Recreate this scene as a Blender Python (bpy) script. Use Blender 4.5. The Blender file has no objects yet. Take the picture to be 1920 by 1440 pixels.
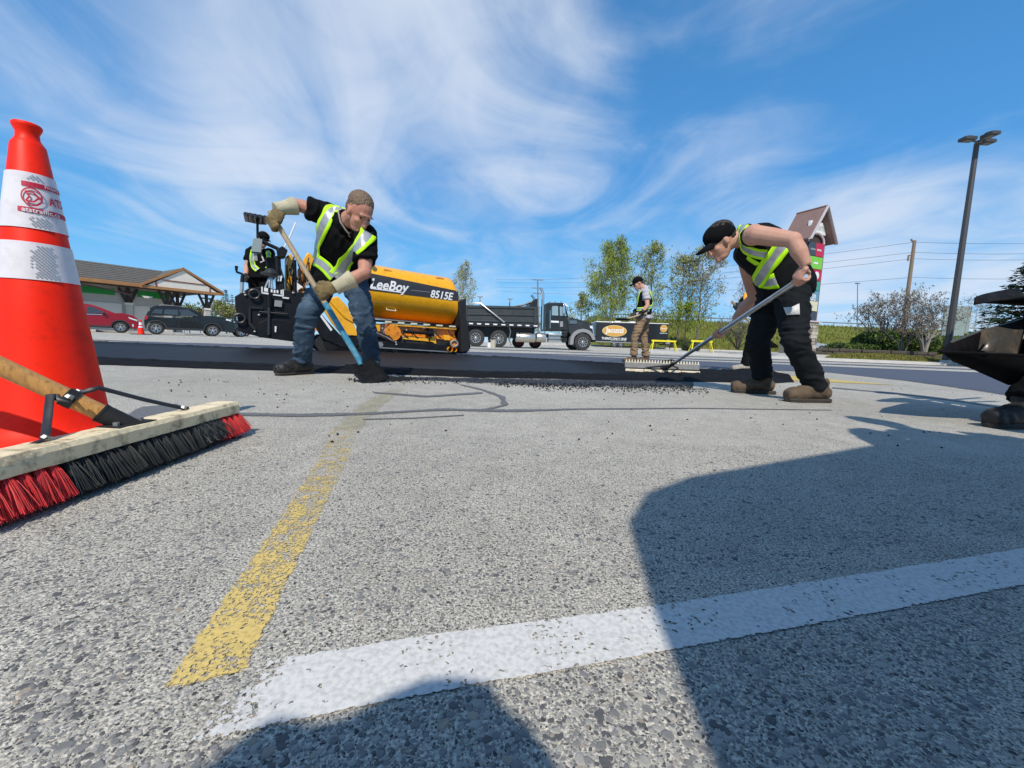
import bpy, bmesh, math, random
from mathutils import Vector as V, Matrix, noise
from mathutils.bvhtree import BVHTree
import numpy as np

R = math.radians
PI = math.pi
rnd = random.Random(11)
SC = bpy.context.scene
COL = SC.collection

# ------------------------------------------------------------------ camera
CAM_H, FPX, PITCH, ROLL = 0.31, 770.0, math.atan(77 / 770.0), R(2.2)
_F = V((0, math.cos(PITCH), -math.sin(PITCH)))
_X = V((1, 0, 0))
_U = V((0, math.sin(PITCH), math.cos(PITCH)))
_r = _X * math.cos(ROLL) + _U * math.sin(ROLL)
_u = -_X * math.sin(ROLL) + _U * math.cos(ROLL)
cam = bpy.data.cameras.new('camera')
cam.sensor_width = 36.0
cam.lens = 36.0 * FPX / 1920.0
cam.clip_start, cam.clip_end = 0.02, 3000.0
cam_o = bpy.data.objects.new('camera', cam)
COL.objects.link(cam_o)
_m = Matrix((( _r.x, _u.x, -_F.x, 0), (_r.y, _u.y, -_F.y, 0), (_r.z, _u.z, -_F.z, CAM_H), (0, 0, 0, 1)))
cam_o.matrix_world = _m
SC.camera = cam_o
EYE = V((0, 0, CAM_H))


def ray(px, py):
    return _F + _r * ((px - 960) / FPX) - _u * ((py - 720) / FPX)


def at(px, py, y):
    """the point of the place seen at that spot of the photograph, y metres ahead"""
    d = ray(px, py)
    return EYE + d * (y / d.y)


def gr(px, py, z=0.0):
    d = ray(px, py)
    return EYE + d * ((z - CAM_H) / d.z)


def proj(p):
    d = V(p) - EYE
    z = d.dot(_F)
    return 960 + FPX * d.dot(_r) / z, 720 - FPX * d.dot(_u) / z


# ------------------------------------------------------------------ world, sun, exposure
SUN_EL, SUN_TRAVEL = R(48), R(5)          # light travels towards +y, a little to +x
W = bpy.data.worlds.new('World')
SC.world = W
W.use_nodes = True
nt = W.node_tree
for n in list(nt.nodes):
    nt.nodes.remove(n)


def N(tree, t, **kw):
    n = tree.nodes.new(t)
    for k, v in kw.items():
        if k == 'inp':
            for kk, vv in v.items():
                n.inputs[kk].default_value = vv
        else:
            setattr(n, k, v)
    return n


def sky_world():
    L = nt.links.new
    out = N(nt, 'ShaderNodeOutputWorld')
    bg = N(nt, 'ShaderNodeBackground')
    bg.inputs['Strength'].default_value = SKY_STRENGTH
    sky = N(nt, 'ShaderNodeTexSky', sky_type='NISHITA', sun_disc=False, sun_elevation=SUN_EL,
            sun_rotation=PI + SUN_TRAVEL, altitude=600, air_density=1.0, dust_density=0.2, ozone_density=2.2)
    hsv = N(nt, 'ShaderNodeHueSaturation')
    hsv.inputs['Saturation'].default_value = 1.28
    hsv.inputs['Value'].default_value = SKY_VALUE
    L(sky.outputs[0], hsv.inputs['Color'])
    tc = N(nt, 'ShaderNodeTexCoord')
    sep = N(nt, 'ShaderNodeSeparateXYZ')
    L(tc.outputs['Generated'], sep.inputs[0])

    def math_(op, a, b=None, c=None, clamp=False):
        n = N(nt, 'ShaderNodeMath', operation=op, use_clamp=clamp)
        for i, q in enumerate((a, b, c)):
            if q is None:
                continue
            if isinstance(q, (int, float)):
                n.inputs[i].default_value = q
            else:
                L(q, n.inputs[i])
        return n.outputs[0]
    grad = N(nt, 'ShaderNodeValToRGB')
    e = grad.color_ramp.elements
    e[0].position = 0; e[0].color = SKY_G[0]
    e[1].position = .16; e[1].color = SKY_G[1]
    for p_, c_ in ((.34, SKY_G[2]), (.62, SKY_G[3]), (1.0, SKY_G[4])):
        x_ = e.new(p_); x_.color = c_
    L(sep.outputs[2], grad.inputs[0])
    gsc = N(nt, 'ShaderNodeVectorMath', operation='SCALE')
    L(grad.outputs[0], gsc.inputs[0]); gsc.inputs['Scale'].default_value = 10.0
    base = N(nt, 'ShaderNodeMix', data_type='RGBA')
    base.inputs['Factor'].default_value = .82
    L(hsv.outputs[0], base.inputs['A']); L(gsc.outputs[0], base.inputs['B'])
    zc = math_('MAXIMUM', math_('ADD', sep.outputs[2], 0.13), 0.03)
    u = math_('DIVIDE', sep.outputs[0], zc)
    v = math_('DIVIDE', sep.outputs[1], zc)
    comb = N(nt, 'ShaderNodeCombineXYZ')
    L(u, comb.inputs[0]); L(v, comb.inputs[1])

    def noise_(scale, sx, sy, detail, rough, dist, off=0.0, rot=0.0):
        mp = N(nt, 'ShaderNodeMapping')
        mp.inputs['Scale'].default_value = (sx, sy, 1)
        mp.inputs['Rotation'].default_value = (0, 0, rot)
        mp.inputs['Location'].default_value = (off, off * .7, 0)
        L(comb.outputs[0], mp.inputs[0])
        n = N(nt, 'ShaderNodeTexNoise', noise_dimensions='2D')
        n.inputs['Scale'].default_value = scale
        n.inputs['Detail'].default_value = detail
        n.inputs['Roughness'].default_value = rough
        n.inputs['Distortion'].default_value = dist
        L(mp.outputs[0], n.inputs['Vector'])
        return n.outputs[0]
    streak = noise_(1.1, 1.0, .92, 9, .55, 1.0, 3.1, R(-24))
    fine = noise_(2.8, 1.2, .8, 9, .58, .7, 8.3, R(20))
    soft = noise_(.55, 1.0, .6, 3, .5, .4, 5.2)
    # broad veils of cirrus standing in fixed directions of the sky
    big = None
    for (px, py, r0, r1, w) in CLOUDS:
        d = ray(px, py).normalized()
        dn = N(nt, 'ShaderNodeVectorMath', operation='DOT_PRODUCT')
        L(tc.outputs['Generated'], dn.inputs[0])
        dn.inputs[1].default_value = d
        mr = N(nt, 'ShaderNodeMapRange', interpolation_type='SMOOTHERSTEP')
        mr.inputs[1].default_value = math.cos(R(r1)); mr.inputs[2].default_value = math.cos(R(r0))
        mr.inputs[3].default_value = 0; mr.inputs[4].default_value = w
        L(dn.outputs['Value'], mr.inputs[0])
        big = mr.outputs[0] if big is None else math_('ADD', big, mr.outputs[0])
    s = math_('MULTIPLY_ADD', streak, 1.5, -.50)
    s = math_('ADD', s, math_('MULTIPLY', math_('SUBTRACT', fine, .5), .5))
    s = math_('ADD', s, math_('MULTIPLY', math_('SUBTRACT', soft, .5), .7))
    s = math_('ADD', s, big)
    ramp = N(nt, 'ShaderNodeMapRange', interpolation_type='SMOOTHSTEP')
    ramp.inputs[1].default_value = -.02; ramp.inputs[2].default_value = 1.2
    ramp.inputs[3].default_value = 0.0; ramp.inputs[4].default_value = .82
    L(s, ramp.inputs[0])
    mix = N(nt, 'ShaderNodeMix', data_type='RGBA')
    L(ramp.outputs[0], mix.inputs['Factor'])
    L(base.outputs['Result'], mix.inputs['A'])
    mix.inputs['B'].default_value = CLOUD_COL
    L(mix.outputs['Result'], bg.inputs['Color'])
    L(bg.outputs[0], out.inputs['Surface'])


SKY_STRENGTH, SKY_VALUE = 0.1, 1.0
SKY_G = [(.185, .42, .66, 1), (.09, .325, .62, 1), (.06, .235, .52, 1), (.042, .165, .385, 1), (.04, .15, .35, 1)]
CLOUD_COL = (4.9, 5.4, 6.2, 1)
CLOUDS = [(680, 20, 2, 24, .36), (930, 130, 2, 20, .30), (330, -160, 4, 30, .2), (560, 300, 1, 15, .16), (250, 250, 1, 14, .22), (420, 300, 1, 12, .14),
          (1100, 330, 2, 22, .16), (1560, 250, 2, 18, .18), (1750, 520, 3, 17, .46), (1500, 430, 2, 14, .2), (900, 420, 1, 10, .1), (300, 480, 2, 12, .1),
          (60, 90, 2, 16, -.2), (1890, 60, 2, 18, -.3), (230, 430, 2, 9, -.14), (1000, 520, 2, 8, -.16), (1290, 60, 2, 12, -.14), (700, 190, 1, 10, -.06), (860, 210, 0, 12, -.12)]
sky_world()

sun = bpy.data.lights.new('sun', 'SUN')
sun.energy = 2.75
sun.angle = R(0.53)
sun.color = (1.0, .925, .81)
sun_o = bpy.data.objects.new('sun', sun)
COL.objects.link(sun_o)
_dir = V((math.sin(SUN_TRAVEL) * math.cos(SUN_EL), math.cos(SUN_TRAVEL) * math.cos(SUN_EL), -math.sin(SUN_EL)))
sun_o.rotation_euler = _dir.to_track_quat('-Z', 'Y').to_euler()
sun_o.location = (0, -10, 20)
vs = SC.view_settings
vs.view_transform = 'Standard'
vs.look = 'None'
vs.exposure = 0.58
vs.gamma = 1.0
vs.use_curve_mapping = False

# ------------------------------------------------------------------ materials
MATS = {}


def mat(name, col, rough=.6, metal=0.0, var=.12, vs=6.0, bump=0.0, bs=40.0, spec=.5, coat=0.0, dirt=None, dscale=5.0, damt=.5, trans=0.0, stretch=None, alpha=None):
    m = bpy.data.materials.new(name)
    m.use_nodes = True
    t = m.node_tree
    L = t.links.new
    b = t.nodes['Principled BSDF']
    b.inputs['Roughness'].default_value = rough
    b.inputs['Metallic'].default_value = metal
    b.inputs['Specular IOR Level'].default_value = spec
    b.inputs['Coat Weight'].default_value = coat
    b.inputs['Coat Roughness'].default_value = .06
    if trans:
        b.inputs['Transmission Weight'].default_value = trans
    tc = N(t, 'ShaderNodeTexCoord')
    vec = tc.outputs['Object']
    if stretch:
        mp = N(t, 'ShaderNodeMapping')
        mp.inputs['Scale'].default_value = stretch
        L(vec, mp.inputs[0]); vec = mp.outputs[0]
    c = tuple(col) + (1,)
    nz = N(t, 'ShaderNodeTexNoise')
    nz.inputs['Scale'].default_value = vs
    nz.inputs['Detail'].default_value = 6
    nz.inputs['Roughness'].default_value = .65
    L(vec, nz.inputs['Vector'])
    mx = N(t, 'ShaderNodeMix', data_type='RGBA')
    mx.inputs['A'].default_value = tuple(max(0, x * (1 - var * 2)) for x in col) + (1,)
    mx.inputs['B'].default_value = tuple(min(1, x * (1 + var * 2)) for x in col) + (1,)
    L(nz.outputs['Fac'], mx.inputs['Factor'])
    colour = mx.outputs['Result']
    if dirt:
        n2 = N(t, 'ShaderNodeTexNoise')
        n2.inputs['Scale'].default_value = dscale
        n2.inputs['Detail'].default_value = 8
        n2.inputs['Roughness'].default_value = .7
        L(vec, n2.inputs['Vector'])
        mr = N(t, 'ShaderNodeMapRange')
        mr.inputs[1].default_value = .5; mr.inputs[2].default_value = .68
        mr.inputs[4].default_value = damt
        L(n2.outputs['Fac'], mr.inputs[0])
        m2 = N(t, 'ShaderNodeMix', data_type='RGBA')
        L(mr.outputs[0], m2.inputs['Factor'])
        L(colour, m2.inputs['A'])
        m2.inputs['B'].default_value = tuple(dirt) + (1,)
        colour = m2.outputs['Result']
    L(colour, b.inputs['Base Color'])
    rr = N(t, 'ShaderNodeMapRange')
    rr.inputs[3].default_value = max(.02, rough - .1); rr.inputs[4].default_value = min(1, rough + .12)
    L(nz.outputs['Fac'], rr.inputs[0])
    L(rr.outputs[0], b.inputs['Roughness'])
    if bump:
        n3 = N(t, 'ShaderNodeTexNoise')
        n3.inputs['Scale'].default_value = bs
        n3.inputs['Detail'].default_value = 5
        L(vec, n3.inputs['Vector'])
        bp = N(t, 'ShaderNodeBump')
        bp.inputs['Strength'].default_value = bump
        bp.inputs['Distance'].default_value = .01
        L(n3.outputs['Fac'], bp.inputs['Height'])
        L(bp.outputs[0], b.inputs['Normal'])
    MATS[name] = m
    return m


# ------------------------------------------------------------------ things and parts
ROOTM = {}


def thing(name, label, cat, loc=(0, 0, 0), rotz=0.0, group=None):
    o = bpy.data.objects.new(name, None)
    COL.objects.link(o)
    o.empty_display_size = .1
    o.location = loc
    o.rotation_euler = (0, 0, rotz)
    o['label'] = label
    o['category'] = cat
    if group:
        o['group'] = group
    ROOTM[o.name] = Matrix.Translation(V(loc)) @ Matrix.Rotation(rotz, 4, 'Z')
    return o


def tag(o, label=None, cat=None, group=None, kind=None):
    for k, v in (('label', label), ('category', cat), ('group', group), ('kind', kind)):
        if v:
            o[k] = v
    return o


def root_of(o):
    while o.parent is not None:
        o = o.parent
    return o


def link(name, me, parent=None, loc=None):
    o = bpy.data.objects.new(name, me)
    COL.objects.link(o)
    if parent is not None:
        o.parent = parent
    if loc is not None:
        o.location = loc
    return o


def copy_tree(o, parent=None, top=True):
    c = o.copy()
    COL.objects.link(c)
    if parent is not None:
        c.parent = parent
    if top:
        ROOTM[c.name] = ROOTM[o.name]
    for ch in list(o.children):
        copy_tree(ch, c, False)
    return c


def frame_from(t, hint=V((0, 0, 1))):
    t = t.normalized()
    if abs(t.dot(hint)) > .97:
        hint = V((1, 0, 0))
    a = hint.cross(t).normalized()
    b = t.cross(a)
    return a, b


class MB:
    """collects shapes, then links them as one mesh object"""

    def __init__(s):
        s.v, s.f, s.m = [], [], []

    def add(s, vs, fs, mi=0):
        o = len(s.v)
        s.v += [V(p) for p in vs]
        s.f += [tuple(i + o for i in f) for f in fs]
        s.m += [mi] * len(fs)
        return s

    def box(s, c, d, mi=0, rot=None):
        c = V(c); h = V(d) * .5
        vs = []
        for x, y, z in ((-1, -1, -1), (1, -1, -1), (1, 1, -1), (-1, 1, -1), (-1, -1, 1), (1, -1, 1), (1, 1, 1), (-1, 1, 1)):
            p = V((x * h.x, y * h.y, z * h.z))
            if rot is not None:
                p = rot @ p
            vs.append(c + p)
        return s.add(vs, [(3, 2, 1, 0), (4, 5, 6, 7), (0, 1, 5, 4), (1, 2, 6, 5), (2, 3, 7, 6), (3, 0, 4, 7)], mi)

    def b2(s, lo, hi, mi=0):
        lo, hi = V(lo), V(hi)
        return s.box((lo + hi) * .5, hi - lo, mi)

    def bar(s, p, q, w, h, mi=0, hint=V((0, 0, 1))):
        p, q = V(p), V(q)
        a, b = frame_from(q - p, hint)
        vs = []
        for c in (p, q):
            for x, y in ((-1, -1), (1, -1), (1, 1), (-1, 1)):
                vs.append(c + a * x * w / 2 + b * y * h / 2)
        return s.add(vs, [(3, 2, 1, 0), (4, 5, 6, 7), (0, 1, 5, 4), (1, 2, 6, 5), (2, 3, 7, 6), (3, 0, 4, 7)], mi)

    def loft(s, rings, mi=0, cap=True):
        """rings: equal-length lists of points"""
        n = len(rings[0])
        vs = [p for r in rings for p in r]
        fs = []
        for k in range(len(rings) - 1):
            for i in range(n):
                j = (i + 1) % n
                fs.append((k * n + i, k * n + j, (k + 1) * n + j, (k + 1) * n + i))
        if cap:
            fs.append(tuple(reversed(range(n))))
            fs.append(tuple((len(rings) - 1) * n + i for i in range(n)))
        return s.add(vs, fs, mi)

    def tube(s, path, r, n=8, mi=0, cap=True, flat=1.0, hint=V((0, 0, 1))):
        path = [V(p) for p in path]
        rs = r if isinstance(r, (list, tuple)) else [r] * len(path)
        rings = []
        a = None
        for i, p in enumerate(path):
            t = (path[min(i + 1, len(path) - 1)] - path[max(i - 1, 0)])
            if t.length < 1e-9:
                t = V((0, 0, 1))
            t.normalize()
            if a is None:
                a, b = frame_from(t, hint)
            else:
                a = (a - t * a.dot(t))
                a = a.normalized() if a.length > 1e-6 else frame_from(t, hint)[0]
                b = t.cross(a)
            rings.append([p + a * math.cos(2 * PI * k / n) * rs[i] + b * math.sin(2 * PI * k / n) * rs[i] * flat for k in range(n)])
        return s.loft(rings, mi, cap)

    def lathe(s, prof, n=24, o=(0, 0, 0), rot=None, mi=0, cap=True):
        o = V(o)
        rings = []
        for r, z in prof:
            ring = []
            for k in range(n):
                p = V((r * math.cos(2 * PI * k / n), r * math.sin(2 * PI * k / n), z))
                if rot is not None:
                    p = rot @ p
                ring.append(o + p)
            rings.append(ring)
        return s.loft(rings, mi, cap)

    def prism(s, poly, w0, w1, fn, mi=0, fn1=None):
        """poly in (u, v); fn(u, v, w) -> point"""
        n = len(poly)
        fn1 = fn1 or fn
        vs = [fn(u, v, w0) for u, v in poly] + [fn1(u, v, w1) for u, v in poly]
        fs = [tuple(range(n)), tuple(reversed(range(n, 2 * n)))]
        for i in range(n):
            j = (i + 1) % n
            fs.append((j, i, n + i, n + j))
        return s.add(vs, fs, mi)

    def ell(s, c, r, rot=None, nu=14, nv=9, mi=0):
        c = V(c)
        if isinstance(r, (int, float)):
            r = (r, r, r)
        rings = []
        for j in range(1, nv):
            th = PI * j / nv
            ring = []
            for k in range(nu):
                p = V((r[0] * math.sin(th) * math.cos(2 * PI * k / nu), r[1] * math.sin(th) * math.sin(2 * PI * k / nu), -r[2] * math.cos(th)))
                ring.append(c + (rot @ p if rot is not None else p))
            rings.append(ring)
        off = len(s.v)
        s.loft(rings, mi, False)
        for sg, base in ((-1, 0), (1, (nv - 2) * nu)):
            p = V((0, 0, sg * r[2]))
            s.v.append(c + (rot @ p if rot is not None else p))
            k0 = len(s.v) - 1
            for k in range(nu):
                a_, b_ = off + base + k, off + base + (k + 1) % nu
                s.f.append((b_, a_, k0) if sg < 0 else (a_, b_, k0))
                s.m.append(mi)
        return s

    def quad(s, a, b, c, d, mi=0):
        return s.add([a, b, c, d], [(0, 1, 2, 3)], mi)

    def grid(s, rows, mi=0):
        n = len(rows[0])
        o = len(s.v)
        for r in rows:
            s.v += [V(p) for p in r]
        for i in range(len(rows) - 1):
            for j in range(n - 1):
                s.f.append((o + i * n + j, o + i * n + j + 1, o + (i + 1) * n + j + 1, o + (i + 1) * n + j))
                s.m.append(mi)
        return s

    def poly(s, pts, mi=0):
        return s.add(pts, [tuple(range(len(pts)))], mi)

    def mesh(s, name, mats, smooth=True, ang=38, world=None):
        me = bpy.data.meshes.new(name)
        vs = s.v
        if world is not None:
            inv = world.inverted()
            vs = [inv @ p for p in vs]
        me.from_pydata([tuple(p) for p in vs], [], s.f)
        ms = mats if isinstance(mats, (list, tuple)) else [mats]
        for m in ms:
            me.materials.append(MATS[m] if isinstance(m, str) else m)
        if len(ms) > 1:
            me.polygons.foreach_set('material_index', s.m)
        if smooth:
            me.polygons.foreach_set('use_smooth', [True] * len(me.polygons))
            me.set_sharp_from_angle(angle=R(ang))
        me.update()
        return me

    def build(s, name, mats, parent=None, smooth=True, ang=38, bev=0.0, world=False, fix=False):
        wm = ROOTM[root_of(parent).name] if (world and parent is not None) else None
        me = s.mesh(name, mats, smooth, ang, wm)
        if fix:
            bm = bmesh.new(); bm.from_mesh(me)
            bmesh.ops.recalc_face_normals(bm, faces=bm.faces)
            bm.to_mesh(me); bm.free()
        o = link(name, me, parent)
        if bev:
            bv = o.modifiers.new('edge', 'BEVEL')
            bv.width = bev
            bv.segments = 2
            bv.limit_method = 'ANGLE'
            bv.angle_limit = R(40)
        return o


class Face:
    """a vertical plane of the place: origin on the ground and heading; u along it, w behind it, z up"""

    def __init__(s, p, ang):
        s.o = V((p[0], p[1], 0))
        s.ang = ang
        s.d = V((math.cos(ang), math.sin(ang), 0))
        s.n = V((-math.sin(ang), math.cos(ang), 0))
        s.g = p[2] if len(p) > 2 else 0.0

    def uv(s, px, py, w=0.0):
        d = ray(px, py)
        t = ((s.o + s.n * w) - EYE).dot(s.n) / d.dot(s.n)
        p = EYE + d * t
        return ((p - s.o).dot(s.d), p.z - s.g)

    def loc(s):
        return (s.o.x, s.o.y, s.g)


def text_mesh(body, size=1.0, shear=0.0, bold=0.0, width=None):
    """flat lettering as vertices and faces in its own plane, centred on the origin"""
    cu = bpy.data.curves.new('lettering', 'FONT')
    cu.body = body
    cu.size = size
    cu.shear = shear
    cu.offset = bold
    cu.resolution_u = 3
    cu.align_x = 'CENTER'
    cu.align_y = 'CENTER'
    o = bpy.data.objects.new('lettering_tmp', cu)
    COL.objects.link(o)
    dg = bpy.context.evaluated_depsgraph_get()
    me = bpy.data.meshes.new_from_object(o.evaluated_get(dg))
    vs = [(v.co.x, v.co.y) for v in me.vertices]
    fs = [tuple(p.vertices) for p in me.polygons]
    bpy.data.objects.remove(o)
    bpy.data.curves.remove(cu)
    bpy.data.meshes.remove(me)
    x0, x1 = min(v[0] for v in vs), max(v[0] for v in vs)
    y0, y1 = min(v[1] for v in vs), max(v[1] for v in vs)
    cx, cy = (x0 + x1) / 2, (y0 + y1) / 2
    k = 1.0 if width is None else width / (x1 - x0)
    return [((x - cx) * k, (y - cy)) for x, y in vs], fs


def letter(name, body, fn, m, parent, size, shear=0, bold=0, width=None, world=False, split=0):
    """lettering laid on a surface: fn(x, y) -> point"""
    vs, fs = text_mesh(body, size, shear, bold, width)
    mb = MB()
    mb.add([fn(x, y) for x, y in vs], fs)
    return mb.build(name, m, parent, smooth=False, world=world)


def fused(mb, voxel, smooth=4, fac=.5, fold=0.0, fscale=6.0, fstretch=(1, 1, 1), fold2=0.0):
    """one continuous skin from overlapping closed shapes"""
    me = mb.mesh('tmp', [next(iter(MATS.values()))], smooth=False)
    o = bpy.data.objects.new('tmp', me)
    COL.objects.link(o)
    r = o.modifiers.new('r', 'REMESH')
    r.mode = 'VOXEL'
    r.voxel_size = voxel
    if smooth:
        sm = o.modifiers.new('s', 'SMOOTH')
        sm.factor = fac
        sm.iterations = smooth
    dg = bpy.context.evaluated_depsgraph_get()
    out = bpy.data.meshes.new_from_object(o.evaluated_get(dg))
    bpy.data.objects.remove(o)
    bpy.data.meshes.remove(me)
    if fold:
        nv = len(out.vertices)
        co = np.empty(nv * 3); out.vertices.foreach_get('co', co)
        no = np.empty(nv * 3); out.vertices.foreach_get('normal', no)
        co = co.reshape(-1, 3); no = no.reshape(-1, 3)
        st = np.array(fstretch) * fscale
        for i in range(nv):
            p = V(co[i] * st)
            k = noise.noise(p + V((noise.noise(p * .7) * 1.5, 0, noise.noise(p * .6 + V((3, 1, 7))) * 1.5)))
            d = fold * (1 - 2 * abs(k) * 1.8)
            if fold2:
                d += fold2 * noise.noise(p * 2.7)
            co[i] += no[i] * d
        out.vertices.foreach_set('co', co.ravel())
    out.polygons.foreach_set('use_smooth', [True] * len(out.polygons))
    out.update()
    return out


def mesh_obj(name, me, m, parent, world=True):
    if world and parent is not None:
        me.transform(ROOTM[root_of(parent).name].inverted())
    me.materials.clear()
    me.materials.append(MATS[m])
    return link(name, me, parent)
# ------------------------------------------------------------------ shared materials
mat('cone_orange', (1.0, .022, .004), .5, var=.03, vs=9, dirt=(.42, .02, .012), dscale=30, damt=.35, spec=.22)
mat('cone_black', (.02, .02, .022), .7, var=.2)
mat('reflective_white', (.74, .72, .76), .38, var=.05, vs=30, dirt=(.45, .43, .45), dscale=22, damt=.35)
mat('print_red', (.52, .015, .05), .5, var=.06)
mat('prism_grey', (.42, .46, .5), .3, var=.1, metal=.3)
mat('handle_wood', (.56, .29, .085), .45, var=.22, vs=9, stretch=(22, 22, 2.2), dirt=(.22, .1, .03), dscale=7, damt=.7, bump=.15, bs=30)
mat('steel_dark', (.05, .05, .055), .45, metal=.6, var=.2, vs=20)
mat('steel_bare', (.34, .34, .34), .5, metal=.8, var=.15, vs=30)
mat('rubber_black', (.009, .009, .0105), .75, var=.25, vs=14)
mat('block_paint', (.84, .70, .45), .65, var=.1, vs=14, dirt=(.075, .045, .022), dscale=24, damt=.85, bump=.3, bs=60)
mat('bristle_red', (.86, .05, .06), .45, var=.25, vs=30, dirt=(.3, .1, .08), dscale=40, damt=.5)
mat('bristle_black', (.045, .05, .052), .5, var=.3, vs=40, dirt=(.12, .12, .12), dscale=60, damt=.4)
mat('skin_tan', (.50, .245, .165), .65, var=.1, vs=16, dirt=(.42, .14, .1), dscale=6, damt=.55, bump=.1, bs=90)
mat('skin_light', (.55, .30, .215), .65, var=.1, vs=14, dirt=(.5, .2, .14), dscale=5, damt=.5, bump=.1, bs=90)
mat('hair_grey', (.17, .115, .075), .65, var=.3, vs=120, bump=.8, bs=110)
mat('hair_dark', (.035, .026, .02), .6, var=.35, vs=60, bump=.6, bs=110)
mat('eye_dark', (.02, .015, .012), .2, var=.1)
mat('lip', (.36, .16, .12), .5, var=.1)
mat('shirt_black', (.006, .006, .0072), .9, var=.3, vs=5, bump=.4, bs=14, spec=.12)
mat('denim', (.033, .060, .096), .85, var=.35, vs=5, dirt=(.11, .155, .205), dscale=5, damt=.7, bump=.35, bs=120, spec=.2)
mat('work_black', (.006, .0065, .0075), .85, var=.3, vs=4, dirt=(.014, .015, .017), dscale=4, damt=.6, bump=.3, bs=20, spec=.14)
mat('pants_slate', (.010, .012, .0145), .88, var=.3, vs=4, dirt=(.022, .026, .029), dscale=5, damt=.5, bump=.3, bs=20, spec=.14)
mat('pants_tan', (.27, .185, .115), .9, var=.25, vs=5, dirt=(.16, .1, .06), dscale=5, damt=.6, bump=.3, bs=25, spec=.2)
mat('shirt_grey', (.45, .44, .46), .9, var=.12, vs=6)
mat('hivis', (.50, .92, .012), .6, var=.05, vs=10, spec=.3)
mat('hivis_orange', (.95, .4, .02), .6, var=.05)
mat('silver_tape', (.36, .38, .41), .32, var=.25, vs=26, metal=.25)
mat('boot_leather', (.009, .0085, .0085), .6, var=.3, vs=16, dirt=(.1, .09, .08), dscale=14, damt=.6, bump=.3, bs=40)
mat('boot_brown', (.105, .073, .045), .8, var=.35, vs=18, dirt=(.03, .024, .02), dscale=12, damt=.8, bump=.4, bs=50)
mat('boot_tread', (.045, .04, .035), .85, var=.3, vs=20)
mat('shoe_pale', (.32, .29, .25), .8, var=.2, vs=14)
mat('glove_cuff', (.46, .42, .29), .9, var=.15, vs=14, dirt=(.25, .21, .13), dscale=9, damt=.6, bump=.3, bs=60)
mat('glove_hand', (.19, .135, .055), .85, var=.3, vs=16, dirt=(.04, .03, .02), dscale=10, damt=.85, bump=.4, bs=60)
mat('glove_black', (.02, .02, .022), .7, var=.3)
mat('shovel_wood', (.40, .31, .20), .6, var=.2, vs=8, stretch=(14, 14, 3), dirt=(.16, .11, .07), dscale=9, damt=.6)
mat('shovel_blue', (.03, .22, .34), .4, var=.2, vs=14, dirt=(.4, .45, .45), dscale=26, damt=.45)
mat('blade_black', (.007, .007, .008), .75, spec=.2, var=.4, vs=14, metal=.3, dirt=(.03, .03, .032), dscale=18, damt=.6, bump=.3, bs=40)
mat('alu_handle', (.62, .63, .65), .35, metal=.75, var=.1, vs=14)
mat('rake_grey', (.36, .35, .34), .5, var=.15, vs=20, metal=.4)
mat('rake_cream', (.78, .7, .52), .6, var=.1, vs=8, dirt=(.2, .15, .1), dscale=14, damt=.5)
mat('white_cloth', (.62, .62, .6), .9, var=.15, vs=18, dirt=(.25, .25, .25), dscale=30, damt=.5)
mat('white_paint', (.8, .8, .8), .4, var=.04)
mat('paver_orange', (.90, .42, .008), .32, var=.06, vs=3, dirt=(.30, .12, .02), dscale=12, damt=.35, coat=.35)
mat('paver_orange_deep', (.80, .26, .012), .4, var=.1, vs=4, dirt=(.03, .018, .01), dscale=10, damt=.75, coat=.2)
mat('decal_dark', (.03, .03, .033), .35, var=.1, vs=5)
mat('paver_black', (.005, .0055, .0075), .5, var=.35, vs=5, dirt=(.017, .016, .016), dscale=7, damt=.55, bump=.2, bs=30, spec=.3)
mat('control_grey', (.27, .33, .32), .45, var=.08)
mat('hose_black', (.012, .012, .013), .5, var=.2)
mat('track_rubber', (.012, .012, .013), .8, var=.4, vs=12, dirt=(.05, .05, .05), dscale=14, damt=.5, bump=.5, bs=30)
mat('chrome', (.72, .72, .72), .16, metal=1.0, var=.08, vs=12)
mat('alu_dull', (.55, .54, .51), .35, metal=.85, var=.15, vs=8)
mat('truck_grey', (.016, .021, .025), .4, spec=.3, var=.15, vs=3, coat=.1, dirt=(.1, .1, .1), dscale=5, damt=.25)
mat('truck_black', (.011, .012, .014), .4, var=.3, vs=4)
mat('box_grey', (.03, .038, .042), .5, var=.2, vs=3, dirt=(.065, .065, .065), dscale=5, damt=.4)
mat('fender_grey', (.27, .27, .28), .5, var=.12)
mat('tyre', (.03, .03, .031), .85, var=.25, vs=14, dirt=(.1, .098, .095), dscale=9, damt=.5)
mat('rim_alu', (.6, .6, .6), .3, metal=.85, var=.15, vs=18)
mat('rim_dark', (.07, .07, .075), .5, metal=.4, var=.2)
mat('glass_dark', (.035, .052, .062), .05, var=.2, vs=2, spec=.8)
mat('glass_pale', (.24, .34, .40), .06, var=.2, vs=2, spec=.8)
mat('lamp_amber', (.8, .25, .02), .3, var=.05)
mat('lamp_red', (.4, .012, .012), .3, var=.05)
mat('lamp_clear', (.75, .78, .8), .12, var=.05)
mat('suv_black', (.006, .008, .010), .25, var=.15, coat=.5, spec=.4)
mat('suv_red', (.27, .003, .014), .3, var=.12, coat=.3, spec=.35)
mat('van_white', (.78, .79, .8), .35, var=.04, coat=.4)
mat('car_blue', (.05, .22, .42), .3, var=.1, coat=.6)
mat('car_silver', (.4, .42, .44), .3, var=.1, coat=.6, metal=.3)
mat('car_charcoal', (.03, .032, .036), .3, var=.1, coat=.6)
mat('trim_plastic', (.03, .031, .033), .65, var=.15)
mat('trailer_black', (.010, .010, .012), .35, var=.15, coat=.3)
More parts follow.
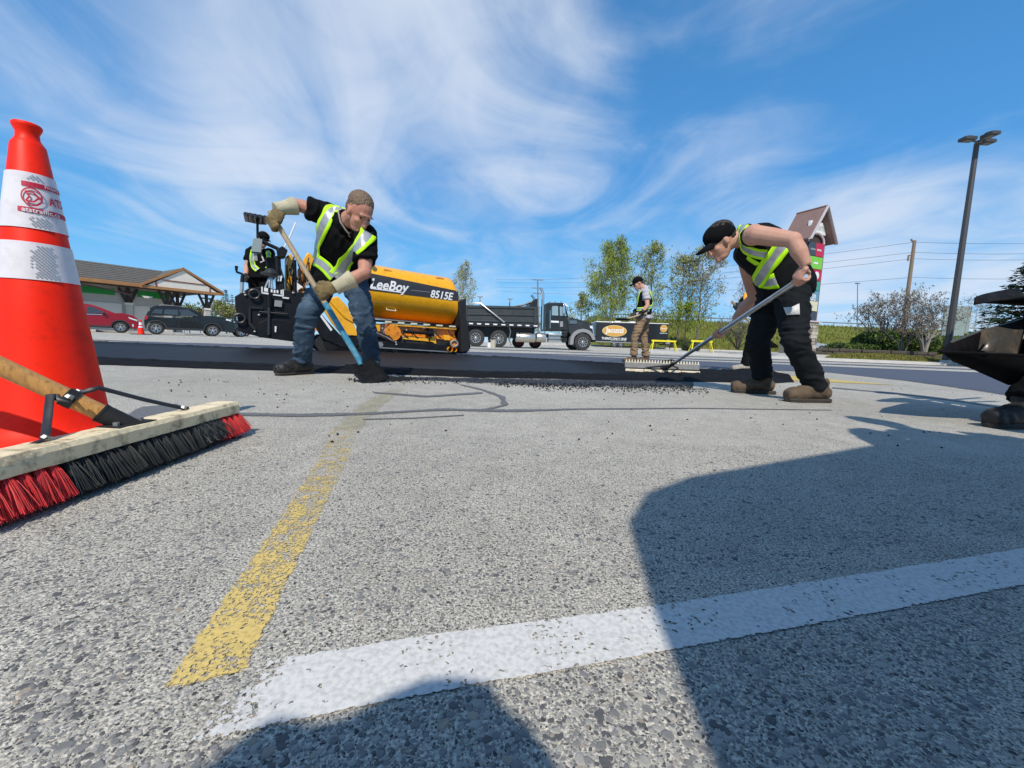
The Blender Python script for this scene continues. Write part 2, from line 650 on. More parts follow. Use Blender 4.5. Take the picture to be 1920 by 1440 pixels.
mat('logo_gold', (.62, .34, .07), .45, var=.14, vs=2)
mat('logo_rim', (.75, .55, .25), .45, var=.1)
mat('sawhorse_yellow', (.85, .72, .015), .5, var=.08)
mat('roof_shingle', (.125, .117, .104), .9, var=.25, vs=5, dirt=(.055, .06, .06), dscale=3, damt=.5, bump=.4, bs=30)
mat('wood_fascia', (.43, .205, .075), .65, var=.15, vs=3)
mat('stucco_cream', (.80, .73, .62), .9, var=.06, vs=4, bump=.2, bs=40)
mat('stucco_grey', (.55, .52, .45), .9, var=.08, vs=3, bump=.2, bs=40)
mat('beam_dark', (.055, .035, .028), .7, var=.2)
mat('trim_red', (.22, .06, .03), .6, var=.1)
mat('sign_green', (.015, .33, .05), .5, var=.08)
mat('sign_brown', (.16, .085, .075), .6, var=.15, vs=2)
mat('sign_roof', (.23, .14, .12), .7, var=.1, vs=2)
mat('sign_white', (.78, .78, .77), .5, var=.03)
mat('sign_slate', (.05, .065, .09), .5, var=.1)
mat('sign_crimson', (.52, .015, .07), .5, var=.1)
mat('sign_lime', (.2, .56, .06), .5, var=.1)
mat('sign_teal', (.05, .33, .22), .5, var=.1)
mat('sign_blue', (.12, .3, .42), .5, var=.1)
mat('sign_cream', (.68, .63, .45), .5, var=.06)
mat('letter_grey', (.36, .42, .38), .6, var=.05)
mat('sign_edge', (.55, .5, .5), .5, var=.05)
mat('stone_tan', (.36, .31, .25), .9, var=.25, vs=4, bump=.5, bs=14)
mat('stone_brown', (.2, .16, .125), .9, var=.25, vs=4, bump=.5, bs=14)
mat('stone_pale', (.5, .46, .40), .9, var=.2, vs=4, bump=.5, bs=14)
mat('mortar', (.16, .15, .13), .95, var=.15)
mat('wall_stone', (.085, .07, .058), .9, var=.3, vs=6, bump=.5, bs=10)
mat('lamp_post', (.07, .068, .07), .5, var=.12, metal=.3)
mat('lens_grey', (.12, .13, .13), .3, var=.1)
mat('pole_wood', (.23, .165, .115), .85, var=.2, vs=4, stretch=(8, 8, .6), bump=.4, bs=20)
mat('pole_far', (.2, .2, .2), .8, var=.1)
mat('wire', (.07, .075, .085), .6, var=.1)
mat('concrete', (.55, .53, .5), .85, var=.12, vs=6, dirt=(.35, .33, .3), dscale=3, damt=.5)
mat('bark_birch', (.48, .46, .42), .8, var=.2, vs=5, dirt=(.06, .055, .05), dscale=4, damt=.8)
mat('bark_grey', (.13, .115, .1), .9, var=.25, vs=8)
mat('bark_pale', (.30, .27, .235), .9, var=.2, vs=8)
mat('bark_dark', (.05, .042, .035), .9, var=.3, vs=8)
mat('leaf_spring', (.23, .30, .02), .6, var=.35, vs=.5, spec=.25)
mat('leaf_olive', (.21, .26, .05), .65, var=.35, vs=.5, spec=.25)
mat('leaf_catkin', (.30, .28, .14), .7, var=.3, vs=.5, spec=.2)
mat('bud_grey', (.21, .23, .19), .75, var=.3, vs=.8, spec=.2)
mat('bud_rust', (.22, .15, .11), .75, var=.3, vs=.8, spec=.2)
mat('leaf_hedge', (.05, .095, .02), .6, var=.4, vs=1.2, spec=.3)
mat('leaf_hedge_light', (.13, .18, .025), .6, var=.35, vs=1.2, spec=.3)
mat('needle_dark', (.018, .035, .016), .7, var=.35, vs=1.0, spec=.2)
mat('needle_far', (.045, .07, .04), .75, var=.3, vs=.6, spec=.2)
mat('brush_tan', (.2, .17, .1), .85, var=.3, vs=.6, spec=.1)
mat('grass_green', (.15, .175, .035), .9, var=.3, vs=3, spec=.1)
mat('grass_dry', (.24, .20, .07), .9, var=.3, vs=6, spec=.1)
mat('flower_pale', (.7, .68, .5), .7, var=.1)
mat('barrow_shaded', (.005, .005, .006), .85, spec=.18, var=.4, vs=6, metal=.4, dirt=(.02, .018, .016), dscale=6, damt=.5, bump=.3, bs=30)  # black steel, darkened further to stand in for shade over the tray
mat('barrow_inside', (.06, .058, .055), .9, spec=.15, var=.35, vs=7, metal=.3, dirt=(.3, .2, .12), dscale=5, damt=.6, bump=.3, bs=30)
mat('barrow_rim', (.14, .125, .105), .4, var=.2, metal=.5)
mat('phone_black', (.02, .02, .02), .3)
mat('pail_tan', (.5, .45, .35), .6, var=.1)


def asphalt_old():
    m = bpy.data.materials.new('asphalt_old')
    m.use_nodes = True
    t = m.node_tree
    L = t.links.new
    b = t.nodes['Principled BSDF']
    b.inputs['Roughness'].default_value = .86
    b.inputs['Specular IOR Level'].default_value = .3
    tc = N(t, 'ShaderNodeTexCoord')
    vec = tc.outputs['Object']
    wob = N(t, 'ShaderNodeTexNoise')
    wob.inputs['Scale'].default_value = 130; wob.inputs['Detail'].default_value = 3
    L(vec, wob.inputs['Vector'])
    sub = N(t, 'ShaderNodeVectorMath', operation='MULTIPLY_ADD')
    L(wob.outputs['Color'], sub.inputs[0]); sub.inputs[1].default_value = (.006, .006, .006)
    L(vec, sub.inputs[2])
    v2 = sub.outputs[0]

    def vor(scale):
        n = N(t, 'ShaderNodeTexVoronoi')
        n.voronoi_dimensions = '2D'
        n.inputs['Scale'].default_value = scale
        L(v2, n.inputs['Vector'])
        return n
    A, B = vor(235), vor(430)
    # binder
    big = N(t, 'ShaderNodeTexNoise'); big.inputs['Scale'].default_value = .55; big.inputs['Detail'].default_value = 7; big.inputs['Roughness'].default_value = .6
    L(vec, big.inputs['Vector'])
    mid = N(t, 'ShaderNodeTexNoise'); mid.inputs['Scale'].default_value = 9; mid.inputs['Detail'].default_value = 6; mid.inputs['Roughness'].default_value = .7
    L(vec, mid.inputs['Vector'])
    fine = N(t, 'ShaderNodeTexNoise'); fine.inputs['Scale'].default_value = 300; fine.inputs['Detail'].default_value = 5; fine.inputs['Roughness'].default_value = .6
    L(vec, fine.inputs['Vector'])
    ram = N(t, 'ShaderNodeValToRGB')
    ram.color_ramp.elements[0].position = .36; ram.color_ramp.elements[0].color = (.145, .138, .122, 1)
    ram.color_ramp.elements[1].position = .62; ram.color_ramp.elements[1].color = (.64, .595, .50, 1)
    L(fine.outputs['Fac'], ram.inputs[0])

    def stone(vn, thr, lo):
        s = N(t, 'ShaderNodeSeparateColor')
        L(vn.outputs['Color'], s.inputs[0])
        cr = N(t, 'ShaderNodeValToRGB')
        e = cr.color_ramp.elements
        cr.color_ramp.interpolation = 'CONSTANT'
        e[0].position = 0; e[0].color = (.058, .058, .06, 1)
        e[1].position = .2; e[1].color = (.122, .121, .119, 1)
        for p, c in ((.36, (.2, .2, .195)), (.52, (.3, .295, .28)), (.68, (.165, .164, .16)), (.78, (.40, .385, .35)), (.93, (.26, .22, .17)), (.96, (.55, .53, .5))):
            x = e.new(p); x.color = c + (1,)
        L(s.outputs[0], cr.inputs[0])
        # the stone's radius differs from cell to cell
        rad = N(t, 'ShaderNodeMapRange'); rad.inputs[3].default_value = lo; rad.inputs[4].default_value = .56
        L(s.outputs[1], rad.inputs[0])
        d = N(t, 'ShaderNodeMath', operation='SUBTRACT'); L(rad.outputs[0], d.inputs[0]); L(vn.outputs['Distance'], d.inputs[1])
        mk = N(t, 'ShaderNodeMapRange', interpolation_type='SMOOTHSTEP'); mk.inputs[1].default_value = 0; mk.inputs[2].default_value = .1
        L(d.outputs[0], mk.inputs[0])
        g = N(t, 'ShaderNodeMath', operation='GREATER_THAN'); L(s.outputs[2], g.inputs[0]); g.inputs[1].default_value = thr
        mm = N(t, 'ShaderNodeMath', operation='MULTIPLY'); L(mk.outputs[0], mm.inputs[0]); L(g.outputs[0], mm.inputs[1])
        return cr.outputs[0], mm.outputs[0]
    ca, ma = stone(A, .58, .06)
    cb, mb_ = stone(B, .38, .1)
    m1 = N(t, 'ShaderNodeMix', data_type='RGBA'); L(mb_, m1.inputs['Factor']); L(ram.outputs[0], m1.inputs['A']); L(cb, m1.inputs['B'])
    m2 = N(t, 'ShaderNodeMix', data_type='RGBA'); L(ma, m2.inputs['Factor']); L(m1.outputs['Result'], m2.inputs['A']); L(ca, m2.inputs['B'])
    # wear: broad lighter and darker areas
    w1 = N(t, 'ShaderNodeMapRange'); w1.inputs[1].default_value = .3; w1.inputs[2].default_value = .7; w1.inputs[3].default_value = .86; w1.inputs[4].default_value = 1.16
    L(big.outputs['Fac'], w1.inputs[0])
    w2 = N(t, 'ShaderNodeMapRange'); w2.inputs[1].default_value = .25; w2.inputs[2].default_value = .75; w2.inputs[3].default_value = .84; w2.inputs[4].default_value = 1.16
    L(mid.outputs['Fac'], w2.inputs[0])
    ww = N(t, 'ShaderNodeMath', operation='MULTIPLY'); L(w1.outputs[0], ww.inputs[0]); L(w2.outputs[0], ww.inputs[1])
    wv = N(t, 'ShaderNodeMath', operation='MULTIPLY'); L(ww.outputs[0], wv.inputs[0]); wv.inputs[1].default_value = ASPHALT_GAIN
    sc = N(t, 'ShaderNodeVectorMath', operation='SCALE'); L(m2.outputs['Result'], sc.inputs[0]); L(wv.outputs[0], sc.inputs['Scale'])
    L(sc.outputs[0], b.inputs['Base Color'])
    h1 = N(t, 'ShaderNodeMath', operation='MULTIPLY_ADD'); L(ma, h1.inputs[0]); h1.inputs[1].default_value = .0016; 
    h2 = N(t, 'ShaderNodeMath', operation='MULTIPLY'); L(fine.outputs['Fac'], h2.inputs[0]); h2.inputs[1].default_value = .0026
    L(h2.outputs[0], h1.inputs[2])
    h3 = N(t, 'ShaderNodeMath', operation='MULTIPLY_ADD'); L(mb_, h3.inputs[0]); h3.inputs[1].default_value = .0006; L(h1.outputs[0], h3.inputs[2])
    bp = N(t, 'ShaderNodeBump'); bp.inputs['Strength'].default_value = .8; bp.inputs['Distance'].default_value = 1.0
    L(h3.outputs[0], bp.inputs['Height']); L(bp.outputs[0], b.inputs['Normal'])
    MATS['asphalt_old'] = m


ASPHALT_GAIN = 1.18
asphalt_old()
mat('asphalt_fresh', (.021, .021, .024), .5, var=.3, vs=30, bump=.6, bs=160, spec=.5)
mat('asphalt_loose', (.011, .011, .013), .62, var=.4, vs=60, bump=1.0, bs=130, spec=.35)
mat('asphalt_rolled', (.075, .08, .092), .42, var=.2, vs=3, bump=.25, bs=120, spec=.6, stretch=(.5, 2.2, 1))
mat('crack_tar', (.10, .10, .102), .7, var=.2, vs=20)


def paint_mat(name, col, cover, edge=.35, f1=85, f2=9, w2=.55, bump=.5, chips=9.0):
    """worn road paint: an attribute 'edge' (0 at the rim, 1 inside) and noise decide where it still sticks"""
    m = bpy.data.materials.new(name)
    m.use_nodes = True
    t = m.node_tree
    L = t.links.new
    b = t.nodes['Principled BSDF']
    b.inputs['Roughness'].default_value = .7
    tc = N(t, 'ShaderNodeTexCoord')
    n1 = N(t, 'ShaderNodeTexNoise'); n1.inputs['Scale'].default_value = f1; n1.inputs['Detail'].default_value = 6; n1.inputs['Roughness'].default_value = .65
    L(tc.outputs['Object'], n1.inputs['Vector'])
    n2 = N(t, 'ShaderNodeTexNoise'); n2.inputs['Scale'].default_value = f2; n2.inputs['Detail'].default_value = 4
    L(tc.outputs['Object'], n2.inputs['Vector'])
    at_ = N(t, 'ShaderNodeAttribute', attribute_name='edge')
    s1 = N(t, 'ShaderNodeMath', operation='MULTIPLY_ADD'); L(n2.outputs['Fac'], s1.inputs[0]); s1.inputs[1].default_value = w2; L(n1.outputs['Fac'], s1.inputs[2])
    s2 = N(t, 'ShaderNodeMath', operation='MULTIPLY_ADD'); L(at_.outputs['Fac'], s2.inputs[0]); s2.inputs[1].default_value = edge; L(s1.outputs[0], s2.inputs[2])
    mr = N(t, 'ShaderNodeMapRange'); mr.inputs[1].default_value = cover; mr.inputs[2].default_value = cover + .05
    L(s2.outputs[0], mr.inputs[0])
    n4 = N(t, 'ShaderNodeTexVoronoi'); n4.voronoi_dimensions = '2D'; n4.inputs['Scale'].default_value = 240
    dw = N(t, 'ShaderNodeTexNoise'); dw.inputs['Scale'].default_value = 210; dw.inputs['Detail'].default_value = 4; L(tc.outputs['Object'], dw.inputs['Vector'])
    dv = N(t, 'ShaderNodeVectorMath', operation='MULTIPLY_ADD'); L(dw.outputs['Color'], dv.inputs[0]); dv.inputs[1].default_value = (.012, .012, 0); L(tc.outputs['Object'], dv.inputs[2]); L(dv.outputs[0], n4.inputs['Vector'])
    n5 = N(t, 'ShaderNodeTexNoise'); n5.inputs['Scale'].default_value = 14; n5.inputs['Detail'].default_value = 5
    L(tc.outputs['Object'], n5.inputs['Vector'])
    sc4 = N(t, 'ShaderNodeSeparateColor'); L(n4.outputs['Color'], sc4.inputs[0])
    g4 = N(t, 'ShaderNodeMath', operation='MULTIPLY_ADD'); L(n5.outputs['Fac'], g4.inputs[0]); g4.inputs[1].default_value = 1.1; L(sc4.outputs[0], g4.inputs[2])
    h4 = N(t, 'ShaderNodeMapRange'); h4.inputs[1].default_value = chips; h4.inputs[2].default_value = chips + .04; h4.inputs[3].default_value = 1; h4.inputs[4].default_value = 0
    L(g4.outputs[0], h4.inputs[0])
    near_c = N(t, 'ShaderNodeMath', operation='GREATER_THAN'); L(n4.outputs['Distance'], near_c.inputs[0]); near_c.inputs[1].default_value = .42
    keep = N(t, 'ShaderNodeMath', operation='MAXIMUM'); L(h4.outputs[0], keep.inputs[0]); L(near_c.outputs[0], keep.inputs[1])
    mm4 = N(t, 'ShaderNodeMath', operation='MULTIPLY'); L(mr.outputs[0], mm4.inputs[0]); L(keep.outputs[0], mm4.inputs[1])
    mr = mm4
    tr = N(t, 'ShaderNodeBsdfTransparent')
    mx = N(t, 'ShaderNodeMixShader')
    L(mr.outputs[0], mx.inputs[0]); L(tr.outputs[0], mx.inputs[1]); L(b.outputs[0], mx.inputs[2])
    out = [n for n in t.nodes if n.type == 'OUTPUT_MATERIAL'][0]
    L(mx.outputs[0], out.inputs['Surface'])
    c = N(t, 'ShaderNodeMix', data_type='RGBA'); c.inputs['A'].default_value = tuple(x * .74 for x in col) + (1,); c.inputs['B'].default_value = tuple(col) + (1,)
    n3 = N(t, 'ShaderNodeTexNoise'); n3.inputs['Scale'].default_value = 190; n3.inputs['Detail'].default_value = 4
    L(tc.outputs['Object'], n3.inputs['Vector'])
    q = N(t, 'ShaderNodeMapRange'); q.inputs[1].default_value = .3; q.inputs[2].default_value = .6; L(n3.outputs['Fac'], q.inputs[0])
    L(q.outputs[0], c.inputs['Factor']); L(c.outputs['Result'], b.inputs['Base Color'])
    bp = N(t, 'ShaderNodeBump'); bp.inputs['Strength'].default_value = bump; bp.inputs['Distance'].default_value = .002
    L(n3.outputs['Fac'], bp.inputs['Height']); L(bp.outputs[0], b.inputs['Normal'])
    MATS[name] = m


paint_mat('paint_white', (.68, .665, .63), .765, edge=.34, f1=170, f2=24, w2=.5, bump=.25, chips=1.46)
paint_mat('paint_yellow', (.72, .53, .17), .865, edge=.22, f1=250, f2=34, w2=.55, bump=.2, chips=1.2)
paint_mat('paint_yellow_faint', (.46, .42, .29), .84, edge=.2, f1=260, f2=20, w2=.4, bump=.1)
paint_mat('paint_yellow_far', (.62, .46, .12), .78, edge=.3)
paint_mat('smear_sheet', (.03, .03, .032), .86, edge=.32, f1=60, f2=7)
paint_mat('tar_sheet', (.15, .15, .152), .86, edge=.5)
paint_mat('damp_sheen_sheet', (.085, .095, .125), .74, edge=.75)  # bluish sky reflection mixed into the dark asphalt colour


# ------------------------------------------------------------------ ground
def sstep(a, b, x):
    k = min(1, max(0, (x - a) / (b - a)))
    return k * k * (3 - 2 * k)


def gz(x, y):
    k = sstep(-6, 5, x) * max(0.0, min(y, 95) - 27) * .021
    return k


def axis_steps(lo, hi, mids, n):
    return sorted(set(mids))


xs = [-420, -250, -150, -90, -60] + [x * 2.0 for x in range(-22, 41)] + [90, 120, 170, 260, 420]
ys = [-60, -30, -14, -8, -4, -2] + [y * .5 for y in range(-2, 13)] + [y * 1.0 for y in range(7, 60)] + [65, 75, 85, 95, 110, 140, 200, 320, 600]
g = MB()
for y in ys:
    for x in xs:
        g.v.append(V((x, y, gz(x, y))))
nx = len(xs)
for j in range(len(ys) - 1):
    for i in range(nx - 1):
        g.f.append((j * nx + i, j * nx + i + 1, (j + 1) * nx + i + 1, (j + 1) * nx + i)); g.m.append(0)
tag(g.build('parking_lot_ground', 'asphalt_old', smooth=True, ang=80), kind='structure')


def sheet(name, left, right, m, z, cross=10, sub=8, edge_w=.5, fade0=0.0, fade1=0.0, jit=0.0, kind='structure'):
    """a thin sheet between two edge polylines, with an 'edge' attribute that is 0 along its rim"""
    P, E = [], []
    nseg = (len(left) - 1) * sub
    for k in range(nseg + 1):
        t = k / sub
        i = min(int(t), len(left) - 2); f = t - i
        a = V(left[i]).lerp(V(left[i + 1]), f); b = V(right[i]).lerp(V(right[i + 1]), f)
        for c in range(cross + 1):
            s = c / cross
            p = a.lerp(b, s)
            if jit and c in (0, cross):
                p += (b - a).normalized() * jit * noise.noise(V((t * 2.7, c, 1.3))) * (1 if c else -1)
            P.append((p.x, p.y, z + gz(p.x, p.y)))
            e = min(1, min(s, 1 - s) / max(1e-6, edge_w * .5))
            if fade0:
                e *= min(1, (k / nseg) / fade0)
            if fade1:
                e *= min(1, (1 - k / nseg) / fade1)
            E.append(e)
    F = []
    w = cross + 1
    for k in range(nseg):
        for c in range(cross):
            F.append((k * w + c, k * w + c + 1, (k + 1) * w + c + 1, (k + 1) * w + c))
    me = bpy.data.meshes.new(name)
    me.from_pydata(P, [], F)
    me.materials.append(MATS[m])
    a_ = me.attributes.new('edge', 'FLOAT', 'POINT')
    a_.data.foreach_set('value', E)
    o = link(name, me)
    tag(o, kind=kind)
    return o


def G2(px, py):
    p = gr(px, py)
    return (p.x, p.y, 0)


# white stall line, yellow stall line and its faded end
sheet('white_parking_line', [G2(352, 1398), G2(700, 1322), G2(1290, 1215), G2(1700, 1140), G2(1980, 1087), G2(2300, 1020)],
      [G2(478, 1243), G2(760, 1198), G2(1240, 1135), G2(1640, 1073), G2(1980, 1018), G2(2300, 966)], 'paint_white', .0014, cross=18, sub=24, edge_w=.12, fade0=.13)
sheet('yellow_parking_line', [G2(300, 1298), G2(405, 1140), G2(515, 985), G2(590, 870), G2(622, 800)],
      [G2(462, 1262), G2(520, 1140), G2(592, 985), G2(650, 870), G2(676, 800)], 'paint_yellow', .0010, cross=14, sub=14, edge_w=.05, fade0=.01, fade1=.85)
sheet('faded_parking_line', [G2(618, 806), G2(668, 760), G2(735, 722)], [G2(680, 806), G2(722, 760), G2(775, 722)], 'paint_yellow_faint', .0008, cross=10, sub=14, edge_w=.5, fade1=.3)
sheet('far_yellow_line', [(2.55, 5.9, 0), (2.85, 4.75, 0)], [(3.75, 5.9, 0), (4.35, 4.62, 0)], 'paint_yellow_far', .0035, cross=14, sub=14, edge_w=.2)
# sealed cracks
sheet('crack_seal', [G2(440, 774), G2(560, 776), G2(690, 774), G2(830, 766), G2(960, 768), G2(1090, 766), G2(1300, 765), G2(1560, 769)],
      [G2(440, 781), G2(560, 783), G2(690, 779), G2(830, 771), G2(960, 774), G2(1090, 769), G2(1300, 767), G2(1560, 770)], 'tar_sheet', .0025, cross=6, sub=14, edge_w=1, jit=.012)
sheet('crack_seal', [G2(860, 722), G2(900, 732), G2(935, 745), G2(940, 760), G2(900, 768)], [G2(866, 721), G2(910, 731), G2(946, 744), G2(955, 760), G2(915, 771)], 'tar_sheet', .003, cross=6, sub=14, edge_w=1, jit=.01)
sheet('crack_seal', [G2(1560, 726), G2(1690, 738), G2(1800, 752), G2(1890, 766)], [G2(1560, 729), G2(1690, 740), G2(1800, 754), G2(1890, 768)], 'tar_sheet', .003, cross=6, sub=14, edge_w=1, jit=.01)
sheet('tar_patch', [G2(215, 790), G2(262, 764), G2(330, 758)], [G2(300, 792), G2(330, 779), G2(345, 764)], 'tar_sheet', .003, cross=10, sub=10, edge_w=.3)
sheet('crack_seal', [G2(680, 786), G2(770, 784), G2(870, 778)], [G2(680, 788), G2(770, 786), G2(870, 780)], 'tar_sheet', .0025, cross=6, sub=14, edge_w=1, jit=.008)
# older rolled lane on the far side, damp streaks; both with painted sky sheen
sheet('rolled_asphalt_lane', [(4.2, 3.1, 0), (4.74, 4.1, 0), (5.3, 5.5, 0), (5.6, 7.3, 0), (2.5, 7.0, 0), (-2, 7.6, 0), (-9, 8.6, 0)],
      [(26, 3.3, 0), (26, 5.0, 0), (24, 8.0, 0), (20, 10.6, 0), (8, 11.4, 0), (-1, 12.2, 0), (-8, 10.6, 0)], 'damp_sheen_sheet', .004, cross=20, sub=10, edge_w=.12)
sheet('damp_streak', [(-16, 9.2, 0), (-6, 9.6, 0), (3, 12.9, 0), (14, 13.6, 0), (24, 13.8, 0)], [(-16, 9.8, 0), (-6, 10.0, 0), (3, 14.2, 0), (14, 15.2, 0), (24, 15.4, 0)], 'damp_sheen_sheet', .005, cross=10, sub=12, edge_w=.8)
sheet('damp_streak', [(-4, 16.5, 0), (6, 17.5, 0), (14, 18.8, 0), (22, 19.5, 0)], [(-4, 17.8, 0), (6, 19.4, 0), (14, 20.6, 0), (22, 21.2, 0)], 'damp_sheen_sheet', .005, cross=10, sub=12, edge_w=.9)
sheet('tyre_scuff', [G2(700, 735), G2(800, 742), G2(905, 735)], [G2(700, 738), G2(800, 746), G2(905, 739)], 'tar_sheet', .0028, cross=6, sub=12, edge_w=1)


# the new mat of hot asphalt: a raised slab with a loose, crumbling edge
def new_mat():
    near = [(-16, 3.05), (-9, 3.2), (-3.4, 3.36), (-1.5, 3.42), (-.1, 3.58), (.6, 3.72), (1.3, 3.9), (2.0, 4.02), (2.6, 4.15), (3.0, 4.42)]
    far = [(-16, 7.6), (-9, 7.3), (-3.4, 6.9), (-1.5, 7.4), (-.1, 7.5), (.6, 7.2), (1.3, 6.6), (2.0, 6.1), (2.6, 5.2), (3.1, 4.62)]
    vs, fs, lo = [], [], []
    nu, nv = 300, 70
    for i in range(nu + 1):
        x = -16 + (19.05) * (i / nu) ** .55
        def ev(pl):
            for k in range(len(pl) - 1):
                if pl[k][0] <= x <= pl[k + 1][0]:
                    f = (x - pl[k][0]) / (pl[k + 1][0] - pl[k][0])
                    return pl[k][1] + f * (pl[k + 1][1] - pl[k][1])
            return pl[-1][1]
        a = ev(near) + .05 * noise.noise(V((x * 1.7, 0, 0))) + .022 * noise.noise(V((x * 9, 3, 0)))
        b = ev(far) + .09 * noise.noise(V((x * 1.1, 9, 0))) + .03 * noise.noise(V((x * 7, 5, 0)))
        for j in range(nv + 1):
            t = j / nv
            s = t ** 1.8
            y = a + (b - a) * s
            e = min(1, (y - a) / .10, (b - y) / .10)
            rough_zone = 1 - sstep(.22, .5, y - a)
            if x > .7:
                rough_zone = max(rough_zone, sstep(.7, 1.3, x))
            fr = 1 - sstep(.08, .25, b - y)
            k = max(rough_zone, fr)
            h = .030 * (max(0, e) ** .6)
            h += e * k * (.014 * noise.noise(V((x * 22, y * 22, 0))) + .009 * noise.noise(V((x * 60, y * 60, 4))) + .012)
            h += e * .004 * noise.noise(V((x * 2, y * 2, 7)))
            ridge = math.exp(-((y - (b - .15)) / .14) ** 2) * .03
            h += ridge * e
            h += .10 * math.exp(-(((x - 2.22) / .17) ** 2 + ((y - 5.75) / .25) ** 2)) * e
            h += .05 * math.exp(-(((x - 2.7) / .45) ** 2 + ((y - 4.75) / .25) ** 2)) * e
            vs.append((x, y, max(.002, h)))
            lo.append(k)
    w = nv + 1
    for i in range(nu):
        for j in range(nv):
            fs.append((i * w + j, (i + 1) * w + j, (i + 1) * w + j + 1, i * w + j + 1))
    me = bpy.data.meshes.new('fresh_asphalt')
    me.from_pydata(vs, [], fs)
    a_ = me.attributes.new('loose', 'FLOAT', 'POINT')
    a_.data.foreach_set('value', lo)
    # blend of rolled and loose mix
    m = bpy.data.materials.new('asphalt_new')
    m.use_nodes = True
    t = m.node_tree
    L = t.links.new
    b = t.nodes['Principled BSDF']
    tc = N(t, 'ShaderNodeTexCoord')
    at_ = N(t, 'ShaderNodeAttribute', attribute_name='loose')
    n1 = N(t, 'ShaderNodeTexNoise'); n1.inputs['Scale'].default_value = 170; n1.inputs['Detail'].default_value = 4
    L(tc.outputs['Object'], n1.inputs['Vector'])
    n2 = N(t, 'ShaderNodeTexNoise'); n2.inputs['Scale'].default_value = 1.2; n2.inputs['Detail'].default_value = 5
    mp = N(t, 'ShaderNodeMapping'); mp.inputs['Scale'].default_value = (.35, 2.5, 1); L(tc.outputs['Object'], mp.inputs[0]); L(mp.outputs[0], n2.inputs['Vector'])
    b.inputs['Specular IOR Level'].default_value = .2
    cr = N(t, 'ShaderNodeMix', data_type='RGBA'); cr.inputs['A'].default_value = (.006, .006, .008, 1); cr.inputs['B'].default_value = (.017, .0175, .021, 1)
    L(n2.outputs['Fac'], cr.inputs['Factor'])
    c2 = N(t, 'ShaderNodeMix', data_type='RGBA'); L(at_.outputs['Fac'], c2.inputs['Factor']); L(cr.outputs['Result'], c2.inputs['A']); c2.inputs['B'].default_value = (.006, .006, .0075, 1)
    L(c2.outputs['Result'], b.inputs['Base Color'])
    rg = N(t, 'ShaderNodeMapRange'); rg.inputs[3].default_value = .58; rg.inputs[4].default_value = .8; L(at_.outputs['Fac'], rg.inputs[0]); L(rg.outputs[0], b.inputs['Roughness'])
    bp = N(t, 'ShaderNodeBump'); bp.inputs['Distance'].default_value = .006; L(n1.outputs['Fac'], bp.inputs['Height'])
    bs = N(t, 'ShaderNodeMapRange'); bs.inputs[3].default_value = .5; bs.inputs[4].default_value = 1.0; L(at_.outputs['Fac'], bs.inputs[0]); L(bs.outputs[0], bp.inputs['Strength'])
    L(bp.outputs[0], b.inputs['Normal'])
    me.materials.append(m)
    me.polygons.foreach_set('use_smooth', [True] * len(me.polygons))
    tag(link('fresh_asphalt_road', me), kind='structure')


new_mat()


# loose lumps of hot mix along the edge, and stones standing out of the old surface
def lump(mb, c, r, mi=0):
    a = [rnd.uniform(.7, 1.25) for _ in range(6)]
    d = [V((1, 0, 0)), V((-1, 0, 0)), V((0, 1, 0)), V((0, -1, 0)), V((0, 0, .9)), V((0, 0, -.5))]
    th = rnd.random() * 6.28
    rot = Matrix.Rotation(th, 3, 'Z')
    vs = [V(c) + rot @ d[i] * r * a[i] for i in range(6)]
    mb.add(vs, [(0, 2, 4), (2, 1, 4), (1, 3, 4), (3, 0, 4), (2, 0, 5), (1, 2, 5), (3, 1, 5), (0, 3, 5)], mi)


sheet('asphalt_smear', [G2(690, 714), G2(800, 715), G2(930, 721), G2(1100, 727), G2(1300, 729)], [G2(690, 706), G2(800, 706), G2(930, 709), G2(1100, 710), G2(1300, 712)], 'smear_sheet', .0022, cross=8, sub=14, edge_w=.8)
mb = MB()
for k in range(1500):
    px = rnd.uniform(690, 1330)
    base = 704 + (px - 700) * .018 + 10 * (px > 1000)
    py = base + abs(rnd.gauss(0, 5)) + 3
    p = gr(px, py)
    lump(mb, (p.x, p.y, .002), rnd.uniform(.0025, .0075))
for k in range(170):
    px = rnd.uniform(250, 1900); py = 700 + (rnd.random() ** 2) * 130 + abs(px - 960) * .02
    p = gr(px, py)
    lump(mb, (p.x, p.y, .002), rnd.uniform(.0025, .0065))
for k in range(500):
    px = rnd.gauss(725, 26); py = rnd.gauss(712, 2.2)
    p = gr(px, py)
    lump(mb, (p.x, p.y, .006), rnd.uniform(.004, .012))
for k in range(520):
    px = rnd.uniform(930, 1300); py = rnd.gauss(721 + (px - 930) * .012, 2.4)
    p = gr(px, py)
    lump(mb, (p.x, p.y, .006), rnd.uniform(.003, .0095))
tag(mb.build('asphalt_crumbs', 'asphalt_loose', smooth=False), kind='stuff')

mat('stone_a', (.10, .098, .097), .6, var=.25, vs=60)
mat('stone_b', (.20, .195, .186), .65, var=.25, vs=60)
mat('stone_c', (.34, .325, .29), .7, var=.2, vs=60)
mat('stone_d', (.33, .28, .22), .65, var=.25, vs=60)
WL = [(G2(300, 1440), G2(2300, 1080)), (G2(340, 1230), G2(2300, 955))]


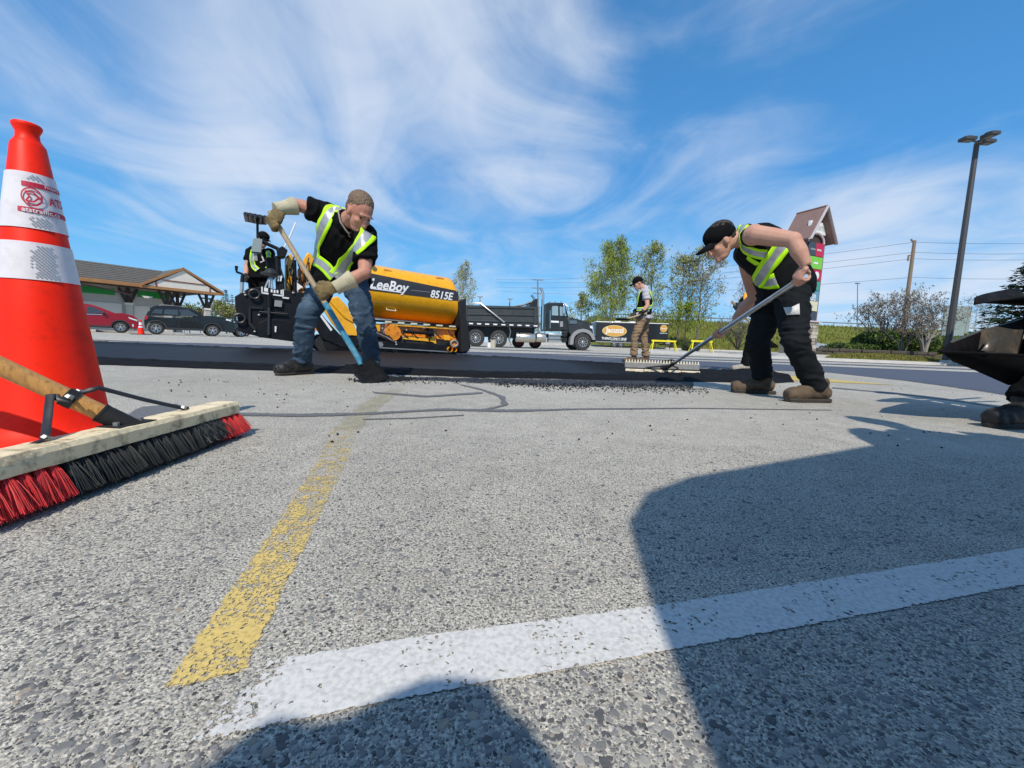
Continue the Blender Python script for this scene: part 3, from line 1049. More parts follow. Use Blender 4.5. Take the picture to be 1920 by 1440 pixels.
def on_paint(x, y):
    # white line strip and the yellow line strip
    a, b = V(G2(352, 1398)), V(G2(1980, 1087))
    c = V(G2(478, 1243))
    d = (b - a).normalized(); n_ = V((-d.y, d.x, 0))
    p = V((x, y, 0)) - a
    if p.dot(d) > -.03 and -.004 < p.dot(n_) < .125:
        return True
    a, b = V(G2(375, 1280)), V(G2(648, 800))
    d = (b - a).normalized(); n_ = V((-d.y, d.x, 0))
    p = V((x, y, 0)) - a
    return abs(p.dot(n_)) < .06 and p.dot(d) > -.04


mb = MB()
for k in range(34000):
    y = .23 + 1.1 * rnd.random() ** 1.25
    x = rnd.uniform(-1.3, 1.3) * y
    if on_paint(x, y):
        continue
    r = min(.0046, .0010 + .0012 * rnd.random() + (rnd.random() ** 8) * .0034)
    h = r * rnd.uniform(.10, .26)
    n_ = 7
    th = rnd.random() * 6.28
    el = rnd.uniform(.6, 1)
    ca, sa = math.cos(rnd.random() * 3.14), math.sin(rnd.random() * 3.14)
    base, top = [], []
    for i in range(n_):
        q = th + 2 * PI * i / n_
        rr = r * rnd.uniform(.78, 1.18)
        u_, v_ = math.cos(q) * rr, math.sin(q) * rr * el
        X, Y = u_ * ca - v_ * sa, u_ * sa + v_ * ca
        base.append(V((x + X, y + Y, .0001)))
        top.append(V((x + X * .68, y + Y * .68, h + rnd.uniform(-.15, .15) * h)))
    o = len(mb.v)
    mb.v += base + top
    mi = rnd.choices((0, 1, 2, 3), (2.6, 3.4, 3.6, .3) if r < .003 else (1.2, 3.4, 2.6, .4))[0]
    for i in range(n_):
        j = (i + 1) % n_
        mb.f.append((o + i, o + j, o + n_ + j, o + n_ + i)); mb.m.append(mi)
    mb.f.append(tuple(o + n_ + i for i in range(n_))); mb.m.append(mi)
tag(mb.build('exposed_aggregate', ['stone_a', 'stone_b', 'stone_c', 'stone_d'], smooth=False), kind='stuff')
# ------------------------------------------------------------------ people
def lerp_pts(pts, t):
    t = max(0, min(.9999, t)) * (len(pts) - 1)
    i = int(t)
    return pts[i].lerp(pts[i + 1], t - i)


TORSO = [(-.20, .125, .10), (-.06, .165, .125), (.1, .165, .122), (.3, .152, .112), (.5, .152, .115), (.7, .165, .12), (.85, .165, .108), (.94, .125, .085), (1.0, .072, .062)]


def torso(mb, J, infl=0.0, t0=-1, t1=2, girth=1.0, flare=0.0):
    P, Nk, B = J['pelvis'], J['neck'], J.get('spine', (J['pelvis'] + J['neck']) * .5)
    lh = (J['hipL'] - J['hipR']).normalized()
    ls = (J['shL'] - J['shR']).normalized()
    rings = []
    for t, hw, hd in TORSO:
        if t < t0 - 1e-6 or t > t1 + 1e-6:
            continue
        c = P * (1 - t) ** 2 + B * 2 * t * (1 - t) + Nk * t * t
        tg = ((B - P) * 2 * (1 - t) + (Nk - B) * 2 * t).normalized()
        lat = lh.lerp(ls, max(0, min(1, t)))
        lat = (lat - tg * lat.dot(tg)).normalized()
        dep = tg.cross(lat)
        gg = 1 + (girth - 1) * math.exp(-((t - .3) / .45) ** 2)
        f = flare * max(0, .25 - t)
        a, b = (hw + infl + f) * gg, (hd + infl + f) * gg
        rings.append([c + lat * a * math.copysign(abs(math.cos(q)) ** .8, math.cos(q)) + dep * b * math.copysign(abs(math.sin(q)) ** .8, math.sin(q)) for q in (2 * PI * k / 20 for k in range(20))])
    mb.loft(rings)


def limb(mb, a, b, c, ra, rm, rb, rc, n=12, ends=True):
    """two-segment limb through a bent joint"""
    p = [a, a.lerp(b, .5), b, b.lerp(c, .45), c]
    mb.tube(p, [ra, (ra + rb) * .52, rb, rm, rc], n)
    if ends:
        mb.ell(a, ra * .98, nu=10, nv=7)
        mb.ell(b, rb * 1.02, nu=10, nv=7)


def hand(mb, wrist, grip, axis=None, rh=.018, infl=0.0, n_side=1, fwd=None):
    if axis is None:                                  # relaxed, slightly curled
        u = (grip - wrist).normalized()
        s = fwd if fwd is not None else V((0, -1, 0))
        s = (s - u * s.dot(u)).normalized()
        a = u.cross(s)
        pc = wrist + u * .085
        mb.tube([wrist, wrist + u * .045, pc], [.027 + infl, .04 + infl, .043 + infl], 10, flat=.42, hint=s)
        for k, ln in zip((-.031, -.0105, .0105, .031), (.058, .07, .075, .066)):
            q = pc + a * k - u * .006
            mb.tube([q, q + u * ln * .5 + s * .008, q + u * ln * .85 + s * .028, q + u * ln * .9 + s * .045], [.0105 + infl, .01 + infl, .0092 + infl, .007 + infl], 7)
        q = wrist + u * .03 + a * .034
        mb.tube([q, q + u * .035 + a * .018 + s * .012, q + u * .066 + a * .016 + s * .026], [.014 + infl, .012 + infl, .009 + infl], 7)
        return
    a = axis.normalized()
    d = grip - wrist
    u = d - a * d.dot(a)
    u = u.normalized() if u.length > 1e-4 else frame_from(a)[0]
    n = a.cross(u) * n_side
    Rr = rh + .012 + infl * .6
    kn = grip + n * Rr
    mb.tube([wrist, wrist.lerp(kn, .5) + n * .004, kn + u * .004], [.027 + infl, .038 + infl, .042 + infl], 10, flat=.45, hint=n)
    for k, ln in zip((-.033, -.011, .011, .033), (.9, 1.0, 1.05, .95)):
        pts = []
        for th in (-12, 35, 85, 130, 175, 215):
            q = R(th * ln)
            pts.append(grip + a * k + (n * math.cos(q) + u * math.sin(q)) * Rr)
        mb.tube(pts, [.0115 + infl, .0115 + infl, .0105 + infl, .0098 + infl, .009 + infl, .0075 + infl], 7)
    s = 1
    p0 = wrist.lerp(kn, .4) + a * .03 * s
    mb.tube([p0, grip + a * .047 * s + (n * .75 - u * .6) * Rr, grip + a * .05 * s + (-n * .25 - u * 1.0) * Rr, grip + a * .044 * s + (-n * .95 - u * .35) * Rr],
            [.015 + infl, .0135 + infl, .0115 + infl, .009 + infl], 7)


def head_rot(fwd, up):
    fwd = fwd.normalized()
    up = (up - fwd * up.dot(fwd)).normalized()
    left = up.cross(fwd)
    return Matrix((fwd, left, up)).transposed()


def head(mb, C, M):
    E = lambda p, r, nu=16, nv=11: mb.ell(C + M @ V(p), r, M, nu, nv)
    E((-.012, 0, .03), (.098, .077, .09))
    E((.028, 0, -.03), (.066, .061, .08))
    E((.04, 0, -.083), (.047, .046, .033))
    E((.078, 0, -.098), (.02, .024, .018), 10, 7)
    E((.078, 0, .028), (.019, .05, .012), 12, 7)
    for s in (-1, 1):
        E((.058, .034 * s, -.022), (.028, .024, .022), 10, 7)
        E((.0, .076 * s, -.006), (.02, .011, .031), 10, 7)
    mb.tube([C + M @ V((.086, 0, .02)), C + M @ V((.104, 0, -.012)), C + M @ V((.109, 0, -.033)), C + M @ V((.085, 0, -.045))], [.009, .0125, .016, .011], 9)
    E((.088, 0, -.066), (.012, .026, .008), 10, 7)
    E((.084, 0, -.08), (.013, .022, .008), 10, 7)


def boot(root, A, d, z0, m, sole_m, tall=.17, L=1.0, name='boot', open_=False):
    d = V((d[0], d[1], 0)).normalized()
    sd = V((-d.y, d.x, 0))
    b = V((A.x, A.y, z0))
    mb = MB()
    up = V((0, 0, 1))
    for off, r0, r1, rr in ((0, 0, 0, 0),):
        mb.tube([b - d * .075 * L + up * .055, b - d * .02 + up * .07, b + d * .06 * L + up * .07, b + d * .125 * L + up * .054, b + d * .18 * L + up * .046, b + d * .215 * L + up * .04],
                [.041, .05, .05, .05, .048, .034], 12, hint=sd)
    mb.ell(b + d * .17 * L + up * .043, (.048, .044, .034), head_rot(d, up), 12, 8)
    mb.tube([b - d * .01 + up * .06, b - d * .015 + up * .11, V((A.x, A.y, 0)) * 0 + A.lerp(b + up * tall, .75) - d * .008], [.052, .052, .056], 12)
    me = fused(mb, .008, 3, .5, .0035, 18)
    for v in me.vertices:
        if v.co.z < z0 + .02:
            v.co.z = z0 + .02
    o = mesh_obj(name, me, m, root)
    out = [(-.108, 0), (-.098, .026), (-.06, .037), (.0, .034), (.06, .037), (.12, .045), (.175, .045), (.212, .032), (.226, 0)]
    pl = [(x * L * .96, y * .96) for x, y in out] + [(x * L * .96, -y * .96) for x, y in reversed(out[1:-1])]
    mb = MB()
    fn = lambda u, v, w: b + d * u + sd * v + up * w
    mb.prism(pl, .0, .027, fn)
    mb.prism([(x * 1.0, y * 1.03) for x, y in pl], .012, .021, lambda u, v, w: b + d * (u * 1.012) + sd * (v * 1.04) + up * w)
    mb.build('sole', sole_m, o, world=True, bev=.004, fix=True)
    # laces across the tongue
    mb = MB()
    for k in range(3):
        q = b + d * (.03 + .028 * k) + up * (.122 - .02 * k)
        mb.tube([q - sd * .026 - up * .004, q + up * .004, q + sd * .026 - up * .004], .0045, 6)
    mb.build('laces', 'shoe_pale' if m != 'boot_leather' else 'steel_bare', o, world=True)
    return o


def strap(root, bvh, pts, width, lanes, name, off=.012, steps=30, front=True):
    """a taped band lying on cloth: lanes = [(half-range lo, hi, material)]"""
    n = steps
    sub = [lerp_pts(pts, k / n) for k in range(n + 1)]
    ctr = []
    for p in sub:
        d_ = (p - EYE).normalized()
        q, no, _, _ = bvh.ray_cast(EYE, d_) if front else (None,) * 4
        if q is None:
            q, no, _, _ = bvh.find_nearest(p)
        ctr.append((q, no))
    # light smoothing
    C = [c[0] for c in ctr]
    for _ in range(3):
        C = [C[0]] + [(C[i - 1] + C[i] * 2 + C[i + 1]) / 4 for i in range(1, n)] + [C[-1]]
    mats = [l[2] for l in lanes]
    um = list(dict.fromkeys(mats))
    mb = MB()
    rows = []
    edges = sorted(set([l[0] for l in lanes] + [l[1] for l in lanes]))
    fine_e = []
    for a_, b_ in zip(edges[:-1], edges[1:]):
        fine_e += [a_, (a_ + b_) / 2]
    edges = fine_e + [edges[-1]]
    for i in range(n + 1):
        t = (C[min(i + 1, n)] - C[max(i - 1, 0)]).normalized()
        no = (ctr[max(0, i - 1)][1] + ctr[i][1] + ctr[min(n, i + 1)][1]).normalized()
        side = no.cross(t).normalized()
        row = []
        for e in edges:
            p = C[i] + side * e * width
            q, n2, _, _ = bvh.find_nearest(p)
            row.append(q + (n2 + no).normalized() * off)
        rows.append(row)
    for _ in range(4):
        rows = [rows[0]] + [[(rows[i - 1][k] + rows[i][k] * 2 + rows[i + 1][k]) / 4 for k in range(len(edges))] for i in range(1, n)] + [rows[-1]]
    mb.grid(rows)
    mm_ = []
    for i in range(n):
        for k in range(len(edges) - 1):
            mid = (edges[k] + edges[k + 1]) / 2
            mm_.append(next(um.index(m_) for lo, hi, m_ in lanes if lo <= mid <= hi))
    mb.m = mm_
    o = mb.build(name, um, root, world=True)
    s = o.modifiers.new('thick', 'SOLIDIFY')
    s.thickness = .004
    s.offset = 0
    return o


LANES = [(-.5, -.25, 'hivis'), (-.25, .25, 'silver_tape'), (.25, .5, 'hivis')]


def person(label, J, S, group=None):
    """one figure: a continuous body, clothes as its parts. J: joints in the place, S: clothing and options"""
    z0 = S.get('z', 0.0)
    base = (J['anL'] + J['anR']) * .5
    root = thing('person', label, 'person', (base.x, base.y, z0), 0, group)
    vox = S.get('vox', .0085)
    k = S.get('bulk', 1.0)
    gir = S.get('girth', 1.0)
    M = head_rot(J['face'], J['up'])
    C = J['head']
    B = MB()
    torso(B, J, -.022, girth=gir)
    B.tube([J['neck'] - (C - J['neck']) * .25, J['neck'].lerp(C, .45), C + M @ V((-.02, 0, -.03))], [.075, .06, .058], 12)
    head(B, C, M)
    for s in 'LR':
        sh, el, wr, gp = J['sh' + s], J['el' + s], J['wr' + s], J['ha' + s]
        limb(B, sh, el, wr, .056 * k, .044 * k, .044 * k, .029, 12)
        B.ell(sh.lerp(J['neck'], .12), .064 * k, nu=10, nv=7)
        hand(B, wr, gp, J.get('axis' + s), S.get('rh', .017), 0.0, S.get('n' + s, 1), J.get('palm' + s))
        hp, kn, an = J['hip' + s], J['kn' + s], J['an' + s]
        limb(B, hp, kn, an, .074 * k, .047 * k, .05 * k, .036, 12)
        d = V((J['toe' + s][0], J['toe' + s][1], 0)).normalized()
        B.tube([V((an.x, an.y, z0 + .06)) - d * .04, V((an.x, an.y, z0 + .06)) + d * .05, V((an.x, an.y, z0 + .05)) + d * .15], [.035, .036, .028], 9)
        B.tube([an, V((an.x, an.y, z0 + .05))], [.037, .035], 9)
    body = mesh_obj('body', fused(B, S.get('bvox', vox * .8), 2, .5), S.get('skin', 'skin_tan'), root)
    # trousers
    T = MB()
    torso(T, J, .012, t1=.32, girth=gir)
    hemr = S.get('hem', .078) * .88
    for s in 'LR':
        hp, kn, an = J['hip' + s], J['kn' + s], J['an' + s]
        end = an.lerp(kn, S.get('cuff', .03))
        T.tube([hp + (hp - kn).normalized() * .02, hp.lerp(kn, .5), kn, kn.lerp(end, .5), end.lerp(kn, .12), end], [.100 * k, .088 * k, .072 * k, .068, hemr * .95, hemr], 14)
        T.ell(hp, .106 * k, nu=12, nv=8)
        T.ell(kn, .073 * k, nu=10, nv=7)
    tr = mesh_obj('trousers', fused(T, vox, 3, .5, S.get('tfold', .011) * .75, 9.5, (.7, .7, 1.6), .004), S['legs'], root)
    # shirt
    sl = S.get('sleeve', .78)
    U = MB()
    torso(U, J, .022, t0=-.06 if not S.get('longhem') else -.21, t1=.96, girth=gir, flare=S.get('flare', .1))
    for s in 'LR':
        sh, el, wr = J['sh' + s], J['el' + s], J['wr' + s]
        if sl > 0:
            U.ell(sh, .076 * k, nu=12, nv=8)
        else:
            U.ell(sh.lerp(J['neck'], .42) - (J['head'] - J['neck']) * .1, .066 * k, nu=12, nv=8)
        if sl > 0 and sl <= 1:
            e = sh.lerp(el, sl)
            U.tube([sh.lerp(J['neck'], .3), sh, sh.lerp(e, .5), e], [.08 * k, .078 * k, .073 * k, .078 * k], 14)
        elif sl > 1:
            U.tube([sh.lerp(J['neck'], .3), sh, sh.lerp(el, .5), el, el.lerp(wr, .5), el.lerp(wr, .92)], [.08 * k, .078 * k, .072 * k, .066 * k, .058, .048], 14)
    U.tube([J['neck'] - (C - J['neck']) * .3, J['neck'].lerp(C, .2)], [.088, .07], 14)
    sm_ = fused(U, vox, 3, .5, S.get('ufold', .009), 6.5, (1.1, 1.1, .9), .003)
    shirt = mesh_obj('shirt', sm_, S['top'], root)
    inv = ROOTM[root.name]
    bvh = BVHTree.FromPolygons([inv @ v.co for v in shirt.data.vertices], [tuple(p.vertices) for p in shirt.data.polygons])
    # boots
    for s in 'LR':
        boot(root, J['an' + s], J['toe' + s], J.get('gz' + s, z0), S['boots'], S.get('sole', 'boot_tread'), L=S.get('boot_l', 1.0), tall=S.get('boot_t', .17))
    # gloves
    gl = S.get('gloves')
    if gl:
        for s in 'LR':
            wr, gp, el = J['wr' + s], J['ha' + s], J['el' + s]
            H = MB()
            hand(H, wr, gp, J.get('axis' + s), S.get('rh', .017), .0055, S.get('n' + s, 1), J.get('palm' + s))
            go = mesh_obj('glove', fused(H, .006, 2, .5, .002, 20), 'glove_hand' if gl == 'gauntlet' else 'glove_black', root)
            H = MB()
            fd = (el - wr).normalized()
            if gl == 'gauntlet':
                H.tube([wr - fd * .035, wr + fd * .02, wr + fd * .06, wr + fd * .098, wr + fd * .10, wr + fd * .05], [.044, .045, .053, .061, .056, .042], 16)
                H.build('cuff', 'glove_cuff', go, world=True)
            else:
                H.tube([wr - fd * .02, wr + fd * .025], [.036, .038], 12)
                H.build('cuff', 'glove_black', go, world=True)
    # hair, cap, face details
    Hh = MB()
    if S.get('hair'):
        Hh.ell(C + M @ V((-.026, 0, .056)), (.094, .0805, .078), M, 18, 12)
        Hh.ell(C + M @ V((-.058, 0, .006)), (.056, .070, .066), M, 14, 9)
        mesh_obj('hair', fused(Hh, .006, 2, .5, .0025, 75), S['hair'], root)
    for s in (-1, 1):
        E_ = MB()
        E_.ell(C + M @ V((.0775, .032 * s, .006)), (.008, .011, .004), M, 10, 7)
        E_.build('eye', 'eye_dark', root, world=True)
        E_ = MB()
        E_.tube([C + M @ V((.098, .014 * s, .026)), C + M @ V((.097, .034 * s, .031)), C + M @ V((.082, .053 * s, .022))], [.004, .005, .003], 6)
        E_.build('eyebrow', S.get('hair') or 'hair_dark', root, world=True)
    E_ = MB()
    E_.ell(C + M @ V((.0965, 0, -.0715)), (.006, .017, .0032), M, 10, 6)
    E_.build('mouth', 'lip', root, world=True)
    if S.get('cap'):
        H = MB()
        H.ell(C + M @ V((-.01, 0, .052)), (.108, .09, .078), M, 20, 12)
        H.ell(C + M @ V((-.02, 0, .03)), (.102, .087, .05), M, 20, 12)
        cp = mesh_obj('cap', fused(H, .007, 3, .5, .002, 20), S['cap'], root)
        H = MB()
        rows = []
        for i in range(9):
            q = (i / 8 - .5) * 2
            rows.append((C + M @ V((.07 + .02 * (1 - q * q), q * .078, .038 - .018 * q * q)), C + M @ V((.098 + .085 * (1 - q * q) ** .6, q * .082, .028 - .032 * q * q))))
        H.grid(rows)
        bo = H.build('bill', S['cap'], cp, world=True)
        s_ = bo.modifiers.new('thick', 'SOLIDIFY'); s_.thickness = .006
    return root, bvh, M


def mk(**kw):
    J = {}
    for k_, v in kw.items():
        J[k_] = V(v)
    return J


def rod(root_name, label, cat, p, q, r0, r1, m, n=10):
    base = V(q)
    t = thing(root_name, label, cat, (base.x, base.y, 0))
    return t


# --- the man shovelling in front of the paver
Yb = 3.2
J = mk(pelvis=at(640, 517, 3.34), neck=at(652, 415, 2.98), spine=at(640, 462, 3.26),
       hipL=at(663, 522, 3.30), hipR=at(615, 518, 3.36), knL=at(683, 600, 3.12), knR=at(573, 598, 3.12),
       anL=at(700, 684, 3.20), anR=at(566, 678, 3.22), shL=at(685, 442, 2.90), shR=at(614, 402, 3.06),
       elL=at(684, 511, 2.78), elR=at(560, 385, 2.98), wrL=at(637, 536, 2.72), wrR=at(526, 391, 2.90),
       haL=at(606, 547, 2.74), haR=at(516, 418, 2.86), head=at(674, 399, 2.84), toeL=(.45, -1, 0), toeR=(-.5, -1, 0))
J['face'] = V((.70, -.50, -.80)); J['up'] = V((.55, -.42, .74))
SH_TOP, SH_SOCK = at(511, 405, 2.87), at(672, 672, 2.93)
J['axisL'] = J['axisR'] = (SH_TOP - SH_SOCK)
man1, bvh1, M1 = person('grey-haired man in black t-shirt and blue jeans shovelling asphalt with gauntlet gloves', J,
                        dict(top='shirt_black', legs='denim', boots='boot_leather', gloves='gauntlet', hair='hair_grey', skin='skin_tan', sleeve=.72, longhem=True, flare=.12, bulk=1.0, girth=1.05, rh=.018, tfold=.013))
strap(man1, bvh1, [at(637, 386, 2.9), at(620, 398, 2.8), at(607, 422, 2.8), at(598, 448, 2.8), at(594, 470, 2.8), at(594, 484, 2.9)], .115, LANES, 'vest_strap')
strap(man1, bvh1, [at(690, 438, 2.7), at(676, 458, 2.7), at(660, 478, 2.7), at(644, 500, 2.7), at(629, 520, 2.7)], .115, LANES, 'vest_strap')
strap(man1, bvh1, [at(592, 486, 2.9), at(603, 493, 2.9), at(616, 504, 2.9), at(628, 519, 2.9)], .10, LANES, 'vest_strap')
mb = MB()
nk = [J['neck'] + M1 @ V(p) for p in ((-.06, .05, .06), (-.02, .078, .04), (.04, .072, .0), (.085, .03, -.035), (.092, 0, -.045), (.085, -.03, -.035), (.04, -.072, .0), (-.02, -.078, .04), (-.06, -.05, .06))]
mb.tube([lerp_pts(nk, i / 24) for i in range(25)], .006, 6)
mb.build('necklace', 'shoe_pale', man1, world=True)
mb = MB()
mb.tube([J['head'] + M1 @ V((.1, -.01, -.072)), J['head'] + M1 @ V((.165, -.018, -.1))], [.0045, .0045], 7)
cig = thing('cigarette', 'white cigarette in the mouth of the grey-haired shoveller', 'cigarette', tuple(J['head'] + M1 @ V((.1, -.01, -.072))))
mb.build('paper', 'white_paint', cig, world=True)

# --- his shovel
sv = thing('shovel', 'long-handled shovel with a worn blue socket held by the grey-haired man', 'shovel', (SH_SOCK.x, SH_SOCK.y, 0))
ax = (SH_SOCK - SH_TOP)
mb = MB(); mb.tube([SH_TOP - ax * .03, SH_TOP.lerp(SH_SOCK, .5), SH_TOP.lerp(SH_SOCK, .66)], [.0165, .018, .018], 12)
mb.build('handle', 'shovel_wood', sv, world=True)
mb = MB(); mb.tube([SH_TOP.lerp(SH_SOCK, .60), SH_TOP.lerp(SH_SOCK, .8), SH_TOP.lerp(SH_SOCK, .94), SH_SOCK, SH_SOCK + V((.02, -.01, -.045))], [.0205, .021, .022, .021, .016], 12)
mb.build('socket', 'shovel_blue', sv, world=True)
tip = gr(708, 716, .008)
top = SH_SOCK + V((.005, -.005, -.02))
dd = (tip - top)
side = V((dd.y, -dd.x, 0)).normalized()
side = V((.80, .6, .12)).normalized()
side = (side - dd.normalized() * side.dot(dd.normalized())).normalized()
nn = dd.normalized().cross(side)
mb = MB()
rows = []
for i in range(11):
    t = i / 10
    wv = .105 * (1 - .08 * t)
    row = []
    for j in range(9):
        q = (j / 8 - .5) * 2
        row.append(top + dd * (t * 1.0) + side * q * wv + nn * (-.022 * (1 - q * q) * (1 - .5 * t)))
    rows.append(row)
mb.grid(rows)
bl = mb.build('blade', 'blade_black', sv, world=True)
s_ = bl.modifiers.new('thick', 'SOLIDIFY'); s_.thickness = .006

# --- the man raking on the right
RK_H, RK_E = at(1502, 522, 2.50), V((1.76, 4.72, .085))
J = mk(pelvis=at(1472, 532, 2.88), neck=at(1392, 446, 2.90), spine=at(1444, 468, 2.88),
       hipL=at(1484, 550, 2.78), hipR=at(1452, 554, 2.98), knL=at(1491, 640, 2.62), knR=at(1420, 640, 3.02),
       anL=at(1532, 728, 2.66), anR=at(1430, 708, 3.08), shL=at(1416, 440, 2.68), shR=at(1396, 474, 3.10),
       elL=at(1487, 450, 2.50), elR=at(1414, 556, 3.26), wrL=at(1512, 498, 2.46), wrR=at(1378, 598, 3.42),
       haL=at(1506, 521, 2.72), haR=at(1361, 612, 3.50), head=at(1352, 453, 2.92), toeL=(-1, -.12, 0), toeR=(-1, .10, 0))
t_ = (J['haR'].y - RK_H.y) / (RK_E.y - RK_H.y)
J['haR'] = RK_H.lerp(RK_E, t_); J['haL'] = RK_H.copy()
J['axisL'] = J['axisR'] = (RK_H - RK_E)
J['face'] = V((-.80, .06, -.60)); J['up'] = V((-.58, .0, .8))
man2, bvh2, M2 = person('stocky man in black cap and sleeveless black shirt bending over a rake', J,
                        dict(top='work_black', legs='pants_slate', boots='boot_brown', cap='shirt_black', hair='hair_dark', skin='skin_light', sleeve=0, longhem=True, flare=.0, bulk=1.06, girth=1.04, rh=.017, hem=.082, nL=-1, tfold=.010, ufold=.006))
strap(man2, bvh2, [at(1396, 424, 2.66), at(1386, 440, 2.6), at(1390, 457, 2.55), at(1402, 468, 2.5), at(1420, 475, 2.5), at(1436, 477, 2.55)], .065, LANES, 'vest_strap')
strap(man2, bvh2, [at(1466, 461, 2.5), at(1453, 476, 2.5), at(1438, 499, 2.5), at(1425, 523, 2.5), at(1415, 543, 2.6)], .105, LANES, 'vest_strap')
strap(man2, bvh2, [at(1378, 502, 2.8), at(1383, 516, 2.75), at(1394, 529, 2.7), at(1405, 541, 2.65)], .035, [(-.5, .5, 'hivis')], 'vest_strap')
# torn pocket showing white lining
mb = MB()
pk = [at(1469, 577, 2.3), at(1484, 577, 2.3), at(1499, 570, 2.3), at(1500, 590, 2.3), at(1475, 591, 2.3)]
tb = BVHTree.FromPolygons([ROOTM[man2.name] @ v.co for v in [c for c in man2.children if c.name.startswith('trousers')][0].data.vertices],
                          [tuple(p.vertices) for p in [c for c in man2.children if c.name.startswith('trousers')][0].data.polygons])
pq = []
for p in pk:
    d_ = (p - EYE).normalized()
    h, no, _, _ = tb.ray_cast(EYE, d_)
    pq.append((h if h is not None else tb.find_nearest(p)[0]) - d_ * .018)
c_ = sum(pq, V((0, 0, 0))) / len(pq)
mb.poly(pq)
po = mb.build('pocket_lining', 'white_cloth', man2, world=True)
s_ = po.modifiers.new('thick', 'SOLIDIFY'); s_.thickness = .008

# --- asphalt rake (lute)
rk = thing('asphalt_rake', 'wide asphalt rake with toothed grey and cream head on the fresh edge', 'rake', (RK_E.x, RK_E.y, 0))
ax = RK_E - RK_H
mb = MB(); mb.tube([RK_H - ax.normalized() * .04, RK_H + ax * .9], [.0175, .0175], 12)
mb.build('handle', 'alu_handle', rk, world=True)
mb = MB(); mb.tube([RK_H + ax * .88, RK_H + ax * .99], [.021, .02], 12)
mb.tube([RK_H + ax * .93, RK_E + V((-.23, .0, .0))], [.009, .009], 8)
mb.tube([RK_H + ax * .93, RK_E + V((.14, .0, .01))], [.009, .009], 8)
mb.tube([RK_H + ax * .96, RK_E + V((-.06, .0, -.0))], [.014, .014], 8)
mb.build('bracket', 'steel_dark', rk, world=True)
hl = .43
mb = MB(); mb.box((RK_E.x - .04, RK_E.y, .075), (hl * 2, .03, .014))
mb.build('spine_bar', 'steel_dark', rk, world=True, bev=.003)
for k in range(4):
    mb = MB()
    w_ = 2 * hl / 4
    x0 = RK_E.x - .04 - hl + k * w_
    mb.box((x0 + w_ / 2, RK_E.y - .012, .045), (w_ - .006, .022, .045))
    mb.build('scraper_board', 'rake_cream', rk, world=True, bev=.006)
mb = MB(); mb.box((RK_E.x - .04, RK_E.y + .016, .112), (hl * 2, .016, .062))
mb.build('tooth_plate', 'rake_grey', rk, world=True, bev=.003)
for k in range(26):
    mb = MB()
    x0 = RK_E.x - .04 - hl + (k + .5) * 2 * hl / 26
    mb.add([V((x0 - .011, RK_E.y + .010, .142)), V((x0 + .011, RK_E.y + .010, .142)), V((x0 + .011, RK_E.y + .024, .142)), V((x0 - .011, RK_E.y + .024, .142)),
            V((x0 - .004, RK_E.y + .012, .176)), V((x0 + .004, RK_E.y + .012, .176)), V((x0 + .004, RK_E.y + .022, .176)), V((x0 - .004, RK_E.y + .022, .176))],
           [(3, 2, 1, 0), (4, 5, 6, 7), (0, 1, 5, 4), (1, 2, 6, 5), (2, 3, 7, 6), (3, 0, 4, 7)])
    mb.build('tooth', 'rake_cream', rk, world=True)

# --- the man in tan trousers walking with a shovel, further off
Yt = 8.4
J = mk(pelvis=at(1206, 594, Yt), neck=at(1207, 541, Yt), spine=at(1210, 566, Yt), hipL=at(1203, 599, Yt - .1), hipR=at(1209, 599, Yt + .1),
       knL=at(1191, 632, Yt - .12), knR=at(1207, 634, Yt + .12), anL=at(1188, 667, Yt - .1), anR=at(1211, 669, Yt + .12),
       shL=at(1211, 549, Yt - .19), shR=at(1206, 549, Yt + .19), elL=at(1214, 573, Yt - .26), elR=at(1206, 573, Yt + .24),
       wrL=at(1205, 584, Yt - .28), wrR=at(1190, 583, Yt + .1), haL=at(1202, 589, Yt - .24), haR=at(1187, 591, Yt - .16),
       head=at(1196, 531, Yt), toeL=(-1, -.1, 0), toeR=(-1, .05, 0))
S3A, S3B = at(1206, 589, Yt - .24), at(1178, 597, Yt - .2)
J['axisL'] = J['axisR'] = S3A - S3B
J['face'] = V((-.9, -.1, -.42)); J['up'] = V((-.4, 0, .9))
man3, bvh3, M3 = person('man in tan trousers and black cap walking with a shovel past the trailer', J,
                        dict(top='shirt_grey', legs='pants_tan', boots='boot_brown', cap='shirt_black', hair='hair_dark', gloves='black', skin='skin_light', sleeve=.55, bulk=.98, vox=.013, bvox=.011, tfold=.016, z=.0, hem=.085))
U = MB()
torso(U, J, .034, t0=-.06, t1=.9)
mesh_obj('vest', fused(U, .016, 3, .5, .006, 7), 'work_black', man3)
vb = BVHTree.FromPolygons([ROOTM[man3.name] @ v.co for v in man3.children[-1].data.vertices], [tuple(p.vertices) for p in man3.children[-1].data.polygons])
strap(man3, vb, [at(1224, 573, Yt - .1), at(1215, 577, Yt - .3), at(1204, 580, Yt - .3), at(1195, 580, Yt - .2)], .07, LANES, 'vest_strap', off=.02)
strap(man3, vb, [at(1219, 545, Yt), at(1222, 558, Yt - .05), at(1224, 572, Yt - .1)], .06, LANES, 'vest_strap', off=.02)
strap(man3, vb, [at(1200, 547, Yt - .1), at(1197, 560, Yt - .12), at(1195, 574, Yt - .12)], .05, LANES, 'vest_strap', off=.02)
s3 = thing('shovel', 'shovel with dark blade carried level by the man in tan trousers', 'shovel', (S3B.x, S3B.y, 0))
mb = MB(); mb.tube([S3A + (S3A - S3B) * .25, S3B], [.018, .018], 9); mb.build('handle', 'shovel_wood', s3, world=True)
mb = MB()
e_ = at(1156, 597, Yt - .2)
dv = (e_ - S3B)
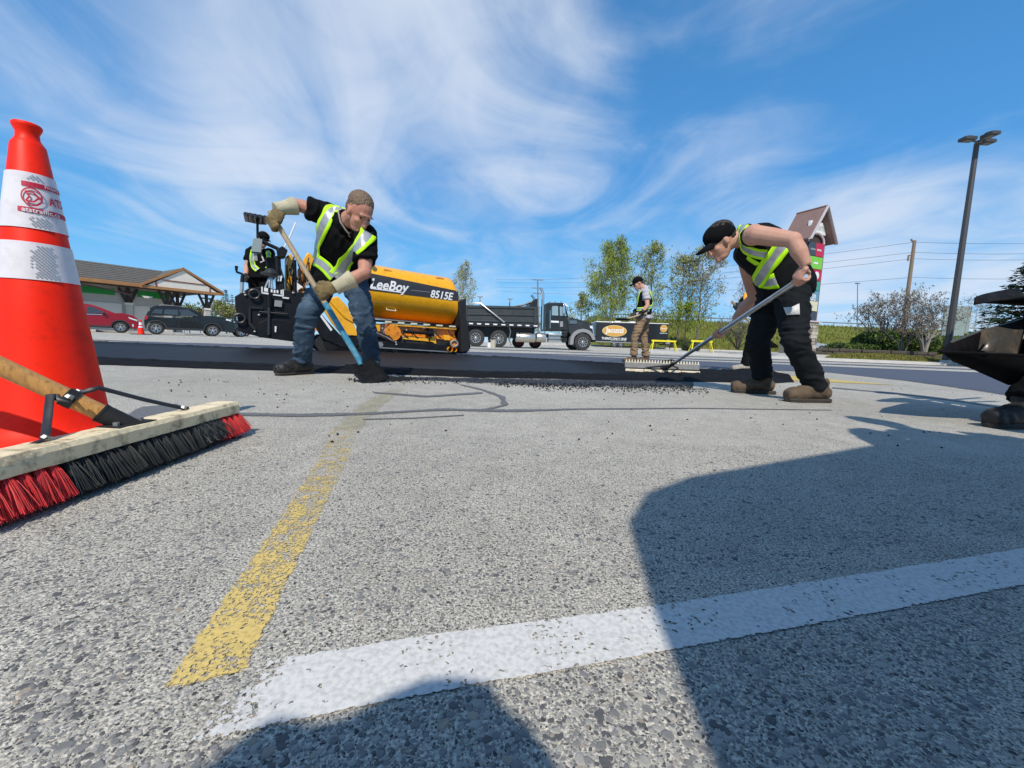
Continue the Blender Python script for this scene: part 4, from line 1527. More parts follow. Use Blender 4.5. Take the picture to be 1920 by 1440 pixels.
f = lambda a, b: S3B + dv * (a / 6) + V((0, 1, .12)) * ((b / 4 - .5) * .26 * (1 - .25 * (a / 6) ** 2)) - V((0, 0, .03)) * (1 - ((b / 4 - .5) * 2) ** 2)
mb.grid([[f(i, j) for j in range(5)] for i in range(7)])
o_ = mb.build('blade', 'blade_black', s3, world=True); o_.modifiers.new('thick', 'SOLIDIFY').thickness = .012

# --- the man half hidden behind the raker
Yh = 6.5
J = mk(pelvis=at(1428, 590, Yh), neck=at(1424, 516, Yh - .1), spine=at(1432, 552, Yh), hipL=at(1424, 596, Yh - .1), hipR=at(1430, 596, Yh + .1),
       knL=at(1408, 640, Yh - .1), knR=at(1424, 642, Yh + .1), anL=at(1397, 685, Yh), anR=at(1428, 684, Yh + .3),
       shL=at(1428, 524, Yh - .28), shR=at(1418, 524, Yh + .1), elL=at(1407, 552, Yh - .4), elR=at(1406, 556, Yh + .1),
       wrL=at(1388, 570, Yh - .42), wrR=at(1392, 576, Yh), haL=at(1382, 576, Yh - .42), haR=at(1392, 584, Yh - .15), head=at(1410, 500, Yh - .1), toeL=(-1, -.1, 0), toeR=(-1, 0, 0))
S4A, S4B = at(1378, 572, Yh - .42), at(1436, 640, Yh - .2)
J['axisL'] = S4A - S4B; J['axisR'] = S4A - S4B
J['haR'] = S4A.lerp(S4B, .25)
J['face'] = V((-.9, -.1, -.4)); J['up'] = V((-.4, 0, .9))
man4, bvh4, M4 = person('man in black gloves mostly hidden behind the stocky raker', J,
                        dict(top='shirt_black', legs='work_black', boots='shoe_pale', cap='shirt_black', gloves='black', skin='skin_light', sleeve=1.3, vox=.013, bvox=.011))
strap(man4, bvh4, [at(1403, 535, Yh - .3), at(1399, 550, Yh - .3), at(1398, 566, Yh - .3)], .07, [(-.5, .5, 'hivis_orange')], 'vest_strap', off=.02)
s4 = thing('shovel', 'dark pointed shovel held by the man hidden behind the raker', 'shovel', (S4B.x, S4B.y, 0))
mb = MB(); mb.tube([S4A + (S4A - S4B) * .1, S4B], [.018, .018], 9); mb.build('handle', 'shovel_wood', s4, world=True)
mb = MB()
e_ = at(1458, 648, Yh - .1)
pts = [at(1432, 636, Yh - .25), at(1444, 637, Yh - .2), at(1459, 648, Yh - .1), at(1440, 650, Yh), at(1426, 648, Yh - .1)]
mb.poly(pts); mb.poly([pts[0], pts[1], pts[2] + V((0, 0, -.02)), pts[3] + V((0, 0, -.02)), pts[4]])
o_ = mb.build('blade', 'blade_black', s4, world=True); o_.modifiers.new('thick', 'SOLIDIFY').thickness = .012

# --- the worker at the right edge with the wheelbarrow
Yw = 1.98
J = mk(pelvis=V((3.22, 2.10, .86)), neck=V((3.24, 2.12, 1.40)), spine=V((3.26, 2.1, 1.14)), hipL=V((3.20, 2.0, .84)), hipR=V((3.2, 2.2, .84)),
       knL=V((2.72, 1.96, .50)), knR=V((3.1, 2.2, .46)), anL=V((2.43, 1.93, .115)), anR=V((3.3, 2.2, .115)),
       shL=V((3.24, 1.9, 1.36)), shR=V((3.24, 2.34, 1.36)), elL=V((3.36, 1.84, 1.06)), elR=V((3.36, 2.4, 1.06)), wrL=V((3.14, 1.9, .88)), wrR=V((3.14, 2.4, .90)),
       haL=V((3.08, 1.9, .86)), haR=V((3.08, 2.4, .88)), head=V((3.2, 2.12, 1.62)), toeL=(-1, -.12, 0), toeR=(-1, 0, 0))
J['axisL'] = J['axisR'] = V((1, 0, .3))
J['face'] = V((-.9, 0, -.4)); J['up'] = V((-.3, 0, .9))
man5, bvh5, M5 = person('worker in black trousers and black boots beside the dark wheelbarrow at the right edge', J,
                        dict(top='work_black', legs='work_black', boots='boot_leather', cap='shirt_black', skin='skin_light', sleeve=1.3, hem=.09, tfold=.012, boot_l=.9))

# --- the operator standing on the paver
Yo = 7.35
zd = .40
J = mk(pelvis=at(487, 520, Yo), neck=at(487, 464, Yo), spine=at(486, 492, Yo), hipL=at(496, 524, Yo), hipR=at(477, 523, Yo),
       knL=at(497, 560, Yo - .05), knR=at(478, 560, Yo - .05), anL=at(498, 594, Yo), anR=at(478, 593, Yo),
       shL=at(507, 475, Yo), shR=at(470, 472, Yo), elL=at(510, 500, Yo - .1), elR=at(463, 500, Yo - .05), wrL=at(500, 512, Yo - .28), wrR=at(461, 517, Yo - .22),
       haL=at(496, 514, Yo - .34), haR=at(462, 524, Yo - .28), head=at(494, 449, Yo - .05), toeL=(.2, -1, 0), toeR=(-.2, -1, 0))
J['axisL'] = V((1, 0, 0)); J['axisR'] = V((.3, 0, 1))
J['face'] = V((.75, -.55, -.38)); J['up'] = V((.3, -.2, .9))
zfoot = min(J['anL'].z, J['anR'].z) - .115
man6, bvh6, M6 = person('operator in dark cap and black clothes standing on the screed of the yellow paver', J,
                        dict(top='shirt_black', legs='work_black', boots='boot_leather', cap='shirt_black', hair='hair_dark', gloves='black', skin='skin_light', sleeve=.6, vox=.013, bvox=.011, z=zfoot))
strap(man6, bvh6, [at(499, 464, Yo - .3), at(504, 478, Yo - .3), at(505, 492, Yo - .3), at(500, 505, Yo - .3)], .07, LANES, 'vest_strap', off=.02)
strap(man6, bvh6, [at(477, 470, Yo - .3), at(473, 486, Yo - .3), at(476, 500, Yo - .3), at(484, 507, Yo - .3)], .09, LANES, 'vest_strap', off=.02)

# --- people standing behind the photographer's spot; only their shadows fall into the picture
def stander(x, y, h, label, sh=.23, arm=.0, crouch=0.0, top='shirt_black'):
    k_ = h / 1.78
    c = V((x, y, 0))
    hz = .92 * k_ - crouch
    J = mk(pelvis=c + V((0, 0, hz)), neck=c + V((0, .05 + crouch * .25, hz + .54 * k_)), hipL=c + V((-.1, 0, hz - .03)), hipR=c + V((.1, 0, hz - .03)),
           knL=c + V((-.13, .05 + crouch * .7, .5 * k_ - crouch * .25)), knR=c + V((.13, .05 + crouch * .7, .5 * k_ - crouch * .25)), anL=c + V((-.13, 0, .115)), anR=c + V((.13, 0, .115)),
           shL=c + V((-sh, .05 + crouch * .25, hz + .48 * k_)), shR=c + V((sh, .05 + crouch * .25, hz + .48 * k_)),
           elL=c + V((-sh - .06 - arm, -.02, hz + .2)), elR=c + V((sh + .06 + arm, -.02, hz + .2)), wrL=c + V((-sh + .02, .2, hz + .05)), wrR=c + V((sh - .02, .2, hz + .05)),
           haL=c + V((-sh + .05, .27, hz + .03)), haR=c + V((sh - .05, .27, hz + .03)), head=c + V((0, .08 + crouch * .3, hz + .73 * k_)), toeL=(-.1, 1, 0), toeR=(.1, 1, 0))
    if crouch:
        J['elL'] = c + V((-sh - .03, .04, hz + .56)); J['wrL'] = c + V((-.12, .24, hz + .58)); J['haL'] = c + V((-.06, .28, hz + .57))
    J['face'] = V((0, 1, -.1)); J['up'] = V((0, 0, 1))
    return person(label, J, dict(top=top, legs='work_black', boots='boot_brown', cap='work_black', skin='skin_light', sleeve=1.3, vox=.016, bvox=.014))
# ------------------------------------------------------------------ the big traffic cone
CX, CY, CS = -1.167, 1.02, 1.09
cone = thing('traffic_cone', 'tall orange traffic cone with two white reflective collars standing behind the push broom', 'traffic cone', (CX, CY, 0))
ZT = .735 * CS
R0, R1 = .117, .0292
zb, zt = .035 * CS, .672 * CS
def cr(z): return R0 + (R1 - R0) * (z - zb) / (zt - zb)
mb = MB()
prof = [(R0 + .05, .030), (R0 + .022, .044), (R0 + .004, .07), (cr(.1), .1), (cr(.3), .3), (cr(zt - .002), zt - .002), (cr(zt) * .9, zt + .003), (.0205, zt + .013), (.0195, zt + .026), (.0245, zt + .037), (.0258, zt + .043), (.0235, zt + .0465), (.017, zt + .045), (.015, zt + .02)]
mb.lathe(prof, 64, (0, 0, 0))
mb.build('cone_body', 'cone_orange', cone, ang=50)
mb = MB()
bs_ = .17 * CS
pl = [(-bs_, -bs_ + .05), (-bs_ + .05, -bs_), (bs_ - .05, -bs_), (bs_, -bs_ + .05), (bs_, bs_ - .05), (bs_ - .05, bs_), (-bs_ + .05, bs_), (-bs_, bs_ - .05)]
mb.prism(pl, 0, .03, lambda u, v, w: V((u, v, w)))
mb.build('base_plate', 'cone_orange', cone, bev=.006, fix=True)
def collar(z0, z1, name='reflective_collar'):
    mb = MB()
    n = 64
    rings = [[V(((cr(z) + .0022) * math.cos(2 * PI * k / n), (cr(z) + .0022) * math.sin(2 * PI * k / n), z)) for k in range(n)] for z in (z0, (z0 + z1) / 2, z1)]
    mb.loft(rings, 0, False)
    return mb.build(name, 'reflective_white', cone)
def cz(py):
    """height on the cone axis seen at that row of the photograph"""
    d = ray(70 - (py - 500) * -.08, py)
    t = (CY - .09) / d.y
    return CAM_H + d.z * t
c_up = collar(cz(418), cz(303))
c_lo = collar(cz(521), cz(446))
vd = math.atan2(-CY, -CX)                        # towards the camera
def on_cone(ang, z, e=.0042):
    r = cr(z) + e
    return V((r * math.cos(ang), r * math.sin(ang), z))
def cone_patch(name, a0, a1, z0, z1, m, par, e=.0036, n=12):
    mb = MB()
    for i in range(n):
        u0, u1 = a0 + (a1 - a0) * i / n, a0 + (a1 - a0) * (i + 1) / n
        mb.quad(on_cone(u0, z0, e), on_cone(u1, z0, e), on_cone(u1, z1, e), on_cone(u0, z1, e))
    return mb.build(name, m, par)
A0 = vd
zA, zB = cz(340), cz(376)
cone_patch('printed_bar', A0 - .34, A0 + 1.4, cz(333), cz(323), 'print_red', c_up)
cone_patch('printed_bar', A0 - .46, A0 + 1.4, cz(386), cz(376), 'print_red', c_up)
def cone_text(s, ang, z, size, m, e=.0052, bold=0.0, width=None):
    def fn(x, y):
        zz = z + y
        return on_cone(ang + x / cr(zz), zz, e)
    return letter('lettering', s, fn, m, c_up, size, 0, bold, width)
cone_text('Property of', A0 + .92, cz(328), .0125, 'reflective_white', bold=.0002, width=.038)
cone_text('atstraffic.ca', A0 + .28, cz(381), .014, 'reflective_white', bold=.0003, width=.060)
zc_ = cz(354)
cone_text('ATS', A0 + .86, zc_ - .002, .026, 'print_red', bold=.0006, width=.031)
# round emblem: a ring with an open arrow head
mb = MB()
ro, ri = .0215, .0182
ea = A0 - .01
def emb(x, y, e=.0056): return on_cone(ea + x * .72 / cr(zc_ + y), zc_ + y, e)
for k in range(40):
    a, b = 2 * PI * k / 40, 2 * PI * (k + 1) / 40
    mb.quad(emb(ro * math.cos(a), ro * math.sin(a)), emb(ri * math.cos(a), ri * math.sin(a)), emb(ri * math.cos(b), ri * math.sin(b)), emb(ro * math.cos(b), ro * math.sin(b)))
def seg(p, q, w=.0034 * CS):
    d = V((q[0] - p[0], q[1] - p[1], 0)).normalized(); n_ = V((-d.y, d.x, 0)) * w / 2
    mb.quad(emb(p[0] + n_.x, p[1] + n_.y), emb(q[0] + n_.x, q[1] + n_.y), emb(q[0] - n_.x, q[1] - n_.y), emb(p[0] - n_.x, p[1] - n_.y))
u_ = CS * .001
for p, q in (((-11, 10), (3, 10)), ((3, 10), (13, 0)), ((13, 0), (3, -10)), ((3, -10), (-11, -10)), ((-11, 10), (-4, 0)), ((-4, 0), (-11, -10)), ((13, 0), (18, 0))):
    seg((p[0] * u_, p[1] * u_), (q[0] * u_, q[1] * u_))
mb.build('emblem', 'print_red', c_up, smooth=False)
# prismatic lozenges showing in the sheeting
def lozenges(z0, z1, a0, a1, par):
    mb = MB()
    n = 0
    dz = .0075
    z = z0 + .006
    row = 0
    while z < z1 - .006:
        da = .0068 / cr(z)
        k = 0
        a = a0 + (row % 2) * da / 2
        while a < a1:
            w, h = .0026 / cr(z), .0026
            edge = min(1, (a - a0) / .18, (a1 - a) / .18)
            if rnd.random() < .35 + .65 * edge:
                mb.quad(on_cone(a - w, z, .0030), on_cone(a, z - h, .0030), on_cone(a + w, z, .0030), on_cone(a, z + h, .0030))
            a += da
        z += dz / 2
        row += 1
    o = mb.build('prism_pattern', 'prism_grey', par, smooth=False)
    o['kind'] = 'stuff'
lozenges(cz(521), cz(446), vd - .12, vd + .52, c_lo)
lozenges(cz(418), cz(388), vd - .1, vd + .5, c_up)
lozenges(cz(322), cz(304), vd - .1, vd + .5, c_up)

# ------------------------------------------------------------------ the push broom
pA, pB = at(462, 806, 1.25), at(-110, 1040, .50)
pA, pB = gr(455, 806), gr(-130, 1016)
pA.z = pB.z = 0
dirn = (pB - pA).normalized()
# the block sits above the bristles; its far end and near end as seen
bA, bB = at(432, 762, 1.22), at(-125, 893, .50)
zc0 = (bA.z + bB.z) / 2
broom = thing('push_broom', 'wide push broom with red and black bristles lying in front of the big cone', 'broom', (pA.x, pA.y, 0))
L_ = (pB - pA).length
side = V((-dirn.y, dirn.x, 0))
if side.x > 0:
    side = -side                                  # away from the viewer's side, under the handle
up = V((0, 0, 1))
HB = .070                                         # underside of the block
tl = (up * .965 + side * -.0 ).normalized()
def bp(s, w, z):                                  # along, across, up
    return pA + dirn * s + side * w + up * z
mb = MB()
W2 = .034
sec = [(-W2, HB), (-W2, HB + .024), (-W2 + .006, HB + .033), (W2 - .006, HB + .033), (W2, HB + .024), (W2, HB)]
rings = []
nn_ = 40
for i in range(nn_ + 1):
    s = .072 + (L_ - .072) * i / nn_
    rings.append([bp(s, w + .0009 * noise.noise(V((s * 30, w * 40, z * 60))), z + .0012 * noise.noise(V((s * 40, w * 30 + 5, z * 50)))) for w, z in sec])
mb.loft(rings)
blk = mb.build('block', 'block_paint', broom, world=True, ang=30, fix=True)
# tufts: each a bunch of bristles splayed outwards
def tuft_mesh(name, m, seed, tangle=0.0):
    r = random.Random(seed)
    mb = MB()
    for k in range(110):
        a = r.random() * 6.28
        q = r.random() ** .5
        b0 = V((math.cos(a) * q * .0065, math.sin(a) * q * .0065, 0))
        spread = V((math.cos(a) * q * .0125 + r.gauss(0, .0022), math.sin(a) * q * .010 + r.gauss(0, .003), -(.066 + r.gauss(0, .0022))))
        mid = b0 + spread * .5 + V((0, .003, 0))
        end = b0 + spread
        if tangle:
            mid += V((r.gauss(0, .012), r.gauss(0, .006), r.gauss(0, .01)))
            end += V((r.gauss(0, .018), r.gauss(0, .008), abs(r.gauss(0, .012))))
        mb.tube([b0, b0.lerp(mid, .5) + V((0, .0015, 0)), mid, mid.lerp(end, .55), end], [.0007, .0008, .0008, .0007, .0005], 3, cap=False)
    return mb.mesh(name, m, smooth=True, ang=80)
TM = {}
for key, m in (('red', 'bristle_red'), ('black', 'bristle_black')):
    TM[key] = [tuft_mesh('tuft', m, i + (50 if key == 'red' else 0)) for i in range(4)]
TM['tangle'] = [tuft_mesh('tuft', 'bristle_black', 200 + i, 1.0) for i in range(3)]
basis = Matrix((dirn, -side, up)).transposed().to_4x4()   # local x along, y to the viewer
inv_root = ROOTM[broom.name].inverted()
pitch_ = .0235
nt_ = int(L_ / pitch_)
for i in range(nt_):
    s = .084 + i * pitch_
    if s > L_ - .01:
        break
    px_frac = s / L_
    if s < .16:
        key = 'red'
    elif s < .25:
        key = 'tangle'
    elif s < .60:
        key = 'black'
    else:
        key = 'red'
    for row, w in enumerate((-.024, -.004, .018)):
        me = rnd.choice(TM[key])
        o = link('bristle_tuft', me, broom)
        lean = Matrix.Rotation(R(rnd.gauss(22 * max(0, 1 - (s - .05) / .12) - 14 * max(0, (s - L_ + .2) / .2), 3)), 4, 'Y') @ Matrix.Rotation(R(rnd.gauss((24, 10, -6)[row], 2.5)), 4, 'X')
        o.matrix_local = inv_root @ Matrix.Translation(bp(s + (row % 2) * pitch_ * .5 + rnd.gauss(0, .0015), w, HB + .002)) @ basis @ lean @ Matrix.Rotation(rnd.random() * .6 - .3, 4, 'Z')
# socket, handle, braces
s_c = min((k * .002 for k in range(40, 400)), key=lambda q: abs(proj(bp(q, 0, HB + .034))[0] - 242))
sk0 = bp(s_c, .002, HB + .03)
yh = sk0.y - .11
h1 = at(-10, 682, yh + .0)
hd = (h1 - sk0).normalized()
mb = MB(); mb.tube([sk0 - hd * .03, sk0 + hd * .02, sk0 + hd * .05], [.018, .0195, .0195], 18); mb.tube([sk0 + hd * .048, sk0 + hd * .053], [.0205, .0205], 18)
mb.box(sk0 + V((0, 0, .002)), (.05, .09, .006))
mb.build('socket', 'rubber_black', broom, world=True)
mb = MB(); mb.tube([sk0 + hd * .03, sk0 + hd * .25, sk0 + hd * .5, sk0 + hd * 1.0, sk0 + hd * 1.45], .0168, 20)
mb.build('handle', 'handle_wood', broom, world=True)
cl = sk0 + hd * .105
mb = MB(); mb.tube([cl - hd * .010, cl + hd * .010], [.0192, .0192], 18); mb.build('clamp', 'rubber_black', broom, world=True)
hup = (up - hd * up.dot(hd)).normalized()
hs = hd.cross(hup)
if hs.dot(dirn) < 0:
    hs = -hs
s_of = lambda x: min((k * .002 for k in range(5, 500)), key=lambda q: abs(proj(bp(q, 0, HB + .034))[0] - x))
for sg, span in ((1, s_of(99) - s_c), (-1, s_c - s_of(352))):
    e0 = cl + hs * sg * .018 + hup * .006
    e1 = cl + hs * sg * .055 + hup * .004
    foot = bp(s_c + sg * span, .012, HB + .034)
    k1 = e0.lerp(foot, .28) + hup * .012 + hd * .03
    ft2 = foot + dirn * sg * .02
    mb = MB()
    path = [e0, e1, e1.lerp(k1, .6), k1, k1.lerp(foot, .5), foot + up * .004, ft2]
    mb.tube(path, .0075 if sg > 0 else .0055, 10, flat=.3, hint=hup)
    br = mb.build('brace', 'steel_dark', broom, world=True, ang=60)
    for p in (e1.lerp(e0, .3) + hup * .004, foot + up * .004):
        mb = MB(); mb.tube([p, p + hup * .006], [.0075, .006], 6); mb.build('wing_nut', 'steel_bare', br, world=True)
for ds in (-.03, .03):
    mb = MB(); p = bp(s_c + ds, 0, HB + .034); mb.tube([p, p + up * .008], [.006, .006], 6); mb.build('bolt', 'steel_bare', blk, world=True)

# ------------------------------------------------------------------ the wheelbarrow tray and the shovel over it
wb = thing('wheelbarrow', 'dark dented wheelbarrow with pointed tray at the right edge', 'wheelbarrow', (2.75, 2.2, 0))
nr = [at(1765, 660, 1.98), at(1850, 663, 1.90), at(1930, 667, 1.88), V((2.95, 1.95, .52))]
fr = [at(1781, 643, 2.12), at(1838, 621, 2.36), at(1925, 597, 2.48), V((3.05, 2.5, .62))]
bn = [at(1786, 678, 2.02), at(1822, 692, 2.0), at(1890, 722, 2.0), V((2.85, 2.05, .2))]
bf = [at(1790, 676, 2.1), at(1826, 690, 2.26), at(1895, 716, 2.3), V((2.88, 2.38, .2))]
mb = MB()
for i in range(3):
    mb.quad(nr[i], bn[i], bn[i + 1], nr[i + 1])
    mb.quad(bn[i], bf[i], bf[i + 1], bn[i + 1])
    mb.quad(bf[i], fr[i], fr[i + 1], bf[i + 1])
mb.quad(nr[0], fr[0], bf[0], bn[0])
mb.quad(nr[3], bn[3], bf[3], fr[3])
o_ = mb.build('tray', 'barrow_shaded', wb, world=True, ang=20)
o_.modifiers.new('thick', 'SOLIDIFY').thickness = .005
mb = MB()
ins = lambda p, c: p.lerp(c, .03) + V((0, 0, .004))
cc = sum(nr + fr + bn + bf, V((0, 0, 0))) / 16
for i in range(3):
    mb.quad(ins(bf[i], cc), ins(fr[i], cc), ins(fr[i + 1], cc), ins(bf[i + 1], cc))
mb.build('tray_lining', 'barrow_inside', wb, world=True)
mb = MB(); mb.tube(nr, .007, 8); mb.tube([nr[0], fr[0]], .007, 8); mb.build('rim', 'barrow_shaded', wb, world=True)
mb = MB(); mb.tube(fr, .0065, 8); mb.build('rim', 'barrow_rim', wb, world=True)
for y_ in (1.98, 2.44):
    mb = MB(); mb.tube([V((2.72, y_, .30)), V((2.8, y_, .32)), V((3.2, y_, .62)), V((3.75, y_, .86))], .018, 8); mb.build('handle', 'shovel_wood', wb, world=True)
    mb = MB(); mb.tube([V((2.85, y_, .36)), V((3.1, y_, .02)), V((3.25, y_, .02)), V((3.3, y_, .6))], .014, 8); mb.build('leg', 'steel_dark', wb, world=True)
mb = MB()
ry = Matrix.Rotation(R(90), 3, 'X')
mb.lathe([(.09, -.035), (.165, -.045), (.19, -.03), (.195, 0), (.19, .03), (.165, .045), (.09, .035)], 24, (2.98, 2.22, .195), ry)
mb.build('wheel', 'tyre', wb, world=True)
# brace plate inside
mb = MB()
q0, q1 = at(1838, 655, 2.28), at(1862, 660, 2.28)
mb.poly([at(1838, 658, 2.2), at(1862, 628, 2.28), at(1871, 628, 2.28), at(1866, 660, 2.2)])
o_ = mb.build('gusset_plate', 'barrow_rim', wb, world=True); o_.modifiers.new('thick', 'SOLIDIFY').thickness = .004

ss = thing('scoop_shovel', 'black scoop shovel with its pointed blade held over the wheelbarrow', 'shovel', tuple(at(1880, 562, 2.35)))
mb = MB()
rows = []
for i in range(9):
    t = i / 8
    c = at(1826 + 130 * t, 565.5 - 5 * t, 2.3 + .1 * t)
    hw = .13 * min(1, (t * 1.3) ** .75)
    dp = .10 * t ** .8
    row = []
    for j in range(9):
        q = (j / 8 - .5) * 2
        row.append(c + V((0, q * hw * 1.0, dp * (q * q) - dp * .45 + q * .02)))
    rows.append(row)
mb.grid(rows)
o_ = mb.build('blade', 'blade_black', ss, world=True); o_.modifiers.new('thick', 'SOLIDIFY').thickness = .008
mb = MB(); p_ = at(1952, 556, 2.4); mb.tube([p_ - V((.1, 0, 0)), p_ + V((.25, 0, .12)), p_ + V((.9, .1, .4))], .018, 10); mb.build('handle', 'shovel_wood', ss, world=True)
# ------------------------------------------------------------------ vehicles
def zp(ox, oy, sc):
    return lambda x, y: (ox + x / sc, oy + y / sc)


uvw = lambda u, v, w: V((u, w, v))
RX = Matrix.Rotation(R(90), 3, 'X')


def wheel(parent, x, z, r, w0, width, rim='rim_alu', frac=.62, spokes=5, dark='rim_dark', dual=False, name='wheel'):
    """tyre with a rim and spokes; w0 = the outer side wall, towards the viewer"""
    o_ = V((x, w0 + width / 2, z))
    mb = MB()
    h = width / 2
    mb.lathe([(r * frac * .98, h * .7), (r * frac, h * .92), (r * .86, h), (r * .96, h * .86), (r, h * .5), (r, -h * .5), (r * .96, -h * .86), (r * .86, -h), (r * frac, -h * .92), (r * frac * .98, -h * .7)], 32, o_, RX, cap=False)
    t = mb.build(name, 'tyre', parent)
    mb = MB()
    rr = r * frac
    mb.lathe([(rr * 1.0, h * .95), (rr * .95, h * .9), (rr * .9, h * .45), (0.01, h * .35)], 28, o_, RX, cap=False)
    mb.lathe([(rr * .97, -h * .95), (rr * .9, -h * .5), (.01, -h * .4)], 28, o_, RX, cap=False)
    mb.build('rim_well', dark, t, fix=False)
    mb = MB()
    mb.lathe([(rr * 1.02, h * .96), (rr * 1.0, h * 1.02), (rr * .93, h * 1.0), (rr * .9, h * .8)], 28, o_, RX, cap=False)
    mb.lathe([(rr * .2, h * .5), (rr * .2, h * .9), (rr * .12, h * .98), (.005, h * .98)], 16, o_, RX, cap=False)
    for k in range(spokes):
        a = 2 * PI * k / spokes + .3
        for da in ((-.14, .14) if spokes <= 6 else (0,)):
            p0 = o_ + V((math.cos(a + da * .4) * rr * .15, -h * .8, math.sin(a + da * .4) * rr * .15))
            p1 = o_ + V((math.cos(a + da * 1.6) * rr * .95, -h * .93, math.sin(a + da * 1.6) * rr * .95))
            mb.bar(p0, p1, rr * (.13 if spokes <= 6 else .1), h * .18, hint=V((0, 1, 0)))
    mb.build('rim', rim, t)
    return t


def arc_pts(cx, cz, r, z_end, n=12, rev=False):
    """arch over a wheel, from front to rear"""
    a0 = math.asin(max(-1, min(1, (z_end - cz) / r)))
    q = [(cx + r * math.cos(a0 + (PI - 2 * a0) * i / n), cz + r * math.sin(a0 + (PI - 2 * a0) * i / n)) for i in range(n + 1)]
    return q


def car(label, cat, name, face, top, wheels, sill, Wd, paint, green, belt, windows, group=None, tum=.32, wr=.36, arch=1.14, rim='rim_alu', clad=None, glass='glass_dark', lights=(), handles=(), mirror=None, roofrail=None, tyre_w=.23, z0=0.0, front_z=None):
    """side outline built into a car body with depth; all coordinates are metres along the near side"""
    root = thing(name, label, cat, face.loc(), face.ang, group)
    poly = list(top)                                   # rear bottom -> over the top -> front bottom
    bot = []
    for (x, z) in sorted(wheels, reverse=True):
        bot += arc_pts(x, z, wr * arch, sill)
    body = poly + bot
    mb = MB()
    bow = lambda u: .05 * (((u - (top[0][0] + top[-1][0]) / 2) / ((top[-1][0] - top[0][0]) / 2)) ** 4)
    n = len(body)
    # layered shell, a little narrower at sill and bonnet height
    zs0 = min(p[1] for p in body)
    zs1 = max(p[1] for p in body)
    def off(u, v):
        k = (v - zs0) / max(1e-6, zs1 - zs0)
        return bow(u) * 1.6 + .05 * max(0, k - .55) ** 1.5 + .03 * max(0, .3 - k)
    mb.prism(body, 0, 1, lambda u, v, w: V((u, off(u, v), v)), 0, lambda u, v, w: V((u, Wd - off(u, v), v)))
    b = mb.build('body', paint, root, ang=30, fix=True, bev=.025)
    mb = MB()
    g0 = lambda u, v, w: V((u, .012 + max(0, v - belt) * tum + w, v))
    g1 = lambda u, v, w: V((u, Wd - .012 - max(0, v - belt) * tum - w, v))
    ub_ = MB(); ub_.b2((top[0][0] + .25, .27, sill - .02), (top[-1][0] - .2, Wd - .27, sill + .45)); ub_.build('underbody', 'paver_black', root)
    mb.prism(green, 0, 0, g0, 0, g1)
    mb.build('cabin', paint, root, ang=30, fix=True, bev=.03)
    for wn in windows:
        mb = MB()
        mb.prism(wn, -.006, .02, g0)
        mb.build('window', glass, root, fix=True)
        mb = MB()
        mb.prism(wn, -.006, .02, g1)
        mb.build('window', glass, root, fix=True)
    # windscreen between the first pillar points of the cabin (front two points of green)
    fr = green[-2:]
    mb = MB()
    (u0, v0), (u1, v1) = fr
    e = .02
    du, dv = (v0 - v1), (u1 - u0)
    ln = math.hypot(du, dv)
    nx_, nz_ = abs(du / ln) * e, abs(dv / ln) * e
    f_ = lambda t: (u0 + (u1 - u0) * t + nx_, v0 + (v1 - v0) * t + nz_)
    (a0, b0), (a1, b1) = f_(.1), f_(.92)
    i0, i1 = .012 + (b0 - belt) * tum + .08, .012 + max(0, b1 - belt) * tum + .08
    mb.quad(V((a0, i0, b0)), V((a1, i1, b1)), V((a1, Wd - i1, b1)), V((a0, Wd - i0, b0)))
    mb.build('windscreen', 'glass_pale', root)
    for k, (x, z) in enumerate(wheels):
        wheel(root, x, z, wr, .02, tyre_w, rim)
        wheel(root, x, z, wr, Wd - tyre_w - .02, tyre_w, rim)
    if clad:
        for (x, z) in wheels:
            mb = MB()
            o_ = arc_pts(x, z, wr * arch * 1.17, sill - .01, 14)
            i_ = arc_pts(x, z, wr * arch * .985, sill - .01, 14)
            pl = o_ + list(reversed(i_))
            mb.prism(pl, -.022, .09, lambda u, v, w: V((u, off(u, v) + w, v)))
            mb.build('arch_trim', clad, root, fix=True)
        ws = sorted(wheels)
        mb = MB()
        xa, xb = ws[0][0] + wr * arch, ws[1][0] - wr * arch
        mb.prism([(xa, sill - .01), (xb, sill - .01), (xb, sill + .11), (xa, sill + .11)], -.018, .06, lambda u, v, w: V((u, off(u, v) + w, v)))
        mb.build('sill_trim', clad, root, fix=True)
    for nm, pl, m in lights:
        mb = MB()
        mb.prism(pl, -.012, .05, lambda u, v, w: V((u, off(u, v) + w, v)))
        mb.build(nm, m, root, fix=True)
    for (x, z) in handles:
        mb = MB(); mb.tube([V((x - .09, off(x, z) - .012, z)), V((x - .07, off(x, z) - .03, z)), V((x + .07, off(x, z) - .03, z)), V((x + .09, off(x, z) - .012, z))], .012, 6)
        mb.build('door_handle', paint, root)
    if mirror:
        x, z = mirror
        mb = MB(); mb.ell((x, -.06, z), (.09, .1, .07)); mb.build('mirror', 'trim_plastic', root)
        mb = MB(); mb.ell((x, Wd + .06, z), (.09, .1, .07)); mb.build('mirror', 'trim_plastic', root)
    return root, off


